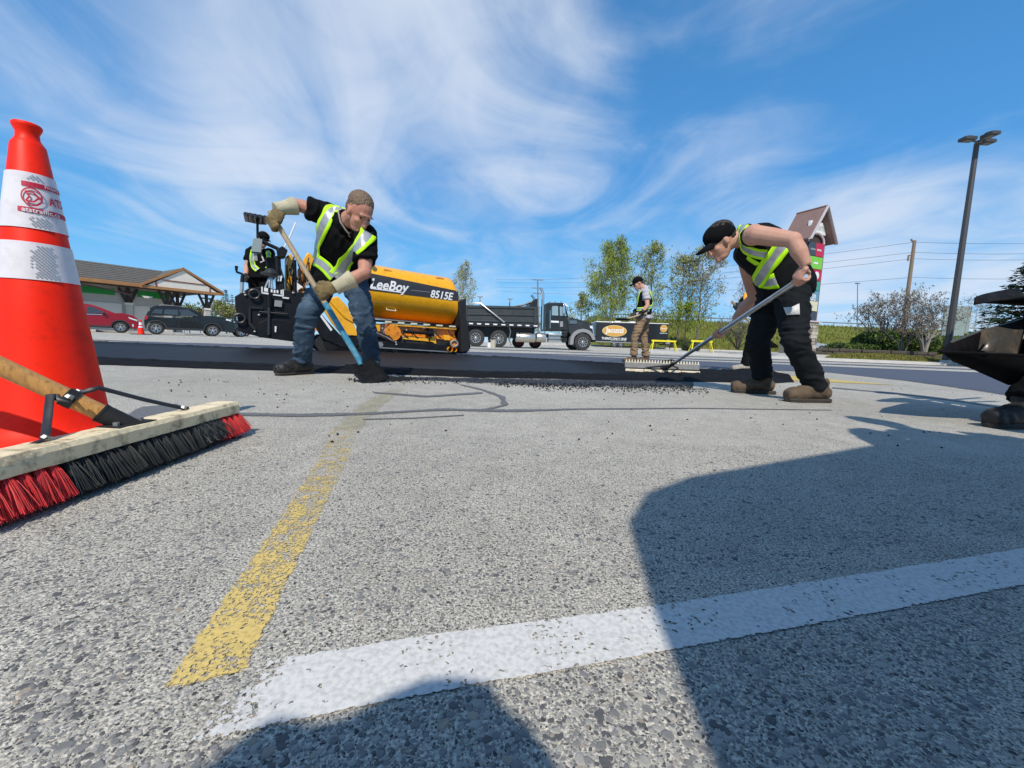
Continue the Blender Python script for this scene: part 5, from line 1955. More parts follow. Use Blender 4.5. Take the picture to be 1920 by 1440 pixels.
# black compact SUV beside the small cone
FJ = Face((-20.8, 24.0), math.atan2(1.8, 2.04))
j = zp(140, 470, 6.4)
u = lambda x, y, w=0: FJ.uv(*j(x, y), w)
top = [(-.50, .38), u(832, 850), u(838, 800), u(852, 772), (.0, 1.02), (1.2, 1.03), u(1545, 782), u(1610, 782), u(1790, 800), u(1905, 845), u(1928, 900), (3.86, .36), (3.62, .30)]
green = [u(856, 775), u(900, 682), u(985, 655), u(1150, 655), u(1290, 676), u(1405, 697), u(1556, 786)]
wins = [[u(925, 748), u(962, 702), u(1052, 702), u(1050, 756)], [u(1070, 760), u(1082, 704), u(1238, 704), u(1240, 774)], [u(1258, 778), u(1256, 706), u(1362, 706), u(1490, 786)]]
suv1, off1 = car('black compact SUV parked behind the small orange cone', 'suv', 'parked_car', FJ, top, [(0, .36), (2.68, .36)], .33, 1.86, 'suv_black', green, 1.0, wins,
                 clad='trim_plastic', wr=.365, glass='glass_dark', mirror=u(1470, 785), handles=[u(1075, 790), u(1330, 812)],
                 lights=[('tail_lamp', [u(836, 795), u(856, 775), u(880, 790), u(870, 820), u(840, 830)], 'lamp_red'), ('headlamp', [u(1820, 815), u(1880, 835), u(1880, 850), u(1815, 835)], 'lamp_clear'), ('door_seam', [u(1247, 700), u(1252, 700), u(1252, 960), u(1247, 960)], 'trim_plastic')])
mb = MB(); mb.tube([V((.2, .3, 1.70)), V((.3, .3, 1.745)), V((1.2, .3, 1.735)), V((1.35, .3, 1.68))], .016, 6); mb.build('roof_rail', 'steel_bare', suv1)

# red SUV behind the big cone
FR = Face((-24.3, 25.5), math.atan2(1.8, 2.04))
u = lambda x, y, w=0: FR.uv(*j(x, y), w)
top = [(-3.75, .40), (-3.8, .95), (-3.5, 1.06), (-1.2, 1.05), u(420, 752), u(560, 748), u(690, 775), u(752, 815), u(765, 870), (.86, .42), (.72, .28)]
green = [(-3.6, 1.05), (-3.2, 1.58), (-2.6, 1.66), (-1.7, 1.66), u(190, 642), u(330, 690), u(520, 765)]
wins = [[(-3.3, 1.1), (-3.05, 1.52), (-2.6, 1.56), (-2.6, 1.1)], [(-2.5, 1.1), (-2.5, 1.56), (-1.75, 1.56), (-1.72, 1.1)], [u(146, 745), u(140, 668), u(215, 672), u(385, 752)]]
suv2, off2 = car('dark red SUV parked behind the big cone in front of the white van', 'suv', 'parked_car', FR, top, [(-2.75, .345), (0, .345)], .30, 1.84, 'suv_red', green, 1.04, wins,
                 clad='trim_plastic', wr=.345, mirror=u(345, 750), handles=[(-1.6, .93), (-2.55, .95)],
                 lights=[('headlamp', [u(640, 795), u(750, 830), u(752, 848), u(655, 815)], 'lamp_clear'), ('fog_lamp', [u(690, 880), u(708, 885), u(708, 915), u(692, 910)], 'lamp_clear'), ('door_trim', [u(120, 757), u(330, 764), u(330, 771), u(120, 764)], 'chrome')])

# white van behind the red SUV
FV = Face((-28.2, 28.8), math.atan2(1.8, 2.04))
u = lambda x, y, w=0: FV.uv(*j(x, y), w)
top = [(-5.6, .45), (-5.65, 1.2), (-4, 1.25), (-1, 1.25), u(470, 700), u(560, 745), u(590, 790), (1.0, .5), (.8, .35)]
green = [(-5.6, 1.2), (-5.5, 2.35), u(60, 552), u(190, 560), u(300, 590), u(385, 640), u(500, 735)]
van, _ = car('white high-roofed van parked behind the dark red SUV', 'van', 'parked_van', FV, top, [(-3.9, .36), (.0, .36)], .36, 1.98, 'van_white', green, 1.25, [[u(345, 705), u(335, 655), u(395, 655), u(475, 735)]], wr=.36, tum=.12, mirror=None)

# dark sedan and a blue car seen past the black SUV
FS = Face((-18.6, 29.5), math.atan2(1.8, 2.04))
u = lambda x, y, w=0: FS.uv(*j(x, y), w)
def small_car(label, x0, y0, ang, paint, k=1.0, g=0.0):
    F_ = Face((x0, y0, g), ang)
    top = [(-.8 * k, .35), (-.85 * k, .85), (-.6 * k, .95), (2.0, .96), (3.2 * k, .84), (3.5 * k, .6), (3.45 * k, .3)]
    green = [(-.45, .92), (.1, 1.36), (.6, 1.45), (1.4, 1.45), (2.35, .95)]
    wins = [[(-.15, .98), (.2, 1.32), (.85, 1.38), (.85, .98)], [(.95, .98), (.95, 1.38), (1.4, 1.37), (2.05, .98)]]
    return car(label, 'car', 'parked_car', F_, top, [(0, .32), (2.65, .32)], .28, 1.78, paint, green, .94, wins, wr=.32, lights=[('headlamp', [(3.15, .68), (3.45, .66), (3.4, .76), (3.1, .78)], 'lamp_clear')], mirror=(1.95, 1.0))
small_car('charcoal sedan half hidden behind the black SUV', -19.0, 28.8, math.atan2(1.8, 2.04), 'car_charcoal')
small_car('small blue car far off between the black SUV and the paver', -22.4, 34.5, math.atan2(1.8, 2.04), 'car_blue')
p_ = at(1551, 650, 44)
small_car('silver car half hidden behind the pylon sign base', p_.x - 3.2, 44, 0.0, 'car_silver', 1.0, gz(20, 44) + .25)
# cars on the embankment road far away
for px, lab, pc in ((1586, 'white car passing on the far embankment road', 'van_white'), (1302, 'dark car far off on the embankment road above the sawhorses', 'car_charcoal')):
    pass

# ------------------------------------------------------------------ dump truck
FT = Face((-2.27, 25.0), math.atan2(.8, 6.67))
tz = zp(850, 500, 6.4)
u = lambda x, y, w=0: FT.uv(*tz(x, y), w)
tr = thing('dump_truck', 'dark grey dump truck with chrome exhaust stacks parked behind the paver', 'dump truck', FT.loc(), FT.ang)
WT = 2.45
# box
mb = MB()
bl, br_, tl_, tr__ = u(130, 690), u(1030, 700), u(140, 458), u(1010, 480)
mb.prism([bl, br_, tr__, tl_], .06, .12, uvw)
mb.prism([bl, br_, tr__, tl_], WT - .12, WT - .06, uvw)
mb.prism([bl, br_, (br_[0], bl[1] + .06), (bl[0], bl[1] + .06)], .06, WT - .06, uvw)
mb.prism([(br_[0] - .06, bl[1]), (br_[0], bl[1]), (tr__[0], tr__[1]), (tr__[0] - .06, tr__[1])], .1, WT - .1, uvw)
box = mb.build('dump_box', 'box_grey', tr, fix=True)
for y0, y1 in ((462, 490), (556, 575), (640, 655)):
    mb = MB()
    a, b = u(135, y0), u(1015, y0 + 18)
    c, d = u(1015, y1 + 18), u(135, y1)
    mb.prism([a, b, c, d], .0, .07, uvw); mb.build('side_rib', 'box_grey', box, bev=.015, fix=True)
mb = MB(); a, b = u(130, 688), u(1020, 712); mb.prism([a, b, (b[0], b[1] - .11), (a[0], a[1] - .11)], -.02, .06, uvw); mb.build('lower_rail', 'truck_black', box, fix=True)
for k in range(9):
    x = 188 + k * 97
    mb = MB(); a = u(x, 683 + k * 3.5); mb.prism([(a[0], a[1] - .03), (a[0] + .24, a[1] - .03), (a[0] + .24, a[1] + .045), (a[0], a[1] + .045)], -.03, -.015, uvw); mb.build('reflector_strip', 'white_paint', box, fix=True)
for x in (150, 990):
    mb = MB(); a = u(x, 465 if x < 500 else 482); b = u(x, 688); mb.prism([(a[0] - .08, b[1]), (a[0] + .08, b[1]), (a[0] + .08, a[1]), (a[0] - .08, a[1])], -.03, .05, uvw); mb.build('corner_post', 'box_grey', box, fix=True)
mb = MB(); mb.prism([u(72, 700), u(128, 700), u(138, 445), u(100, 445)], .02, WT - .02, uvw); mb.build('tailgate', 'truck_black', tr, bev=.02, fix=True)
mb = MB(); mb.prism([u(60, 730), u(118, 730), u(118, 850), u(60, 850)], .1, WT - .1, uvw); mb.build('rear_bumper', 'truck_black', tr, fix=True)
mb = MB(); mb.tube([V((*u(190, 440),)).to_3d() if 0 else uvw(*u(190, 440), .2), uvw(*u(320, 436), -.05), uvw(*u(545, 615), -.08), uvw(*u(612, 668), -.06)], [.035, .045, .05, .06], 8); mb.build('tarp_arm', 'alu_dull', tr)
mb = MB(); mb.tube([uvw(*u(700, 478), .3), uvw(*u(850, 455), .3), uvw(*u(930, 425), .3), uvw(*u(1000, 400), .3)], [.03, .05, .06, .05], 8)
mb.prism([u(915, 490), u(1010, 490), u(1015, 385), u(985, 385), u(925, 440)], .05, WT - .05, uvw); mb.build('tarp_roll', 'truck_black', tr, fix=True)
mb = MB(); mb.tube([uvw(*u(680, 470), .4), uvw(*u(680, 425), .4)], .02, 6); mb.build('box_lever', 'truck_black', tr)
# frame
mb = MB(); a, b = u(150, 775), u(1480, 815); mb.prism([a, b, (b[0], b[1] - .22), (a[0], a[1] - .22)], .75, 1.0, uvw); mb.prism([a, b, (b[0], b[1] - .22), (a[0], a[1] - .22)], 1.45, 1.7, uvw); mb.build('chassis_rail', 'truck_black', tr, fix=True)
mb = MB(); a, b = u(160, 700), u(1000, 730); mb.prism([a, b, (b[0], .62), (a[0], .62)], .66, WT - .66, uvw); mb.build('subframe', 'truck_black', tr, fix=True)
# wheels
for (x, y, rr) in ((270, 858, .53), (545, 862, .53)):
    a = u(x, y)
    for w0 in (.0, .34, WT - .3, WT - .62):
        wheel(tr, a[0], .53, rr, w0, .28, 'alu_dull', .56, 10)
a = u(1555, 905)
for w0 in (.0, WT - .32):
    wheel(tr, a[0], .53, .53, w0, .32, 'alu_dull', .56, 10)
for x in (820, 1035):
    a = u(x, 925); wheel(tr, a[0], .40, .40, 1.5, .28, 'lamp_red', .5, 8)
# cab
mb = MB()
cabp = [u(1122, 765), u(1130, 440), u(1150, 425), u(1330, 430), u(1352, 452), u(1392, 590), u(1392, 770)]
mb.prism(cabp, .2, WT - .2, uvw)
cab = mb.build('cab', 'truck_grey', tr, bev=.05, fix=True)
for pl in ([u(1190, 580), u(1190, 480), u(1205, 468), u(1268, 470), u(1275, 585)], [u(1288, 585), u(1285, 475), u(1325, 480), u(1368, 590)]):
    mb = MB(); mb.prism(pl, .19, .215, uvw); mb.build('window', 'glass_pale', cab, fix=True)
mb = MB(); mb.prism([u(1265, 470), u(1268, 590), u(1284, 590), u(1284, 470)], .18, .21, uvw); mb.build('window_pillar', 'truck_black', cab, fix=True)
mb = MB()
a, b = u(1345, 468), u(1390, 585)
mb.quad(V((a[0] + .03, .35, a[1])), V((b[0] + .02, .3, b[1])), V((b[0] + .02, WT - .3, b[1])), V((a[0] + .03, WT - .35, a[1]))); mb.build('windscreen', 'glass_dark', cab)
mb = MB(); mb.prism([u(1330, 428), u(1362, 440), u(1396, 472), u(1380, 478), u(1330, 450)], .25, WT - .25, uvw); mb.build('sun_visor', 'white_paint', cab, fix=True)
mb = MB()
for k in range(3):
    mb.tube([uvw(*u(1175 + k * 70, 425), .5), uvw(*u(1175 + k * 70, 402), .5)], [.05, .03], 8)
mb.build('roof_lamps', 'chrome', cab)
mb = MB(); mb.tube([uvw(*u(1168, 740), .17), uvw(*u(1170, 520), .17)], .02, 6); mb.build('grab_handle', 'chrome', cab)
mb = MB(); mb.prism([u(1180, 645), u(1275, 650), u(1275, 672), u(1180, 668)], .19, .21, uvw); mb.build('door_lettering_band', 'sign_white', cab, fix=True)
mb = MB(); mb.prism([u(1288, 655), u(1325, 655), u(1325, 720), u(1288, 720)], .185, .21, uvw); mb.build('door_decal', 'fender_grey', cab, fix=True)
mb = MB(); mb.prism([u(1318, 560), u(1345, 560), u(1340, 460), u(1318, 460)], -.02, .12, uvw); mb.tube([uvw(*u(1330, 470), .05), uvw(*u(1340, 470), .3)], .02, 6); mb.build('mirror', 'chrome', cab, bev=.02, fix=True)
# bonnet
mb = MB()
hp = [u(1392, 770), u(1392, 598), u(1440, 605), u(1560, 636), u(1650, 668), u(1682, 700), u(1692, 790), u(1700, 840), u(1640, 850)]
a_ = u(1555, 905)
hp = hp[:8] + arc_pts(a_[0], .53, .66, .75)[0:] + [u(1420, 830)]
mb.prism(hp, .0, 0, lambda q, v, w: V((q, .22 + max(0, v - 1.1) * .22 + w, v)), 0, lambda q, v, w: V((q, WT - .22 - max(0, v - 1.1) * .22, v)))
hood = mb.build('bonnet', 'truck_grey', tr, bev=.06, fix=True)
for k in range(4):
    x = 1410 + k * 22
    mb = MB(); mb.prism([u(x, 645), u(x + 15, 647), u(x + 17, 680), u(x + 2, 678)], .27, .36, uvw); mb.build('side_vent', 'chrome', hood, fix=True)
    mb = MB(); mb.prism([u(x + 4, 650), u(x + 12, 651), u(x + 13, 675), u(x + 5, 674)], .262, .3, uvw); mb.build('vent_opening', 'truck_black', hood, fix=True)
mb = MB()
o_, i_ = arc_pts(a_[0], .53, .82, .70, 16), arc_pts(a_[0], .53, .62, .70, 16)
mb.prism(o_[:] + [u(1405, 860), u(1400, 935), u(1440, 935)] + list(reversed(i_)), .0, .42, uvw); mb.build('fender', 'fender_grey', tr, bev=.03, fix=True)
mb = MB(); mb.prism([u(1672, 700), u(1698, 705), u(1712, 830), u(1690, 835)], .35, WT - .35, uvw); mb.build('grille', 'chrome', tr, fix=True)
mb = MB(); mb.prism([u(1680, 830), u(1718, 832), u(1718, 900), u(1690, 905)], .1, WT - .1, uvw); mb.build('front_bumper', 'truck_black', tr, bev=.03, fix=True)
mb = MB(); mb.prism([u(1650, 705), u(1680, 715), u(1685, 745), u(1655, 735)], .2, .3, uvw); mb.build('headlamp', 'lamp_clear', tr, fix=True)
# stacks, tanks, steps
mb = MB(); q = [u(1080, 745), u(1090, 320), u(1078, 280), u(1062, 248)]; mb.tube([uvw(*p, .35) for p in q], [.085, .085, .085, .09], 12); mb.build('exhaust_stack', 'chrome', tr)
mb = MB(); q = [u(1045, 680), u(1040, 380), u(1030, 340), u(998, 300)]; mb.tube([uvw(*p, 1.9) for p in q], [.085, .085, .085, .085], 12); mb.build('exhaust_stack', 'chrome', tr)
mb = MB(); mb.tube([uvw(*u(1030, 720), .3), uvw(*u(1035, 470), .3)], [.06, .06], 8); mb.build('stack_guard', 'alu_dull', tr)
def cyl(nm, x0, x1, y, r_, w, m, par=tr):
    mb = MB(); a, b = u(x0, y), u(x1, y); mb.tube([V((a[0], w, a[1])), V((a[0] + .03, w, a[1])), V((b[0] - .03, w, a[1])), V((b[0], w, a[1]))], [r_ * .93, r_, r_, r_ * .93], 20)
    return mb.build(nm, m, par)
ft = cyl('fuel_tank', 758, 990, 845, .30, .35, 'alu_dull'); cyl('fuel_tank', 1006, 1118, 848, .29, .35, 'alu_dull')
for x in (800, 950):
    mb = MB(); a = u(x, 845); mb.lathe([(.305, -.03), (.305, .03)], 20, V((a[0], .35, a[1])), Matrix.Rotation(R(90), 3, 'Y'), cap=False); mb.build('tank_strap', 'chrome', ft)
mb = MB(); mb.prism([u(1142, 905), u(1295, 905), u(1290, 835), u(1320, 815), u(1145, 800)], .05, .5, uvw); mb.build('step_box', 'alu_dull', tr, bev=.02, fix=True)
for y in (825, 865):
    mb = MB(); a, b = u(1140, y), u(1300, y + 4); mb.prism([a, b, (b[0], b[1] - .03), (a[0], a[1] - .03)], -.02, .3, uvw); mb.build('step', 'truck_black', tr, fix=True)
for y in (815, 885):
    mb = MB(); a = u(1345, y); mb.tube([V((a[0], .1, a[1])), V((a[0], .6, a[1]))], .14, 12); mb.build('air_tank', 'truck_black', tr)
mb = MB(); mb.tube([uvw(*u(670, 720), .1), uvw(*u(690, 780), .1), uvw(*u(665, 880), .1), uvw(*u(700, 945), .1)], .03, 6); mb.build('mudguard_bracket', 'steel_bare', tr)
mb = MB(); mb.prism([u(122, 720), u(132, 720), u(128, 855), u(118, 855)], .02, .6, uvw); mb.build('mud_flap', 'rubber_black', tr, fix=True)
# pails by the rear wheels
for i, (x, y, lab) in enumerate(((478, 968, 'tan pail standing by the rear wheel of the dump truck'), (430, 960, 'small white pail beside the tan pail at the truck wheel'))):
    p = at(*tz(x, y), 23.6)
    t = thing('pail', lab, 'pail', (p.x, p.y, 0), 0, 'pails by the truck wheel')
    r_ = .16 if i == 0 else .12
    h_ = .42 if i == 0 else .26
    mb = MB(); mb.lathe([(r_ * .85, 0), (r_ * .95, h_ * .5), (r_, h_), (r_ * 1.06, h_), (r_ * 1.06, h_ + .02), (r_ * .9, h_ + .025), (.01, h_ + .03)], 18); mb.build('tub', 'pail_tan' if i == 0 else 'white_paint', t)
    mb = MB(); mb.tube([V((-r_, 0, h_)), V((-r_ * .8, 0, h_ + .12)), V((0, 0, h_ + .17)), V((r_ * .8, 0, h_ + .12)), V((r_, 0, h_))], .008, 5); mb.build('handle', 'steel_bare', t)

# ------------------------------------------------------------------ black enclosed trailer
ZG = .25
FL = Face((7.7, 39.0, ZG), 0.0)
lz = zp(1080, 440, 5.54)
u = lambda x, y, w=0: FL.uv(*lz(x, y), w)
tl = thing('cargo_trailer', 'black enclosed cargo trailer with gold oval logo parked by the trees', 'trailer', FL.loc(), 0)
mb = MB()
pl = [u(203, 1110), u(760, 1132), u(948, 1072), u(955, 940), u(950, 930), u(203, 918)]
pl = [(0, .52), (5.0, .52), (6.75, .62), (6.85, 1.6), (6.75, 2.37), (0, 2.33)]
mb.prism(pl, 0, 2.3, uvw); tb_ = mb.build('body', 'trailer_black', tl, bev=.05, fix=True)
mb = MB(); mb.prism([(-.02, 2.33), (6.78, 2.37), (6.74, 2.43), (-.02, 2.40)], -.02, 2.32, uvw); mb.build('roof_trim', 'white_paint', tl, fix=True)
mb = MB(); mb.prism([(-.02, .46), (4.95, .46), (4.95, .54), (-.02, .54)], -.015, .06, uvw); mb.build('lower_trim', 'alu_dull', tl, fix=True)
lg = u(400, 1000)
def oval(nm, c, rx, rz, m, e):
    mb = MB(); mb.prism([(c[0] + rx * math.cos(2 * PI * k / 40), c[1] + rz * math.sin(2 * PI * k / 40)) for k in range(40)], -e, .0, uvw); return mb.build(nm, m, tl, fix=True)
lx, lzz = lg[0], lg[1] 
oval('logo_rim', (lx, lzz), 1.15, .53, 'logo_rim', .006); oval('logo_oval', (lx, lzz), 1.07, .475, 'logo_gold', .012)
letter('lettering', 'Jacuzzi', lambda x, y: V((lx + x, -.018, lzz + y)), 'sign_white', tl, .66, 0, .02, 1.7)
letter('lettering', "THERE'S ONLY ONE", lambda x, y: V((lx + x, -.008, lzz - .72 + y)), 'sign_white', tl, .30, 0, .008, 2.35)
c2 = u(912, 975)
oval('logo_rim', c2, .34, .34, 'logo_rim', .006); oval('logo_oval', c2, .31, .31, 'logo_gold', .012)
letter('lettering', 'Jacuzzi', lambda x, y: V((c2[0] + x, -.018, c2[1] + y)), 'sign_white', tl, .17, 0, .006, .48)
letter('lettering', "THERE'S ONLY ONE", lambda x, y: V((c2[0] + x, -.008, c2[1] - .44 + y)), 'sign_white', tl, .11, 0, .004, .72)
for x in (398, 466):
    a = u(x, 1140)
    wheel(tl, a[0], .33, .33, .0, .2, 'rim_alu', .62, 8)
mb = MB(); a, b = u(398, 1140), u(466, 1140); mb.prism([(a[0] - .42, .52), (a[0] - .36, .72), (a[0] + .3, .74), ((a[0] + b[0]) / 2, .68), (b[0] - .3, .74), (b[0] + .36, .72), (b[0] + .42, .52), (b[0] + .36, .52), (b[0] + .3, .66), (b[0] - .3, .66), (a[0] + .3, .66), (a[0] - .3, .66), (a[0] - .36, .52)], -.06, .25, uvw); mb.build('fender', 'alu_dull', tl, fix=True)
mb = MB(); mb.tube([V((6.6, .6, .48)), V((8.0, 1.15, .45))], .06, 6); mb.tube([V((6.6, 1.7, .48)), V((8.0, 1.15, .45))], .06, 6); mb.tube([V((7.5, 1.15, .9)), V((7.5, 1.15, .05))], .05, 8); mb.build('tongue', 'steel_dark', tl)
mb = MB(); mb.b2((6.9, .8, .5), (7.35, 1.5, .95)); mb.build('battery_box', 'fender_grey', tl, bev=.02)
mb = MB()
for x in (1.9, 3.3, 4.4):
    mb.b2((x, .5, 2.40), (x + .5, 1.4, 2.52))
mb.build('roof_vent', 'white_paint', tl)

# ------------------------------------------------------------------ sawhorses
def sawhorse(px0, px1, py0, py1, y, label):
    a, b = at(px0, py0, y), at(px1, py0 + (px1 - px0) * .035, y)
    g = gz(a.x, y)
    L_ = b.x - a.x
    t = thing('sawhorse', label, 'sawhorse', (a.x, y, g), 0, 'yellow sawhorses on the lot')
    h = a.z - g
    mb = MB(); mb.b2((0, -.03, h - .13), (L_, .03, h)); mb.build('rail', 'sawhorse_yellow', t, bev=.006)
    for x, sx in ((.16, -1), (L_ - .16, 1)):
        for sy in (-1, 1):
            mb = MB(); mb.bar((x, sy * .04, h - .05), (x + sx * .20, sy * .30, 0), .07, .035); mb.build('leg', 'sawhorse_yellow', t)
        mb = MB(); mb.bar((x + sx * .11, -.18, h * .4), (x + sx * .11, .18, h * .4), .06, .03); mb.build('brace', 'sawhorse_yellow', t)
sawhorse(1222, 1268, 637, 655, 33.0, 'yellow sawhorse in front of the trailer tongue')
sawhorse(1296, 1336, 637.5, 657, 31.0, 'yellow sawhorse right of the trailer, in front of the bare shrub')

# ------------------------------------------------------------------ small distant cone
p = at(265, 633, 21.5)
sc_ = thing('traffic_cone', 'small orange cone with white collars in front of the black SUV', 'traffic cone', (p.x, p.y, 0))
mb = MB(); mb.lathe([(.155, .03), (.14, .06), (.105, .3), (.06, .58), (.035, .74), (.04, .76), (.02, .77)], 20); mb.build('cone_body', 'cone_orange', sc_)
mb = MB(); mb.box((0, 0, .018), (.62, .62, .036)); mb.build('base_plate', 'cone_black', sc_, bev=.008)
for z0, z1 in ((.36, .44), (.50, .63)):
    f_ = lambda z: .155 + (.035 - .155) * (z - .03) / .71 + .005
    mb = MB(); mb.lathe([(f_(z0), z0), (f_(z1), z1)], 20, cap=False); mb.build('reflective_collar', 'reflective_white', sc_)

# ------------------------------------------------------------------ the paver
FP = Face((-2.6, 7.6), math.atan2(.9, 1.5))
pv = thing('asphalt_paver', 'orange-yellow asphalt paver with black screed working behind the shoveller', 'paver', FP.loc(), FP.ang)
u = lambda x, y, w=0: FP.uv(x, y, w)
# rounded hood
s0, s1 = -.08, 1.70
def hz(s):
    f = (s - s0) / (s1 - s0)
    tz_ = 1.67 + (1.585 - 1.67) * f
    bz_ = .72 + (.655 - .72) * f
    if f > .93:
        tz_ -= .16 * ((f - .93) / .07) ** 2
    return bz_, tz_
WH = 1.65
def hood_y(s, z):
    b, t = hz(s)
    k = (z - (b + t) * .5 - .02) / ((t - b) * .5)
    return .0 + .30 * max(0, k) ** 3.2 + .34 * max(0, -k) ** 2.2
mb = MB()
rings = []
for i in range(29):
    s = s0 + (s1 - s0) * i / 28
    b, t = hz(s)
    near = [V((s, hood_y(s, b + (t - b) * q / 16), b + (t - b) * q / 16)) for q in range(17)]
    far = [V((s, WH - p.y, p.z)) for p in reversed(near)]
    rings.append(near + far)
mb.loft(rings)
hd_ = mb.build('hood', 'paver_orange', pv, ang=35, fix=True)
def hsurf(s, z, e=.006): return V((s, hood_y(s, z) - e, z))
def hood_patch(nm, quad, m, e=.006, nu=24, nv=10, par=None):
    """quad of pixels (tl, tr, br, bl)"""
    q = [u(*p) for p in quad]
    mb = MB()
    P = [[None] * (nv + 1) for _ in range(nu + 1)]
    for a in range(nu + 1):
        for b in range(nv + 1):
            fa, fb = a / nu, b / nv
            t_ = (q[0][0] + (q[1][0] - q[0][0]) * fa, q[0][1] + (q[1][1] - q[0][1]) * fa)
            o_ = (q[3][0] + (q[2][0] - q[3][0]) * fa, q[3][1] + (q[2][1] - q[3][1]) * fa)
            P[a][b] = hsurf(t_[0] + (o_[0] - t_[0]) * fb, t_[1] + (o_[1] - t_[1]) * fb, e)
    for a in range(nu):
        for b in range(nv):
            mb.quad(P[a][b], P[a][b + 1], P[a + 1][b + 1], P[a + 1][b])
    return mb.build(nm, m, par or hd_)
hood_patch('decal_band', [(695, 511.5), (861, 546), (859.5, 564.5), (691, 544)], 'decal_dark')
hood_patch('decal_line', [(695, 539.5), (753, 547.3), (752.5, 549.3), (694.5, 541.5)], 'white_paint', .009, 12, 1)
hood_patch('decal_line', [(770, 543.5), (806, 547.5), (806, 548.3), (770, 544.3)], 'fender_grey', .009, 12, 1)
def hood_text(sx, px0, px1, pyc0, pyc1, hpx, shear, bold):
    a, b = u(px0, pyc0), u(px1, pyc1)
    Wd = b[0] - a[0]
    slope = (b[1] - a[1]) / Wd
    cx, cz_ = (a[0] + b[0]) / 2, (a[1] + b[1]) / 2
    hh = abs(u(px0, pyc0 - hpx / 2)[1] - u(px0, pyc0 + hpx / 2)[1])
    fn = lambda x, y: hsurf(cx + x, cz_ + y + slope * x, .010)
    return letter('lettering', sx, fn, 'white_paint', hd_, hh * 1.38, shear, bold * .35, Wd)
hood_text('LeeBoy', 693.5, 767, 533.5, 543.0, 19, .30, .018)
hood_text('8515E', 807, 850, 550.5, 556.5, 14.5, .25, .014)
for x0, y0 in ((723, 503.5), (823, 518.5)):
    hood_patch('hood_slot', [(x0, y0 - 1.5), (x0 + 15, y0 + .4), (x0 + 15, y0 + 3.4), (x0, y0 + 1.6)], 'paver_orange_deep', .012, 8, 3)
a = u(737, 579)
mb = MB(); w_ = hood_y(a[0], a[1]) - .02
mb.tube([V((a[0] - .085, w_ + .05, a[1] + .06)), V((a[0] - .085, w_ - .02, a[1] - .02)), V((a[0] + .085, w_ - .02, a[1] - .03)), V((a[0] + .085, w_ + .05, a[1] + .05))], .012, 8); mb.build('hood_handle', 'sign_cream', hd_)
a = u(684, 575); mb = MB(); mb.prism([u(682, 573), u(697, 574), u(697, 578), u(684, 578)], -.02, .1, uvw); mb.build('hood_latch', 'paver_orange', hd_, fix=True)
mb = MB(); mb.prism([u(676, 480), u(690, 482), u(702, 484), u(712, 492), u(712, 500), u(690, 500), u(685, 600), u(676, 600)], .36, .9, uvw); mb.build('end_panel', 'paver_orange', pv, bev=.01, fix=True)
mb = MB(); mb.prism([u(694, 478), u(700, 478), u(701, 494), u(695, 494)], -.02, .3, uvw); mb.build('seat_back', 'paver_orange', pv, bev=.01, fix=True)
# edge under the hood with hazard dashes
mb = MB(); mb.prism([u(690, 598), u(862, 610), u(862, 614), u(690, 602)], -.0, .12, uvw); mb.build('side_step', 'paver_black', pv, fix=True)
for k in range(6):
    x = 722 + k * 24
    y = 603.2 + k * 1.72
    mb = MB(); mb.prism([u(x, y - 1.6), u(x + 12, y - .8), u(x + 12, y + 1.8), u(x, y + 1.0)], -.006, .01, uvw); mb.build('reflector_strip', 'sign_cream', pv, fix=True)
# lower frame
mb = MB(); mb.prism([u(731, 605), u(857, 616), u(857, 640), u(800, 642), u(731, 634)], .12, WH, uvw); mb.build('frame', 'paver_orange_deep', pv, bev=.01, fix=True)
mb = MB(); mb.prism([u(731, 606), u(857, 614.5), u(856, 618), u(731, 610)], .02, .14, uvw); mb.build('frame_flange', 'paver_orange', pv, fix=True)
for pl in ([u(756, 628), u(806, 634), u(806, 641), u(756, 636)], [u(808, 624), u(818, 625), u(820, 645), u(808, 644)], [u(834, 628), u(855, 630), u(855, 639), u(834, 638)], [u(703, 606), u(714, 607), u(714, 622), u(702, 621)]):
    mb = MB(); mb.prism(pl, .04, .2, uvw); mb.build('frame_plate', 'paver_orange', pv, bev=.008, fix=True)
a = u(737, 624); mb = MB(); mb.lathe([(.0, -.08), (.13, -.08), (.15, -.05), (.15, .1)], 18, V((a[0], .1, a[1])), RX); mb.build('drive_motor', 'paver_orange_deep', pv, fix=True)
for k in range(5):
    q = 2 * PI * k / 5
    mb = MB(); c_ = V((a[0] + .09 * math.cos(q), .0, a[1] + .09 * math.sin(q))); mb.tube([c_, c_ + V((0, .05, 0))], .028, 6); mb.build('motor_bolt', 'paver_orange', pv)
mb = MB(); mb.tube([uvw(*u(757, 621), .0), uvw(*u(800, 625), .0)], .028, 10); mb.tube([uvw(*u(800, 625), .0), uvw(*u(812, 626), .0)], .05, 10); mb.build('ram', 'paver_black', pv)
mb = MB(); mb.tube([uvw(*u(757, 622), -.0), uvw(*u(782, 624), .0)], .016, 8); mb.build('ram_rod', 'chrome', pv)
mb = MB(); mb.prism([u(803, 616), u(812, 617), u(812, 629), u(803, 628)], -.02, .1, uvw); mb.build('valve_block', 'paver_black', pv, fix=True)
for x, y in ((762, 619), (756, 632), (742, 642), (743, 646), (717, 616), (816, 629), (795, 615)):
    mb = MB(); p_ = uvw(*u(x, y), -.01); mb.ell(p_, .022, nu=8, nv=6); mb.build('grease_fitting', 'steel_bare', pv)
for k in range(3):
    mb = MB(); mb.tube([uvw(*u(698 + k * 6, 624 - k * 1), .0), uvw(*u(720 + k * 6, 634 - k), -.01), uvw(*u(738, 641), -.01)], .012, 6); mb.build('hydraulic_hose', 'steel_bare' if k == 1 else 'hose_black', pv)
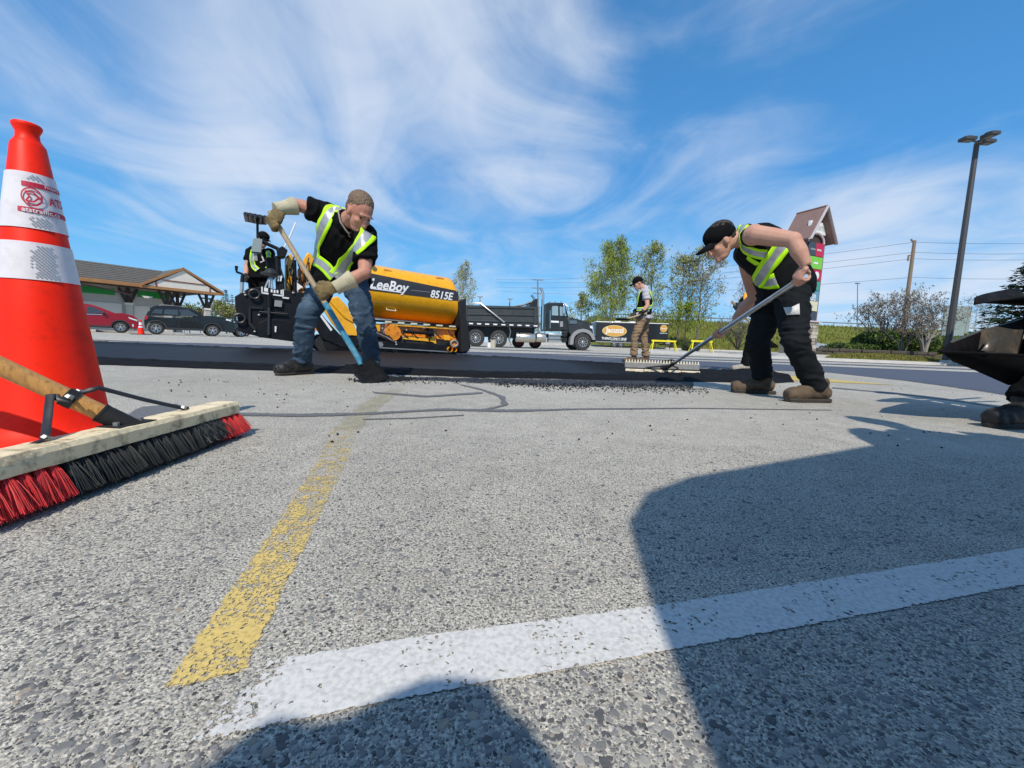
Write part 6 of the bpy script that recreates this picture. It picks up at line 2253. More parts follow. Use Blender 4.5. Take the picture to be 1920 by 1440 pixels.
for k in range(7):
    x = 700 + rnd.random() * 140
    mb = MB(); mb.tube([uvw(*u(x, 611), .05), uvw(*u(x + 4, 622 + rnd.random() * 6), .0), uvw(*u(x + 16, 634), .04)], .011, 6); mb.build('hydraulic_hose', 'hose_black', pv)
mb = MB(); mb.prism([u(700, 638), u(735, 641), u(800, 645), u(846, 648), u(846, 660), u(760, 655), u(700, 651)], .0, .16, uvw); mb.build('side_beam', 'paver_black', pv, bev=.01, fix=True)
mb = MB(); mb.prism([u(700, 650), u(845, 659), u(845, 661), u(700, 652)], -.012, .02, uvw); mb.build('beam_edge', 'steel_bare', pv, fix=True)
a = u(713, 646); mb = MB(); mb.lathe([(.0, -.03), (.05, -.03), (.05, .02)], 14, V((a[0], .0, a[1])), RX); mb.build('pivot_pin', 'steel_bare', pv, fix=True)
# crawler tracks
def track(w0):
    mb = MB()
    pl = []
    xa, xb, r_ = u(612, 650)[0], u(852, 650)[0], .15
    pl += [(xa + r_ * math.cos(q), .17 + r_ * math.sin(q)) for q in (R(90 + 180 * k / 12) for k in range(13))]
    pl += [(xb + r_ * math.cos(q), .17 + r_ * math.sin(q)) for q in (R(-90 + 180 * k / 12) for k in range(13))]
    mb.prism(pl, w0, w0 + .34, uvw)
    t = mb.build('crawler_track', 'track_rubber', pv, fix=True, ang=20)
    n_ = 34
    for k in range(n_):
        x = xa + (xb - xa) * k / (n_ - 1)
        mb = MB(); mb.b2((x - .018, w0 - .01, .0), (x + .018, w0 + .35, .03)); mb.b2((x - .018, w0 - .01, .31), (x + .018, w0 + .35, .335)); mb.build('track_lug', 'track_rubber', t)
    for x in (xa + .08, xa + .5, (xa + xb) / 2, xb - .5, xb - .08):
        mb = MB(); mb.lathe([(0, -.02), (.10, -.02), (.11, .0), (.11, .05)], 14, V((x, w0 - .0, .165)), RX); mb.build('track_roller', 'paver_black', t, fix=True)
track(.06); track(1.25)
# front hopper with its rubber apron
mb = MB(); mb.prism([u(858, 566), u(872, 560), u(872, 598), u(878, 625), u(878, 658), u(862, 660), u(862, 610)], -.06, 2.0, uvw); mb.build('hopper_wing', 'rubber_black', pv, bev=.01, fix=True)
mb = MB(); mb.prism([u(868, 640), u(884, 636), u(886, 652), u(878, 663), u(868, 663)], .1, 1.8, uvw); mb.build('hopper_apron', 'rubber_black', pv, fix=True)
a = u(850, 644); mb = MB()
ring = [V((a[0] + .075 * math.cos(2 * PI * k / 16), -.05, a[1] + .06 * math.sin(2 * PI * k / 16))) for k in range(17)]
mb.tube(ring, .018, 8); mb.build('tow_ring', 'rake_grey', pv)
mb = MB(); mb.prism([u(845, 633), u(854, 634), u(856, 648), u(846, 648)], -.03, .1, uvw); mb.build('tow_bracket', 'paver_orange_deep', pv, fix=True)
for x in (842, 850):
    a = u(x, 655); mb = MB(); mb.lathe([(.018, -.06), (.05, -.06), (.05, .08)], 14, V((a[0], .0, a[1])), RX, cap=False); mb.build('push_roller', 'paver_orange', pv, fix=False)
# sloping side plates behind the shoveller
mb = MB(); mb.prism([u(600, 572), u(612, 560), u(632, 556), u(650, 576), u(672, 630), u(640, 627), u(622, 606)], -.03, .03, uvw); mb.build('side_plate', 'paver_orange', pv, bev=.008, fix=True)
mb = MB(); mb.prism([u(614, 562), u(634, 557), u(652, 577), u(663, 606), u(645, 596)], -.055, -.028, uvw); mb.build('side_plate', 'paver_orange', pv, bev=.008, fix=True)
mb = MB(); mb.prism([u(584, 602), u(600, 585), u(612, 600), u(640, 630), u(672, 632), u(680, 648), u(640, 650), u(604, 634)], -.02, .1, uvw); mb.build('tow_arm', 'paver_black', pv, bev=.01, fix=True)
mb = MB(); mb.prism([u(596, 588), u(599, 585), u(623, 618), u(620, 621)], -.026, -.018, uvw); mb.build('plate_decal', 'sign_white', pv, fix=True)
mb = MB(); mb.prism([u(586, 610), u(596, 606), u(600, 620), u(588, 620)], .0, .3, uvw); mb.build('auger_end', 'paver_orange_deep', pv, fix=True)
mb = MB(); mb.prism([u(562, 568), u(572, 562), u(572, 590), u(562, 590)], .12, .35, uvw); mb.build('screed_bracket', 'paver_orange_deep', pv, fix=True)
# engine deck, hoist, levers in orange and black
mb = MB(); mb.prism([u(572, 480), u(580, 466), u(588, 470), u(600, 498), u(600, 520), u(572, 520)], .35, 1.4, uvw); mb.build('deck_cowl', 'paver_orange', pv, bev=.015, fix=True)
mb = MB(); mb.prism([u(536, 478), u(546, 470), u(552, 480), u(552, 545), u(536, 545)], .25, .6, uvw); mb.build('hoist_post', 'paver_orange', pv, bev=.01, fix=True)
mb = MB(); mb.prism([u(560, 500), u(572, 498), u(576, 548), u(562, 548)], .2, .5, uvw); mb.build('hoist_post', 'paver_orange_deep', pv, bev=.01, fix=True)
mb = MB(); mb.tube([uvw(*u(552, 486), .1), uvw(*u(554, 548), .1)], .035, 10); mb.build('ram', 'paver_black', pv)
for k in range(12):
    x0, y0 = 520 + rnd.random() * 62, 478 + rnd.random() * 35
    mb = MB(); mb.tube([uvw(*u(x0, y0), .12), uvw(*u(x0 + rnd.uniform(-8, 8), y0 + 18), .04), uvw(*u(x0 + rnd.uniform(-14, 14), y0 + 44), .15)], .013, 6); mb.build('hydraulic_hose', 'hose_black', pv)
mb = MB(); mb.prism([u(519, 520), u(534, 520), u(534, 545), u(517, 545)], .05, .4, uvw); mb.build('battery_case', 'paver_black', pv, bev=.01, fix=True)
for k in range(3):
    mb = MB(); mb.prism([u(516 + k * 5, 517), u(519 + k * 5, 517), u(517.5 + k * 5, 527), u(514.5 + k * 5, 527)], .02, .05, uvw); mb.build('lever_plate', 'sign_white', pv, fix=True)
mb = MB(); mb.prism([u(557, 530), u(568, 538), u(557, 545)], .0, .04, uvw); mb.build('warning_decal', 'sign_white', pv, fix=True)
mb = MB(); mb.tube([uvw(*u(520, 478), .15), uvw(*u(524, 540), .15)], .05, 8); mb.tube([uvw(*u(506, 480), .2), uvw(*u(512, 520), .2)], .07, 8); mb.build('control_column', 'paver_black', pv)
mb = MB(); mb.prism([u(519, 465), u(530, 460), u(540, 468), u(535, 480), u(522, 482)], .05, .3, uvw); mb.build('control_panel', 'paver_black', pv, bev=.01, fix=True)
mb = MB(); mb.tube([uvw(*u(556, 412), .2), uvw(*u(541, 448), .2), uvw(*u(531, 464), .2)], .012, 8); mb.build('sign_rod', 'white_paint', pv)
mb = MB(); mb.tube([uvw(*u(486, 448), .1), uvw(*u(520, 464), .1), uvw(*u(532, 480), .1)], .03, 8); mb.build('arm_bar', 'paver_black', pv)
# grey control box on its post with the flat black bar on top
mb = MB(); mb.prism([u(471, 473), u(490, 475), u(492, 450), u(475, 447)], -.06, .10, uvw); mb.build('control_box', 'control_grey', pv, bev=.006, fix=True)
mb = MB(); mb.tube([uvw(*u(483, 448), .05), uvw(*u(482.5, 409), .05)], .018, 8); mb.build('light_post', 'paver_black', pv)
mb = MB(); mb.prism([u(456, 402), u(462, 400.5), u(500, 408), u(500, 412.5), u(486, 412), u(463, 407)], -.1, .35, uvw); mb.build('light_bar', 'paver_black', pv, bev=.01, fix=True)
for k in range(5):
    a = u(461 + k * 9, 404.5 + k * 1.5); mb = MB(); mb.tube([V((a[0], -.12, a[1])), V((a[0], .3, a[1]))], .03, 8); mb.build('work_lamp', 'decal_dark', pv)
mb = MB(); mb.tube([uvw(*u(490, 478), .0), uvw(*u(495, 490), -.03), uvw(*u(488, 493), -.03)], .014, 6); mb.build('cable_loop', 'rake_grey', pv)
mb = MB(); mb.prism([u(476, 474), u(482, 475), u(483, 489), u(476, 489)], -.02, .04, uvw); mb.build('box_bracket', 'rake_grey', pv, fix=True)
# screed
sc_top = [u(440, 556), u(465, 541), u(490, 538), u(531, 544), u(574, 550), u(571, 572), u(562, 576), u(565, 592), u(556, 641), u(484, 631), u(446, 621), u(446, 600), u(441, 577)]
mb = MB(); mb.prism(sc_top, .0, .07, uvw); scr = mb.build('screed_end_gate', 'paver_black', pv, bev=.008, fix=True)
mb = MB(); mb.prism([u(455, 550), u(572, 556), u(566, 640), u(450, 622)], .075, .30, uvw); mb.build('screed_body', 'paver_black', pv, fix=True)
mb = MB(); mb.prism([u(468, 578), u(493, 580), u(493, 577), u(468, 574)], -.03, .0, uvw); mb.prism([u(466, 576), u(470, 576), u(470, 604), u(480, 616), u(477, 620), u(466, 608)], -.03, .0, uvw); mb.build('gate_lip', 'hose_black', scr, fix=True)
mb = MB(); mb.prism([u(485, 632), u(486, 606), u(500, 598), u(556, 602), u(552, 641)], -.035, .0, uvw); mb.build('strike_off_plate', 'paver_black', scr, bev=.006, fix=True)
for x, y in ((477, 552), (450, 597)):
    a = u(x, y)
    mb = MB(); mb.tube([V((a[0] + .07 * math.cos(2 * PI * k / 16), -.05, a[1] + .07 * math.sin(2 * PI * k / 16))) for k in range(17)], .018, 8); mb.build('tow_ring', 'decal_dark', scr)
mb = MB(); mb.tube([uvw(*u(504.5, 553), -.05), uvw(*u(504, 628), -.05)], .022, 8); mb.build('adjusting_screw', 'decal_dark', scr)
mb = MB(); mb.tube([uvw(*u(504.5, 553), -.05), uvw(*u(504.5, 575), -.05)], .036, 8); mb.build('screw_sleeve', 'paver_black', scr)
mb = MB(); mb.tube([uvw(*u(486, 585), -.04), uvw(*u(538, 589), -.04)], .016, 6); mb.build('slide_bar', 'decal_dark', scr)
# white stencilled plate
mb = MB()
pq = [(490, 537.5), (532, 543), (532, 557), (490, 551)]
pf = lambda fx, fy: (pq[0][0] + 42 * fx, pq[0][1] + 5.5 * fx + 13.7 * fy)
for (x0, y0, x1, y1) in ((0, .0, .06, .95), (.0, .72, .32, .95), (.12, .1, .3, .6), (.52, .8, 1, .98), (.94, 0, 1, .98), (.42, .2, .5, .6), (.55, .2, .63, .65), (.68, .2, .76, .6), (.86, .1, .92, .7)):
    mb.prism([u(*pf(x0, y0)), u(*pf(x1, y0)), u(*pf(x1, y1)), u(*pf(x0, y1))], -.016, -.002, uvw)
mb.build('stencilled_plate', 'sign_white', scr, fix=True)
for pl, m in (([u(515, 563), u(529, 564.5), u(528, 576), u(514, 574.5)], 'fender_grey'), ([u(515, 611.5), u(518.5, 612), u(517.5, 623), u(515, 622.5)], 'sign_white'), ([u(530, 557), u(542, 558.5), u(541, 561), u(529, 559.5)], 'sign_white')):
    mb = MB(); mb.prism(pl, -.05, -.002, uvw); mb.build('label_plate', m, scr, fix=True)
for x, y in ((550, 549.5), (478, 622), (458, 549), (460.5, 553.5), (500, 627), (486, 591)):
    mb = MB(); mb.ell(uvw(*u(x, y), -.01), .024, nu=8, nv=6); mb.build('bolt', 'steel_bare', scr)
# crank on the rear corner
mb = MB(); mb.tube([uvw(*u(452.5, 552), .1), uvw(*u(453.5, 527), .1)], .026, 8); mb.build('crank_tube', 'alu_dull', pv)
mb = MB(); mb.tube([uvw(*u(453.5, 528), .1), uvw(*u(454, 516), .1), uvw(*u(453, 512), .1), uvw(*u(443.5, 508.5), .1), uvw(*u(442.5, 505), .1), uvw(*u(442.5, 497), .1)], [.03, .024, .018, .018, .018, .024], 8); mb.build('crank_handle', 'paver_black', pv)
# operator's platform, rear posts
a, b = u(452, 560), u(560, 560); mb = MB(); mb.b2((a[0], .30, zfoot - .06), (b[0], 2.4, zfoot - .004)); mb.build('platform', 'paver_black', pv)
mb = MB(); mb.b2((a[0] + .08, .30, .36), (b[0], 2.5, zfoot - .065)); mb.build('screed_plate', 'paver_black', pv)
for x0, y0, x1, y1 in ((497, 540, 508, 514), (505, 540, 507, 512), (511, 540, 509, 512)):
    mb = MB(); mb.tube([uvw(*u(x0, y0), .0), uvw(*u(x1, y1), .05)], .016, 6); mb.build('strut', 'alu_dull', pv)
mb = MB(); a = u(508, 512); mb.lathe([(.02, -.06), (.10, -.05), (.11, .0), (.06, .07), (.02, .08)], 16, V((a[0], .05, a[1]))); mb.build('beacon_base', 'decal_dark', pv)
# ------------------------------------------------------------------ building on the left
FB = Face((-26.06, 29.0), R(57))
bu = thing('building', 'low cream building with grey shingle roof, wooden gable and green sign panels on the left', 'building', FB.loc(), FB.ang)
j = zp(140, 470, 6.4)
ub = lambda x, y, w=0: FB.uv(*j(x, y), w)
WB = 1.5
ZE, ZR = 3.40, 4.86
WR = 3.4
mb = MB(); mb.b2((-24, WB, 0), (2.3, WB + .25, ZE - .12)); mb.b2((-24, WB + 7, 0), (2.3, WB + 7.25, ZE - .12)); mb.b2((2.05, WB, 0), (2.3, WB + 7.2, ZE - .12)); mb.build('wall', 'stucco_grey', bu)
# main roof: front and back slopes as slabs, shingle courses laid on the front one
def slab(mb, p, q, r, s, t=.09):
    n_ = (q - p).cross(s - p).normalized()
    if n_.z < 0:
        n_ = -n_
    mb.add([p, q, r, s] + [x - n_ * t for x in (p, q, r, s)], [(0, 1, 2, 3), (7, 6, 5, 4), (0, 4, 5, 1), (1, 5, 6, 2), (2, 6, 7, 3), (3, 7, 4, 0)])
mb = MB()
slab(mb, V((-24.5, -.05, ZE)), V((.35, -.05, ZE)), V((2.37, WR, ZR)), V((-24.5, WR, ZR)))
slab(mb, V((-24.5, WR, ZR)), V((2.37, WR, ZR)), V((2.6, 9.2, ZE)), V((-24.5, 9.2, ZE)))
slab(mb, V((2.37, WR, ZR)), V((4.85, -.3, ZE + .02)), V((4.9, 9.2, ZE)), V((2.6, 9.2, ZE)))
roof = mb.build('roof', 'roof_shingle', bu, ang=20, fix=True)
mb = MB()
slab(mb, V((-.06, -.28, ZE + .0)), V((2.37, -.28, ZR + .02)), V((2.37, WR, ZR + .02)), V((.35, -.05, ZE + .05)))
slab(mb, V((2.37, -.28, ZR + .02)), V((4.86, -.28, ZE + .02)), V((4.86, WR, ZE + .02)), V((2.37, WR, ZR + .02)))
mb.build('gable_roof', 'roof_shingle', bu, ang=20, fix=True)
for k in range(9):
    f0 = (k + .5) / 9.5
    mb = MB()
    a = V((-24.5, -.05, ZE)).lerp(V((-24.5, WR, ZR)), f0); b = V((.35, -.05, ZE)).lerp(V((2.37, WR, ZR)), f0)
    mb.bar(a + V((0, 0, .012)), b + V((0, 0, .012)), .05, .022); mb.build('shingle_course', 'roof_shingle', roof)
mb = MB(); mb.b2((-24.5, -.11, ZE - .22), (-.05, -.05, ZE + .015)); mb.build('fascia', 'wood_fascia', bu, bev=.01)
for a, b in ((V((-.10, -.30, ZE - .10)), V((2.37, -.30, ZR - .08))), (V((2.37, -.30, ZR - .08)), V((4.92, -.30, ZE - .08)))):
    mb = MB(); mb.bar(a, b, .08, .24, hint=V((0, 1, 0))); mb.bar(a + V((0, -.05, .1)), b + V((0, -.05, .1)), .05, .05); mb.build('barge_board', 'wood_fascia', bu)
mb = MB(); mb.b2((-.12, -.34, ZE - .26), (4.94, -.24, ZE - .06)); mb.build('gable_beam', 'wood_fascia', bu, bev=.01)
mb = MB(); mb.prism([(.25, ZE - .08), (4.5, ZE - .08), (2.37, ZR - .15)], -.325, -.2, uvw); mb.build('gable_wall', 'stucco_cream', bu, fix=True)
for a, b in (((1.1, ZE + .42), (3.75, ZE + .42)), ((.75, ZE - .08), (.75, ZE + .3)), ((4.02, ZE - .08), (4.02, ZE + .3))):
    mb = MB(); mb.bar(V((a[0], -.335, a[1])), V((b[0], -.335, b[1])), .05, .07); mb.build('gable_trim', 'trim_red', bu)
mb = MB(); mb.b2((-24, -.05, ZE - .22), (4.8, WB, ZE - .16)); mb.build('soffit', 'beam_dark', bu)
# posts and brackets under the gable and along the wall
for s, w in ((1.55, .15), (2.55, WB - .1), (4.0, .15), (-.35, WB - .3), (-3.3, WB - .3), (-7, WB - .3), (-12, WB - .3)):
    mb = MB(); mb.b2((s - .2, w - .02, 0), (s + .2, w + .36, 1.95)); po = mb.build('column', 'stucco_grey', bu, bev=.02)
    mb = MB(); mb.b2((s - .24, w - .06, 1.95), (s + .24, w + .4, 2.1)); mb.build('column_cap', 'stucco_cream', po)
    mb = MB()
    mb.bar(V((s - .1, w + .15, 2.1)), V((s - .5, w + .15, 3.12)), .14, .14); mb.bar(V((s + .1, w + .15, 2.1)), V((s + .5, w + .15, 3.12)), .14, .14); mb.b2((s - .09, w + .07, 2.1), (s + .09, w + .23, 3.15)); mb.bar(V((s - .42, w + .15, 2.85)), V((s + .42, w + .15, 2.85)), .12, .1)
    mb.build('bracket', 'beam_dark', bu)
for x0, x1, y0, y1 in ((92, 480, 450, 540), (755, 1140, 510, 592)):
    a, b = ub(x0, y0, WB), ub(x1, y1, WB)
    mb = MB(); mb.b2((a[0], WB - .07, b[1] + .03), (b[0], WB - .015, b[1] + .47)); mb.build('sign_panel', 'sign_green', bu)
mb = MB(); mb.b2((-12, WB - .07, 2.1), (-5.6, WB - .015, 2.6)); mb.build('sign_panel', 'sign_green', bu)
a, b = ub(800, 540, .12), ub(940, 575, .12)
mb = MB(); mb.prism([(a[0], a[1]), (b[0], a[1]), (b[0] - .15, b[1]), (a[0] + .15, b[1])], .05, .1, uvw); mb.build('hanging_sign', 'stucco_cream', bu, fix=True)
for s0, s1, z1 in ((-5.2, -3.6, 2.0), (-2.9, -.7, 2.0), (-.05, 1.0, 1.95), (1.1, 2.1, 1.95)):
    mb = MB(); mb.b2((s0, WB - .05, .05), (s1, WB - .01, z1)); d_ = mb.build('window', 'stucco_cream', bu)
    mb = MB(); mb.b2((s0 + .08, WB - .065, .9), (s1 - .08, WB - .052, z1 - .1)); mb.build('pane', 'glass_dark', d_) if s0 < -3 else None
mb = MB()
arc = [V((-6 + 5.4 * k / 10, -.02, ZE - .3 - .0 - .55 * (abs(k - 3) / 7) ** 2)) for k in range(11)]
mb.tube(arc, .06, 6); mb.build('arched_brace', 'beam_dark', bu)
mb = MB(); mb.b2((-2.5, -.6, 0), (2.2, WB, .14)); mb.b2((-1.0, -.75, .0), (1.5, -.6, .13)); o_ = mb.build('walkway_kerb', 'concrete', bu)

# ------------------------------------------------------------------ pylon sign
p0, p1 = at(1514, 470, 24.2), at(1552, 468, 25.2)
gS = .30
FSn = Face((p0.x, p0.y, gS), math.atan2(.55, 1.25))
us = lambda x, y, w=0: FSn.uv(x, y, w)
zs = zp(1480, 370, 4.364)
sg = thing('pylon_sign', 'tall brown pylon sign with steep roof, coloured tenant panels and stone base', 'sign', FSn.loc(), FSn.ang)
sl, sr = us(1512, 520)[0], us(1551, 520)[0]
sl, sr = -.12, 1.64
DP = .95
zt_ = lambda x, y: us(*zs(x, y))[1]
eL, eR, apx = zt_(130, 275), zt_(350, 375), zt_(277, 80)
zb_ = zt_(200, 1020)
mid = (sl + sr) / 2
ze_ = min(eL, eR) + .15
za_ = apx
mb = MB(); mb.b2((sl, .05, zb_), (sl + .16, DP, ze_ + .2)); mb.b2((sr - .16, .05, zb_), (sr, DP, ze_ + .2)); mb.build('post', 'sign_brown', sg, bev=.01)
mb = MB(); mb.b2((sl + .15, .12, zb_), (sr - .15, DP - .1, ze_ + .3)); mb.prism([(sl, ze_ + .2), (sr, ze_ + .2), (mid, za_ - .35)], .14, DP - .1, uvw); mb.build('cabinet', 'beam_dark', sg, fix=True)
mb = MB(); mb.b2((sr - .005, .1, zb_), (sr + .03, DP - .05, ze_ + .1)); mb.build('side_face', 'sign_edge', sg)
for sd in (-1, 1):
    mb = MB()
    e = V((mid + sd * (sr - sl) * .70, -.35, ze_ - .25)); t = V((mid, -.35, za_))
    slab(mb, e, t, t + V((0, DP + .7, 0)), e + V((0, DP + .7, 0)), .12)
    mb.build('roof', 'sign_roof', sg, ang=20, fix=True)
    mb = MB(); mb.bar(e + V((0, -.02, -.08)), t + V((0, -.02, -.08)), .05, .2, hint=V((0, 1, 0))); mb.build('barge_board', 'sign_edge', sg)
def panel(nm, x0, x1, z0, z1, m, e=.06):
    mb = MB(); mb.b2((x0, .05 - e, z0), (x1, .14, z1)); return mb.build(nm, m, sg, bev=.01)
zr = [zt_(240, y) for y in (205, 310, 345, 375, 490, 595, 690, 770, 855, 940, 1025)]
pw0, pw1 = sl + .17, sr - .17
zz = lambda k: zr[k]
# crest and name board
mb = MB(); mb.prism([(mid - .16, zr[0] + .12), (mid + .16, zr[0] + .12), (mid + .15, zr[0] + .42), (mid, zr[0] + .74), (mid - .15, zr[0] + .42)], .05, .13, uvw); cst = mb.build('crest', 'sign_white', sg, fix=True)
mb = MB(); mb.prism([(mid - .05, zr[0] + .2), (mid + .05, zr[0] + .2), (mid + .03, zr[0] + .55), (mid, zr[0] + .62), (mid - .03, zr[0] + .55)], .04, .05, uvw); mb.build('crest_mark', 'sign_teal', cst, fix=True)
nb = panel('name_board', pw0 - .02, pw1 + .02, zr[1] + .05, zr[0] + .02, 'sign_white')
letter('lettering', 'PINE CENTRE', lambda x, y: V((mid + x, -.016, (zr[0] + zr[1]) / 2 + .04 + y)), 'letter_grey', sg, .34, 0, .004, (pw1 - pw0) * .84)
mb = MB()
arcp = [V((mid + (pw1 - pw0) * .5 * math.cos(R(180 - 180 * k / 12)), .03, zr[3] + .0 + .55 * math.sin(R(180 - 180 * k / 12)))) for k in range(13)]
mb.tube(arcp, .07, 6); mb.build('arch_trim', 'sign_edge', sg)
rows_ = [('sign_slate', 'sign_crimson', 3, 4), ('sign_lime', 'sign_lime', 4, 5), ('sign_crimson', 'sign_crimson', 5, 6), ('sign_teal', 'sign_teal', 6, 7), ('sign_blue', 'sign_blue', 7, 8), ('sign_cream', 'sign_cream', 8, 9), ('sign_white', 'sign_slate', 9, 10)]
for m0, m1, a, b in rows_:
    z1, z0 = zr[a], zr[b] + .03
    if m0 != m1:
        panel('tenant_panel', pw0, mid - .01, z0, z1, m0); panel('tenant_panel', mid + .01, pw1, z0, z1, m1)
    else:
        panel('tenant_panel', pw0, pw1, z0, z1, m0)
def stxt(s, x, k0, k1, m, size, w_):
    letter('lettering', s, lambda a, b: V((x + a, -.016, (zr[k0] + zr[k1]) / 2 + b)), m, sg, size, 0, .004, w_)
stxt('de', mid + .2, 7, 8, 'sign_white', .8, .5)
stxt('0', mid + .3, 6, 7, 'sign_white', .7, .28)
for k0, k1, x, m, w_ in ((3, 4, mid - .29, 'fender_grey', .42), (3, 4, mid + .29, 'sign_edge', .42), (8, 9, mid, 'letter_grey', .6), (4, 5, mid + .1, 'sign_white', .4)):
    mb = MB(); z_ = (zr[k0] + zr[k1]) / 2; mb.b2((x - w_ / 2, -.018, z_ - .05), (x + w_ / 2, .0, z_ + .05)); mb.build('lettering_strip', m, sg)
mb = MB(); mb.lathe([(0, -.02), (.22, -.02), (.22, .02)], 20, V((mid + .3, .0, (zr[5] + zr[6]) / 2)), RX); mb.build('round_logo', 'sign_white', sg, fix=True)
# stone base laid in courses
base = MB(); base.b2((sl - .02, .02, -.3), (sr + .02, DP + .02, zb_)); bo = base.build('base_core', 'mortar', sg)
z = -.25
row = 0
while z < zb_ - .1:
    h = rnd.uniform(.14, .24)
    for (ax0, ax1, fn) in ((sl - .05, sr + .05, lambda a, b, z0, z1: ((a, -.05, z0), (b, .06, z1))), (-.02, DP + .05, lambda a, b, z0, z1: ((sr - .06, a, z0), (sr + .06, b, z1)))):
        x = ax0
        while x < ax1 - .05:
            w_ = min(rnd.uniform(.22, .5), ax1 - x)
            mb = MB(); lo, hi = fn(x + .012, x + w_ - .012, z + .01, min(z + h, zb_) - .01)
            d_ = rnd.uniform(0, .04)
            mb.b2((lo[0] - 0, lo[1] - (d_ if fn(0, 1, 0, 1)[0][1] == -.05 else 0), lo[2]), (hi[0] + (d_ if fn(0, 1, 0, 1)[0][1] != -.05 else 0), hi[1], hi[2])); mb.build('stone', rnd.choice(('stone_tan', 'stone_brown', 'stone_pale')), bo, smooth=False)
            x += w_
    z += h
mb = MB(); mb.b2((sl - .2, -.15, zb_ - .02), (sr + .2, DP + .15, zb_ + .06)); mb.build('base_cap', 'sign_edge', sg)
mb = MB(); mb.b2((sl - .7, -.6, -.5), (sr + .7, DP + .5, .02)); mb.build('footing', 'concrete', sg)

# ------------------------------------------------------------------ lamp post, utility poles, wires, board
pb = at(1775, 664, 23.0); pt = at(1829, 268, 23.0)
lp = thing('lamp_post', 'tall dark lamp post with three flat lamp heads on the right', 'lamp post', (pb.x, pb.y, pb.z - .5))
mb = MB(); hL = pt.z - pb.z + .5
mb.tube([(0, 0, 0), (0, 0, hL)], [.16, .11], 8); mb.build('post', 'lamp_post', lp)
mb = MB(); mb.lathe([(.26, 0), (.26, .12), (.2, .16)], 12); mb.build('base', 'concrete', lp)
for dx, dy in ((-.62, -.1), (.62, .1), (.0, -.6)):
    mb = MB(); mb.bar((0, 0, hL + .06), (dx * .55, dy * .55, hL + .08), .07, .07); mb.build('arm', 'lamp_post', lp)
    mb = MB(); mb.box((dx, dy, hL + .12), (.60 if dx else .44, .44 if dx else .6, .17)); mb.ell((dx, dy, hL + .19), (.26, .2, .1), nu=12, nv=7); hh = mb.build('lamp_head', 'lamp_post', lp, bev=.04)
    mb = MB(); mb.box((dx, dy, hL + .03), (.36 if dx else .28, .28 if dx else .36, .02)); mb.build('lens', 'lens_grey', hh)

def pole(px0, py0, px1, py1, y, label, name='utility_pole', r0=.17, r1=.12, m='pole_wood', arms=()):
    b, t = at(px0, py0, y), at(px1, py1, y)
    o = thing(name, label, 'pole', (b.x, b.y, b.z))
    q = t - b
    mb = MB(); mb.tube([(0, 0, -.5), tuple(q * .5), tuple(q)], [r0, (r0 + r1) / 2, r1], 9); mb.build('post', m, o)
    for z, L_, in arms:
        mb = MB(); mb.bar((q.x - L_, -.1, q.z - z), (q.x + L_, .1, q.z - z), .1, .12); ca = mb.build('crossarm', m, o)
        for k in (-.9, -.45, .45, .9):
            mb = MB(); mb.lathe([(.05, 0), (.07, .05), (.03, .16)], 8, (q.x + L_ * k, 0, q.z - z + .06)); mb.build('insulator', 'fender_grey', ca)
    return o, t
_, pw = pole(1690, 640, 1715, 451, 36.0, 'leaning weathered wooden utility pole behind the bare shrubs', arms=())
o_ = bpy.data.objects['utility_pole']
mb = MB(); b_ = at(1690, 640, 36.0); q = pw - b_
mb.tube([q + V((-.15, 0, -.1)), q + V((-.32, 0, .1))], .07, 6); mb.tube([q * .86 + V((-.12, 0, 0)), q * .86 + V((-.34, 0, -.05)), q * .86 + V((-.34, 0, -.5))], .07, 6); mb.build('hardware', 'pole_wood', o_)
_, pl_ = pole(1010, 640, 1008, 524, 78.0, 'far thin power pole with crossarms above the dump truck', r0=.16, r1=.12, m='pole_far', arms=((.1, 1.0), (1.6, 1.0), (2.6, .7)))
pole(1607, 650, 1608, 533, 62.0, 'far thin street light pole left of the bare shrubs', 'street_light', .07, .05, 'pole_far')
mb = MB(); t_ = at(1608, 532, 62.0); b_ = at(1607, 650, 62.0); q = t_ - b_; mb.box((q.x, 0, q.z + .05), (.5, .3, .14)); mb.build('lamp_head', 'pole_far', bpy.data.objects['street_light'])
pole(684 + 217, 640, 900, 556, 84.0, 'far short pole above the truck box', 'utility_pole', .12, .1, 'pole_far', arms=((.1, .5),))
pole(956, 640, 956, 560, 84.0, 'far short pole just left of the exhaust stacks', 'utility_pole', .12, .1, 'pole_far', arms=((.1, .5),))
def wire(a, b, sag, label, group='overhead power lines', r=.018):
    o = thing('power_line', label, 'power line', tuple(a), 0, group)
    mb = MB(); mb.tube([a.lerp(b, k / 20) - V((0, 0, sag * 4 * (k / 20) * (1 - k / 20))) for k in range(21)], r, 4)
    mb.build('wire', 'wire', o, world=True)
ordn = ['topmost', 'second highest', 'third highest', 'lowest']
labs = ['thin overhead power line crossing the sky behind the pylon sign', 'thin overhead power line crossing the sky left of the trees']
for k, (y0, y1, y2) in enumerate(((451, 524, 448), (470, 529, 468), (482, 538, 478), (517, 545, 515))):
    wire(at(930, y1, 80), at(1714 - k, y0 + 3, 36.2), 1.0, ordn[k] + ' of the thin power lines between the far pole and the leaning wooden pole', r=.013)
    wire(at(1714 - k, y0 + 3, 36.2), at(2300, y2 - 30 + 14, 36), .5, ordn[k] + ' of the thin power lines running right from the leaning wooden pole', r=.013)
p = at(1792, 608, 60)
bd = thing('billboard', 'plain pale grey board behind the lamp post and shrubs', 'board', (p.x, p.y, p.z - 4))
mb = MB(); mb.b2((-1.9, -.1, 2.2), (1.9, .1, 6.6)); mb.build('board', 'control_grey', bd)
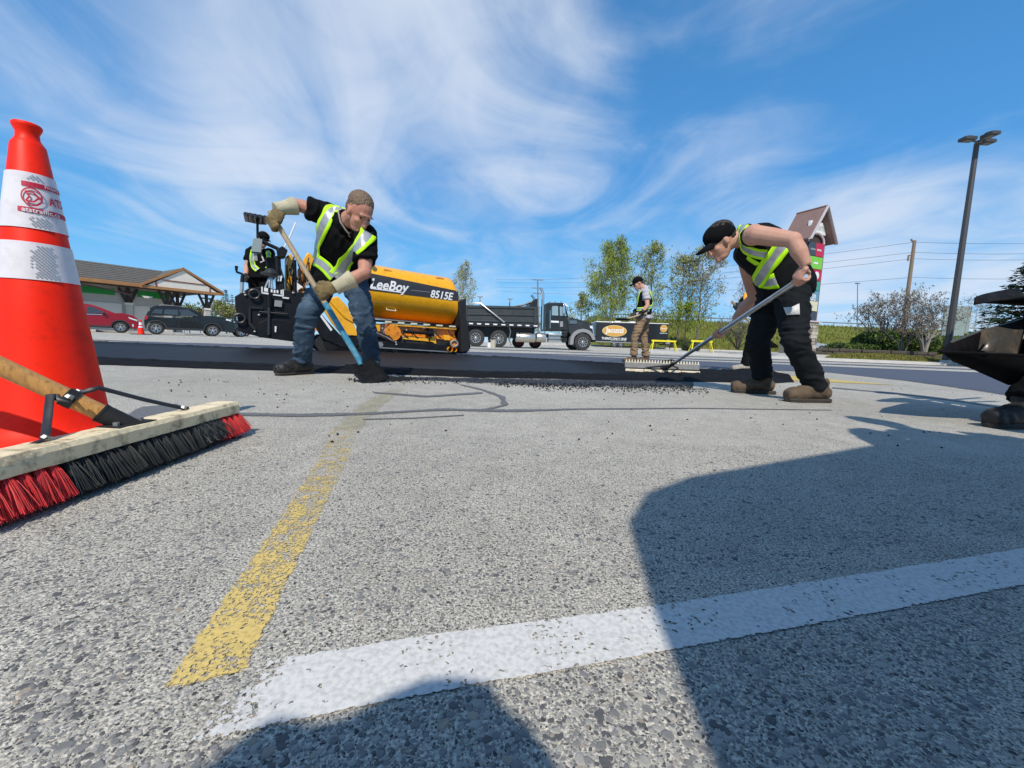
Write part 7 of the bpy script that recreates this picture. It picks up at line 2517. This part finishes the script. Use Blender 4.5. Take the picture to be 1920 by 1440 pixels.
mb = MB(); mb.tube([(-1.2, 0, 0), (-1.2, 0, 2.3)], .1, 8); mb.tube([(1.2, 0, 0), (1.2, 0, 2.3)], .1, 8); mb.build('post', 'pole_far', bd)

# ------------------------------------------------------------------ kerbs, island, embankment
mb = MB()
def strip(name, pts0, pts1, z0, z1, m, kind='structure'):
    """raised slab between a front and a back edge"""
    mb = MB(); n = len(pts0)
    T0 = [V((x, y, z0 + gz(x, y))) for x, y in pts0]; T1 = [V((x, y, z1 + gz(x, y))) for x, y in pts1]
    B0 = [V((x, y, gz(x, y) - .1)) for x, y in pts0]
    for i in range(n - 1):
        mb.quad(T0[i], T0[i + 1], T1[i + 1], T1[i]); mb.quad(B0[i], B0[i + 1], T0[i + 1], T0[i])
    return tag(mb.build(name, m, ang=30), kind=kind)
strip('concrete_kerb', [(9, 27), (14, 24), (17, 22.4), (22, 21.6), (30, 21.2), (40, 21.5)], [(9.2, 28.4), (14.3, 25.2), (17.3, 23.4), (22, 22.8), (30, 22.6), (40, 22.6)], .13, .15, 'concrete')
strip('far_kerb', [(2, 41), (7, 41.5), (16, 41), (24, 40.5)], [(2, 41.6), (7, 42.1), (16, 41.6), (24, 41.1)], .12, .13, 'concrete')
# lawn island
def blob_lawn(name, cx, cy, rx, ry, z0, hgt, m):
    mb = MB(); nr_, na = 9, 40
    rows = []
    for i in range(nr_ + 1):
        t = i / nr_
        row = []
        for k in range(na):
            q = 2 * PI * k / na
            rr = t * (1 + .1 * noise.noise(V((math.cos(q) * 2, math.sin(q) * 2, cx))))
            x, y = cx + rx * rr * math.cos(q), cy + ry * rr * math.sin(q)
            row.append(V((x, y, z0 + gz(x, y) + hgt * (1 - t * t))))
        rows.append(row)
    mb.loft(rows, 0, False)
    return tag(mb.build(name, m), kind='structure')
blob_lawn('lawn_island', 22.3, 25.2, 4.4, 2.0, .15, .30, 'grass_green')
def tufts(name, n, fn, h0, h1, mats, kind='stuff', wd=.02):
    mb = MB()
    for k in range(n):
        p, up_ = fn()
        h = rnd.uniform(h0, h1); a = rnd.random() * 6.28
        d_ = V((math.cos(a), math.sin(a), 0)); l = V((rnd.gauss(0, .25), rnd.gauss(0, .25), 1)) * h
        mb.add([p - d_ * wd, p + d_ * wd, p + l], [(0, 1, 2)], rnd.randrange(len(mats)))
    return tag(mb.build(name, mats, smooth=False), kind=kind)
def isl():
    while True:
        a, b = rnd.uniform(-1, 1), rnd.uniform(-1, 1)
        if a * a + b * b < 1:
            x, y = 22.3 + 4.4 * a, 25.2 + 2.0 * b
            return V((x, y, .15 + gz(x, y) + .3 * (1 - a * a - b * b))), 0
tufts('island_grass', 9000, isl, .05, .14, ['grass_green', 'grass_dry'], wd=.03)
# low stone wall behind the kerb: single stones
lw = thing('stone_wall', 'low dark stone retaining wall right of the pylon sign', 'wall', (17.2, 25.6, .1))
for c in range(3):
    x = 0.0
    while x < 8.5:
        w_ = rnd.uniform(.5, .95)
        mb = MB(); mb.box((x + w_ / 2, rnd.uniform(-.04, .04) - x * .02, .14 + c * .2), (w_ - .03, .45, .185)); mb.build('stone', 'wall_stone', lw, bev=.03, smooth=False)
        x += w_
mb = MB(); mb.b2((0, -.1, 0), (8.4, .3, .62)); mb.build('wall_core', 'mortar', lw)
# embankment with a road on top
mb = MB()
rows = []
xsE = [8, 11, 14, 18, 24, 32, 42, 55, 75, 100, 140, 200]
for (yy, zz_) in ((47, 0), (52, .5), (57, 1.7), (62, 3.2), (66, 4.25), (68, 4.5), (80, 4.6), (82, 4.5), (90, 3), (100, 0)):
    row = []
    for x in xsE:
        k = sstep(7, 13, x)
        row.append(V((x, yy, gz(x, min(yy, 52)) + zz_ * k + .15 * noise.noise(V((x * .15, yy * .2, 0))))))
    rows.append(row)
n = len(xsE)
for r_ in rows:
    mb.v += r_
for i in range(len(rows) - 1):
    for k in range(n - 1):
        mb.f.append((i * n + k, i * n + k + 1, (i + 1) * n + k + 1, (i + 1) * n + k)); mb.m.append(0)
tag(mb.build('grass_embankment', 'grass_green', ang=80), kind='structure')
def emb_pt():
    x = 10 + 60 * rnd.random() ** 1.3; y = rnd.uniform(47, 67)
    prof = ((47, 0), (52, .5), (57, 1.7), (62, 3.2), (66, 4.25), (68, 4.5))
    for i in range(5):
        if prof[i][0] <= y <= prof[i + 1][0]:
            z = prof[i][1] + (prof[i + 1][1] - prof[i][1]) * (y - prof[i][0]) / (prof[i + 1][0] - prof[i][0])
    return V((x, y, gz(x, min(y, 52)) + z * sstep(7, 13, x))), 0
tufts('embankment_grass', 16000, emb_pt, .15, .5, ['grass_green', 'grass_dry', 'grass_green'], wd=.07)
mb = MB(); mb.tube([(x, 67.6, gz(x, 52) + 5.05 * sstep(7, 13, x)) for x in xsE[1:]], .09, 5)
gd = thing('guard_rail', 'pale guard rail along the top of the far grass embankment', 'rail', (11, 67.6, 4))
mb.build('rail', 'pole_far', gd, world=True)
mb = MB()
for x in range(12, 200, 4):
    mb.tube([(x, 67.7, gz(x, 52) + 4.3), (x, 67.7, gz(x, 52) + 5.05)], .06, 4)
mb.build('post', 'pole_far', gd, world=True)

# ------------------------------------------------------------------ trees and shrubs
def leaf(mb, p, sz, mi, droop=.3, elong=2.0):
    a = rnd.random() * 6.28
    n1 = V((math.cos(a), math.sin(a), rnd.uniform(-.8, .8))).normalized()
    n2 = n1.cross(V((rnd.gauss(0, 1), rnd.gauss(0, 1), rnd.gauss(0, 1)))).normalized()
    w = n1 * sz * .5
    l = (n2 + V((0, 0, -droop))).normalized() * sz * elong * .5
    mb.add([p - l, p + w * .8, p + l, p - w * .8], [(0, 1, 2, 3)], mi)


def branch(tw, tips, p, d, L_, r, lvl, maxl, up_, spread, nk, seg=4, wig=.16):
    pts = [p]; rs = [r]
    q = p.copy(); dd_ = d.normalized()
    for i in range(seg):
        dd_ = (dd_ + V((rnd.gauss(0, wig), rnd.gauss(0, wig), rnd.gauss(0, wig * .6) + up_))).normalized()
        q = q + dd_ * L_ / seg
        pts.append(q.copy()); rs.append(max(.004, r * (1 - .75 * (i + 1) / seg)))
    tw.tube(pts, rs, 5 if lvl < 2 else 3, cap=False)
    if lvl >= maxl:
        tips += [(pts[i], (pts[min(i + 1, seg)] - pts[max(i - 1, 0)]).normalized()) for i in range(1, seg + 1)]
        return
    for k in range(nk[min(lvl, len(nk) - 1)]):
        t = rnd.uniform(.25, 1.0)
        b = lerp_pts(pts, t)
        az = rnd.random() * 6.28
        nd = (dd_ * (1 - spread) + V((math.cos(az), math.sin(az), rnd.uniform(-.1, .6))) * spread).normalized()
        branch(tw, tips, b, nd, L_ * rnd.uniform(.45, .68), max(.006, r * (1 - .7 * t) * .62), lvl + 1, maxl, up_, spread, nk, seg, wig)


def tree(name, label, cat, x, y, h, rad, m_bark, m_leaf, nleaf, lsz, shape, base=None, weep=0.0, nbr=34, trunk_r=None, group=None, twigs=True, lsp=.35, z=None, seed=0):
    rnd.seed(1000 + seed)
    g0 = (gz(x, y) if z is None else z)
    o = thing(name, label, cat, (x, y, g0), 0, group)
    tr_ = trunk_r or h * .012
    tw = MB(); tips = []
    bend = [V((rnd.gauss(0, .012) * h * k / 8, rnd.gauss(0, .012) * h * k / 8, h * .97 * k / 8)) for k in range(9)]
    trk = MB(); trk.tube(bend, [tr_ * (1.25 - .14 * k) if k else tr_ * 1.6 for k in range(9)], 8); trk.build('trunk', m_bark, o)
    for k in range(nbr):
        f = (base or .12) + (1 - (base or .12)) * (k + rnd.random()) / nbr
        p = lerp_pts(bend, min(.99, f))
        R_ = rad * shape(f) * rnd.uniform(.7, 1.12)
        az = k * 2.4 + rnd.gauss(0, .4)
        d_ = V((math.cos(az), math.sin(az), rnd.uniform(.35, 1.1) if not weep else rnd.uniform(.3, .8)))
        branch(tw, tips, p, d_, R_ * 1.15, tr_ * .42 * (1 - f * .55), 1, 2, .06 if not weep else .0, .55, (0, 5 if twigs else 3), 4)
    # hanging twigs
    ext = []
    if weep:
        for (p, d_) in list(tips):
            if rnd.random() < .62:
                L_ = rnd.uniform(.5, 1.0) * weep
                a = [p, p + d_ * .15 * L_ + V((0, 0, -.2 * L_)), p + d_ * .22 * L_ + V((rnd.gauss(0, .05), rnd.gauss(0, .05), -.6 * L_)), p + d_ * .24 * L_ + V((rnd.gauss(0, .08), rnd.gauss(0, .08), -L_))]
                tw.tube(a, [.012, .009, .007, .005], 3, cap=False)
                ext += [(lerp_pts(a, rnd.random()), V((0, 0, -1))) for _ in range(5)]
        tips = tips + ext
    o2 = tw.build('limbs', m_bark, o)
    o2['kind'] = 'stuff'
    lf = MB()
    ms = m_leaf if isinstance(m_leaf, list) else [m_leaf]
    for k in range(nleaf // 5):
        p, d_ = rnd.choice(tips)
        c0 = p + V((rnd.gauss(0, lsp), rnd.gauss(0, lsp), rnd.gauss(0, lsp))) * .8
        mi_ = rnd.randrange(len(ms))
        for q in range(5):
            c = c0 + V((rnd.gauss(0, .12), rnd.gauss(0, .12), rnd.gauss(0, .16)))
            leaf(lf, c, lsz * rnd.uniform(.5, 1.5), mi_ if rnd.random() < .7 else rnd.randrange(len(ms)), .5 if weep else .1)
    o3 = lf.build('crown', ms, o, smooth=False)
    o3['kind'] = 'stuff'
    return o


def px_tree(name, label, cat, px, pyt, pyb, y, wpx, *a, **k):
    b, t = at(px, pyb, y), at(px, pyt, y)
    return tree(name, label, cat, b.x, y, t.z - b.z, wpx * y / 770 / 2, *a, z=b.z, **k)


egg = lambda f: (math.sin(min(1, f * 1.08) ** .75 * PI) ** .75) * (1.05 - .25 * f) + .06
tall = lambda f: (math.sin(min(1, f * 1.02) ** .9 * PI) ** .8) * .95 + .05
px_tree('birch_tree', 'large weeping birch with yellow-green leaves behind the cargo trailer', 'tree', 1141, 452, 640, 52, 104, 'bark_birch', ['leaf_spring', 'leaf_olive', 'leaf_spring'], 24000, .10, lambda f: .9 * (1 - f) ** .5 * min(1, .5 + f * 3) + .10, weep=2.3, nbr=46, base=.16, seed=1, lsp=.2, trunk_r=.14)
px_tree('aspen_tree', 'slender sparse tree with thin green leaves right of the large birch', 'tree', 1215, 452, 640, 50, 84, 'bark_grey', ['leaf_olive', 'leaf_spring', 'leaf_catkin'], 5600, .11, tall, nbr=40, base=.14, seed=2, lsp=.25, trunk_r=.10)
px_tree('cottonwood_tree', 'tall open-crowned tree with pale bark left of the second cottonwood', 'tree', 1270, 478, 640, 47, 84, 'bark_grey', ['leaf_catkin', 'leaf_olive'], 3800, .11, tall, nbr=40, base=.1, seed=3, lsp=.22, trunk_r=.09)
px_tree('cottonwood_tree', 'tall open-crowned tree nearest to the cap of the raker', 'tree', 1306, 462, 642, 46, 98, 'bark_grey', ['leaf_catkin', 'leaf_olive', 'bud_rust'], 4600, .11, tall, nbr=44, base=.14, seed=4, lsp=.22, trunk_r=.10)
px_tree('young_tree', 'small leafy tree at the left foot of the large birch', 'tree', 1088, 548, 640, 58, 46, 'bark_grey', ['leaf_olive', 'leaf_catkin'], 1500, .14, egg, nbr=20, base=.2, seed=5, lsp=.25)
px_tree('young_tree', 'small green tree behind the second sawhorse', 'tree', 1283, 570, 646, 43, 66, 'bark_dark', ['leaf_spring', 'leaf_olive'], 2600, .10, egg, nbr=22, base=.2, seed=6, lsp=.2)
px_tree('weeping_tree', 'thin weeping tree with bare hanging twigs behind the paver hood', 'tree', 866, 487, 640, 60, 62, 'bark_birch', ['leaf_olive', 'leaf_catkin'], 2600, .13, lambda f: .75 * (1 - f) ** .8 + .2, weep=2.2, nbr=34, base=.3, seed=7, lsp=.15, trunk_r=.12)
px_tree('bare_tree', 'bare brown tree far behind the raker between the cottonwoods and the sign', 'tree', 1384, 525, 645, 52, 66, 'bark_grey', ['bud_rust'], 500, .09, egg, nbr=24, base=.25, seed=8, trunk_r=.06)


def shrub(name, label, px, pyt, pyb, y, wpx, nstem, m_bark, mats, nleaf, lsz, seed, lift=.35, group=None, cat='shrub', up_=.03, nk=(4, 4, 3)):
    rnd.seed(2000 + seed)
    b, t = at(px, pyb, y), at(px, pyt, y)
    H, Rr = t.z - b.z, wpx * y / 770 / 2
    o = thing(name, label, cat, (b.x, b.y, b.z), 0, group)
    tips = []
    for k in range(nstem):
        az = 2 * PI * k / nstem + rnd.gauss(0, .3)
        tw = MB()
        q = rnd.uniform(.35, 1.0)
        d_ = V((math.cos(az) * Rr * .72 * q, math.sin(az) * Rr * .5 * q, H * rnd.uniform(.6, .8)))
        branch(tw, tips, V((math.cos(az) * .08, math.sin(az) * .08, 0)), d_, d_.length * .82, H * .014 + .012, 0, 3, up_, .5, nk, 4, .13)
        tw.build('stem', m_bark, o)
    lf = MB()
    for k in range(nleaf):
        p, _ = rnd.choice(tips)
        leaf(lf, p + V((rnd.gauss(0, .06), rnd.gauss(0, .06), rnd.gauss(0, .06))), lsz * rnd.uniform(.6, 1.4), rnd.randrange(len(mats)))
    c = lf.build('crown', mats, o, smooth=False)
    c['kind'] = 'stuff'
    return o


shrub('bare_shrub', 'bare many-stemmed shrub left of the leaning wooden pole', 1652, 540, 655, 29, 142, 9, 'bark_grey', ['bud_grey', 'bud_rust', 'bud_grey'], 2600, .07, 1)
shrub('bare_shrub', 'bare many-stemmed shrub between the leaning wooden pole and the lamp post', 1733, 548, 662, 27, 140, 8, 'bark_pale', ['bud_grey', 'bud_grey', 'bud_rust'], 2600, .07, 2)
shrub('bare_shrub', 'small dark bare shrub behind the rake handle and the hidden man', 1383, 592, 655, 36, 84, 9, 'bark_dark', ['bud_grey', 'bud_rust'], 900, .07, 3)
shrub('bare_shrub', 'thin bare trunk with reddish twigs in front of the dark hedge', 1690, 560, 668, 26, 70, 3, 'bark_grey', ['bud_rust'], 900, .06, 4)
for k, (px, pt) in enumerate(((1806, 552), (1822, 560), (1836, 556), (1848, 570))):
    px_tree('sapling', ('first', 'second', 'third', 'fourth')[k] + ' slim bare sapling to the right of the lamp post', 'tree', px, pt, 645, 55, 22, 'bark_pale', ['bud_rust', 'bud_grey'], 260, .09, tall, nbr=16, base=.3, seed=30 + k, trunk_r=.045, group='slim saplings behind the lamp post')


def hedge(label, px0, px1, pyt, pyb, y, dep, mats, n, lsz, seed, name='hedge', group=None):
    rnd.seed(3000 + seed)
    a, b, t = at(px0, pyb, y), at(px1, pyb, y), at((px0 + px1) / 2, pyt, y)
    L_, H = b.x - a.x, t.z - (a.z + b.z) / 2
    o = thing(name, label, 'hedge', ((a.x + b.x) / 2, y, min(a.z, b.z)), 0, group)
    core = MB()
    nb = max(3, int(L_ / (H * .7)))
    blobs = []
    for k in range(nb):
        c = V((-L_ / 2 + L_ * (k + .5) / nb, rnd.uniform(-.2, .2) * dep, H * .46))
        r_ = V((L_ / nb * .78, dep * .6, H * rnd.uniform(.46, .56)))
        blobs.append((c, r_))
        core.ell(c, (r_.x * .86, r_.y * .86, r_.z * .86), nu=12, nv=8)
    core.build('branches', 'bark_dark', o)
    lf = MB()
    for k in range(n):
        c, r_ = rnd.choice(blobs)
        while True:
            v_ = V((rnd.gauss(0, 1), rnd.gauss(0, 1), rnd.gauss(0, 1)))
            if v_.length > .1:
                v_.normalize(); break
        lump_ = 1 + .14 * noise.noise(v_ * 2.3 + c)
        p = c + V((v_.x * r_.x, v_.y * r_.y, v_.z * r_.z)) * lump_ * rnd.uniform(.88, 1.06)
        if p.z < 0:
            continue
        mi = 1 if (len(mats) > 1 and rnd.random() < .25 + .5 * max(0, noise.noise(p * 1.6))) else 0
        leaf(lf, p, lsz * rnd.uniform(.6, 1.4), mi, -.2)
    c = lf.build('foliage', mats, o, smooth=False)
    c['kind'] = 'stuff'


hedge('dense dark green clipped hedge behind the low stone wall', 1618, 1712, 621, 662, 29.5, 3.0, ['leaf_hedge', 'leaf_hedge_light'], 11000, .12, 1)
hedge('yellow-green loose hedge right of the two bare shrubs', 1716, 1800, 628, 662, 31, 3.0, ['leaf_hedge_light', 'leaf_hedge'], 7000, .12, 2)
hedge('low dark ground shrub at the left end of the clipped hedge', 1562, 1622, 643, 660, 28.5, 1.6, ['leaf_hedge', 'leaf_hedge_light'], 4000, .09, 3)
hedge('small dark round bush beside the second sawhorse', 1282, 1308, 640, 659, 37, 1.2, ['leaf_hedge', 'bark_dark'], 1600, .08, 4)
hedge('low green bush at the right end under the spruce', 1828, 1900, 618, 660, 38, 2.5, ['leaf_hedge', 'leaf_hedge_light'], 3000, .13, 5)
fl = MB()
for k in range(420):
    p = at(rnd.uniform(1566, 1600), 657.5 + rnd.gauss(0, 1.0), 27.6)
    leaf(fl, p, .09, 0)
tag(fl.build('white_flowers', 'flower_pale', smooth=False), kind='stuff')


def conifer(label, px, pyt, pyb, y, wpx, seed, n_lv=30, m='needle_dark', name='spruce_tree', group=None, dens=1.0):
    rnd.seed(4000 + seed)
    b, t = at(px, pyb, y), at(px, pyt, y)
    H, Rr = t.z - b.z, wpx * y / 770 / 2
    o = thing(name, label, 'tree', (b.x, b.y, b.z), 0, group)
    mb = MB(); mb.tube([(0, 0, -.3), (0, 0, H * .5), (0, 0, H * .98)], [H * .016, H * .01, .02], 8); mb.build('trunk', 'bark_dark', o)
    lf = MB()
    br = MB()
    for k in range(n_lv):
        f = (k + rnd.random()) / n_lv
        z = H * (.03 + .95 * f)
        R_ = Rr * (1 - f) ** .85 + .05
        nb = max(4, int(11 * (1 - f * .6)))
        for i in range(nb):
            az = 2 * PI * (i + rnd.random() * .7) / nb
            L_ = R_ * rnd.uniform(.7, 1.12)
            d_ = V((math.cos(az), math.sin(az), -.18 + .35 * f))
            tipp = V((0, 0, z)) + d_ * L_ + V((0, 0, .10 * L_))
            br.tube([V((0, 0, z)), V((0, 0, z)) + d_ * L_ * .6, tipp], [.02 + .01 * L_, .014, .006], 3, cap=False)
            side = V((-d_.y, d_.x, 0)).normalized()
            for q in range(int(16 * dens * (.4 + L_ / max(.3, Rr)))):
                s = rnd.random() ** .7
                w_ = (1 - s) * .34 * L_ + .10
                p = V((0, 0, z)) + d_ * L_ * s + V((0, 0, .1 * L_ * s * s)) + side * rnd.uniform(-1, 1) * w_ + V((0, 0, rnd.gauss(-.05, .06)))
                a_ = (d_ * .7 + side * rnd.uniform(-1, 1) + V((0, 0, rnd.uniform(-.4, .25)))).normalized() * rnd.uniform(.14, .28) * (H / 8) ** .5
                c_ = a_.cross(V((rnd.gauss(0, 1), rnd.gauss(0, 1), rnd.gauss(0, 1)))).normalized() * .045 * (H / 8) ** .5
                lf.add([p - c_, p + c_, p + a_ + c_ * .3, p + a_ - c_ * .3], [(0, 1, 2, 3)])
    o2 = br.build('limbs', 'bark_dark', o); o2['kind'] = 'stuff'
    c = lf.build('crown', m, o, smooth=False); c['kind'] = 'stuff'


conifer('big dark spruce at the right edge above the wheelbarrow', 1936, 436, 668, 19, 190, 1, 36, dens=2.2)
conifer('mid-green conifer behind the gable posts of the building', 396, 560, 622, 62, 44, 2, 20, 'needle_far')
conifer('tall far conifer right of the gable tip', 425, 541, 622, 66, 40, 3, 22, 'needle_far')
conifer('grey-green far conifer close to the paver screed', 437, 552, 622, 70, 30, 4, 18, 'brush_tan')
for k, (px, pt, yy, w_) in enumerate(((356, 574, 58, 44), (376, 580, 57, 36), (412, 566, 60, 44), (430, 578, 57, 40), (346, 584, 57, 36))):
    px_tree('brush_tree', ('tan brush tree seen under the gable beside the post', 'tan brush tree below the mid-green conifer', 'tan brush tree between the two tall far conifers', 'tan brush tree closest to the paver screed', 'tan brush tree nearest the building wall under the gable')[k], 'tree', px, pt, 624, yy, w_, 'bark_pale', ['brush_tan', 'leaf_olive'], 1500, .16, egg, nbr=18, base=.1, seed=50 + k, group='tan brush trees behind the building')
for k, (px, pt, yy, w_) in enumerate(((880, 600, 90, 50), (940, 606, 92, 60), (1000, 606, 94, 60), (1060, 598, 95, 60), (1420, 600, 88, 50), (1470, 606, 90, 44))):
    px_tree('brush_tree', ('low far tree behind the rear end of the truck box', 'low far tree behind the middle of the truck box', 'low far tree behind the exhaust stacks', 'low far tree behind the truck bonnet', 'low far tree behind the bare shrub and the raker', 'low far tree between the legs of the raker and the sign')[k], 'tree', px, pt, 648, yy, w_, 'bark_grey', ['leaf_olive', 'brush_tan'], 1200, .2, egg, nbr=16, base=.1, seed=70 + k, group='low far trees on the skyline')

# ------------------------------------------------------------------ behind the photographer: the crew and van that throw the big shadow
rnd.seed(77)
stander(1.62, .26, 1.90, 'tall bystander in dark clothes standing right of the camera', sh=.27, arm=.08)
stander(2.20, .34, 1.70, 'shorter bystander in dark clothes standing beside the tall one', sh=.30, arm=.16)
stander(-.09, -.835, 1.25, 'photographer crouching low behind the camera', sh=.22, arm=.05, crouch=.25)
FW = Face((.055, -.80), math.atan2(.469, .883))
wv = thing('work_van', 'boxy dark work van parked just behind the camera', 'van', FW.loc(), FW.ang)
mb = MB()
sec = [(.0, .35), (0, 1.41), (.02, 1.67), (.10, 1.80), (.26, 1.855), (1.7, 1.855), (1.88, 1.80), (1.97, 1.67), (2.0, 1.41), (2.0, .35)]
mb.loft([[V((x, w, z)) for x, z in sec] for w in (-4.8, -3.6, -.03)] + [[V((1 + (x - 1) * .985, 0, .35 + (z - .35) * .99)) for x, z in sec]])
mb.build('body', 'car_charcoal', wv, fix=True)
for x0, x1 in ((.18, .95), (1.05, 1.82)):
    mb = MB(); mb.b2((x0, -.02, 1.08), (x1, .012, 1.55)); mb.build('window', 'glass_dark', wv)
    mb = MB(); mb.b2((x0 - .04, -.02, .5), (x1 + .04, .008, 1.04)); mb.build('rear_door', 'car_charcoal', wv, bev=.01)
mb = MB(); mb.b2((.0, -.1, .32), (2.0, .10, .5)); mb.build('bumper', 'trim_plastic', wv, bev=.03)
for x in (.06, 1.86):
    mb = MB(); mb.b2((x, -.02, .8), (x + .08, .015, 1.3)); mb.build('tail_lamp', 'lamp_red', wv)
RYm = Matrix.Rotation(R(90), 3, 'Y')
for x in (.12, 1.88):
    for w in (-.95, -3.7):
        mb = MB(); mb.lathe([(.1, -.1), (.33, -.11), (.36, -.06), (.36, .06), (.33, .11), (.1, .1)], 24, V((x, w, .36)), RYm); mb.build('wheel', 'tyre', wv)
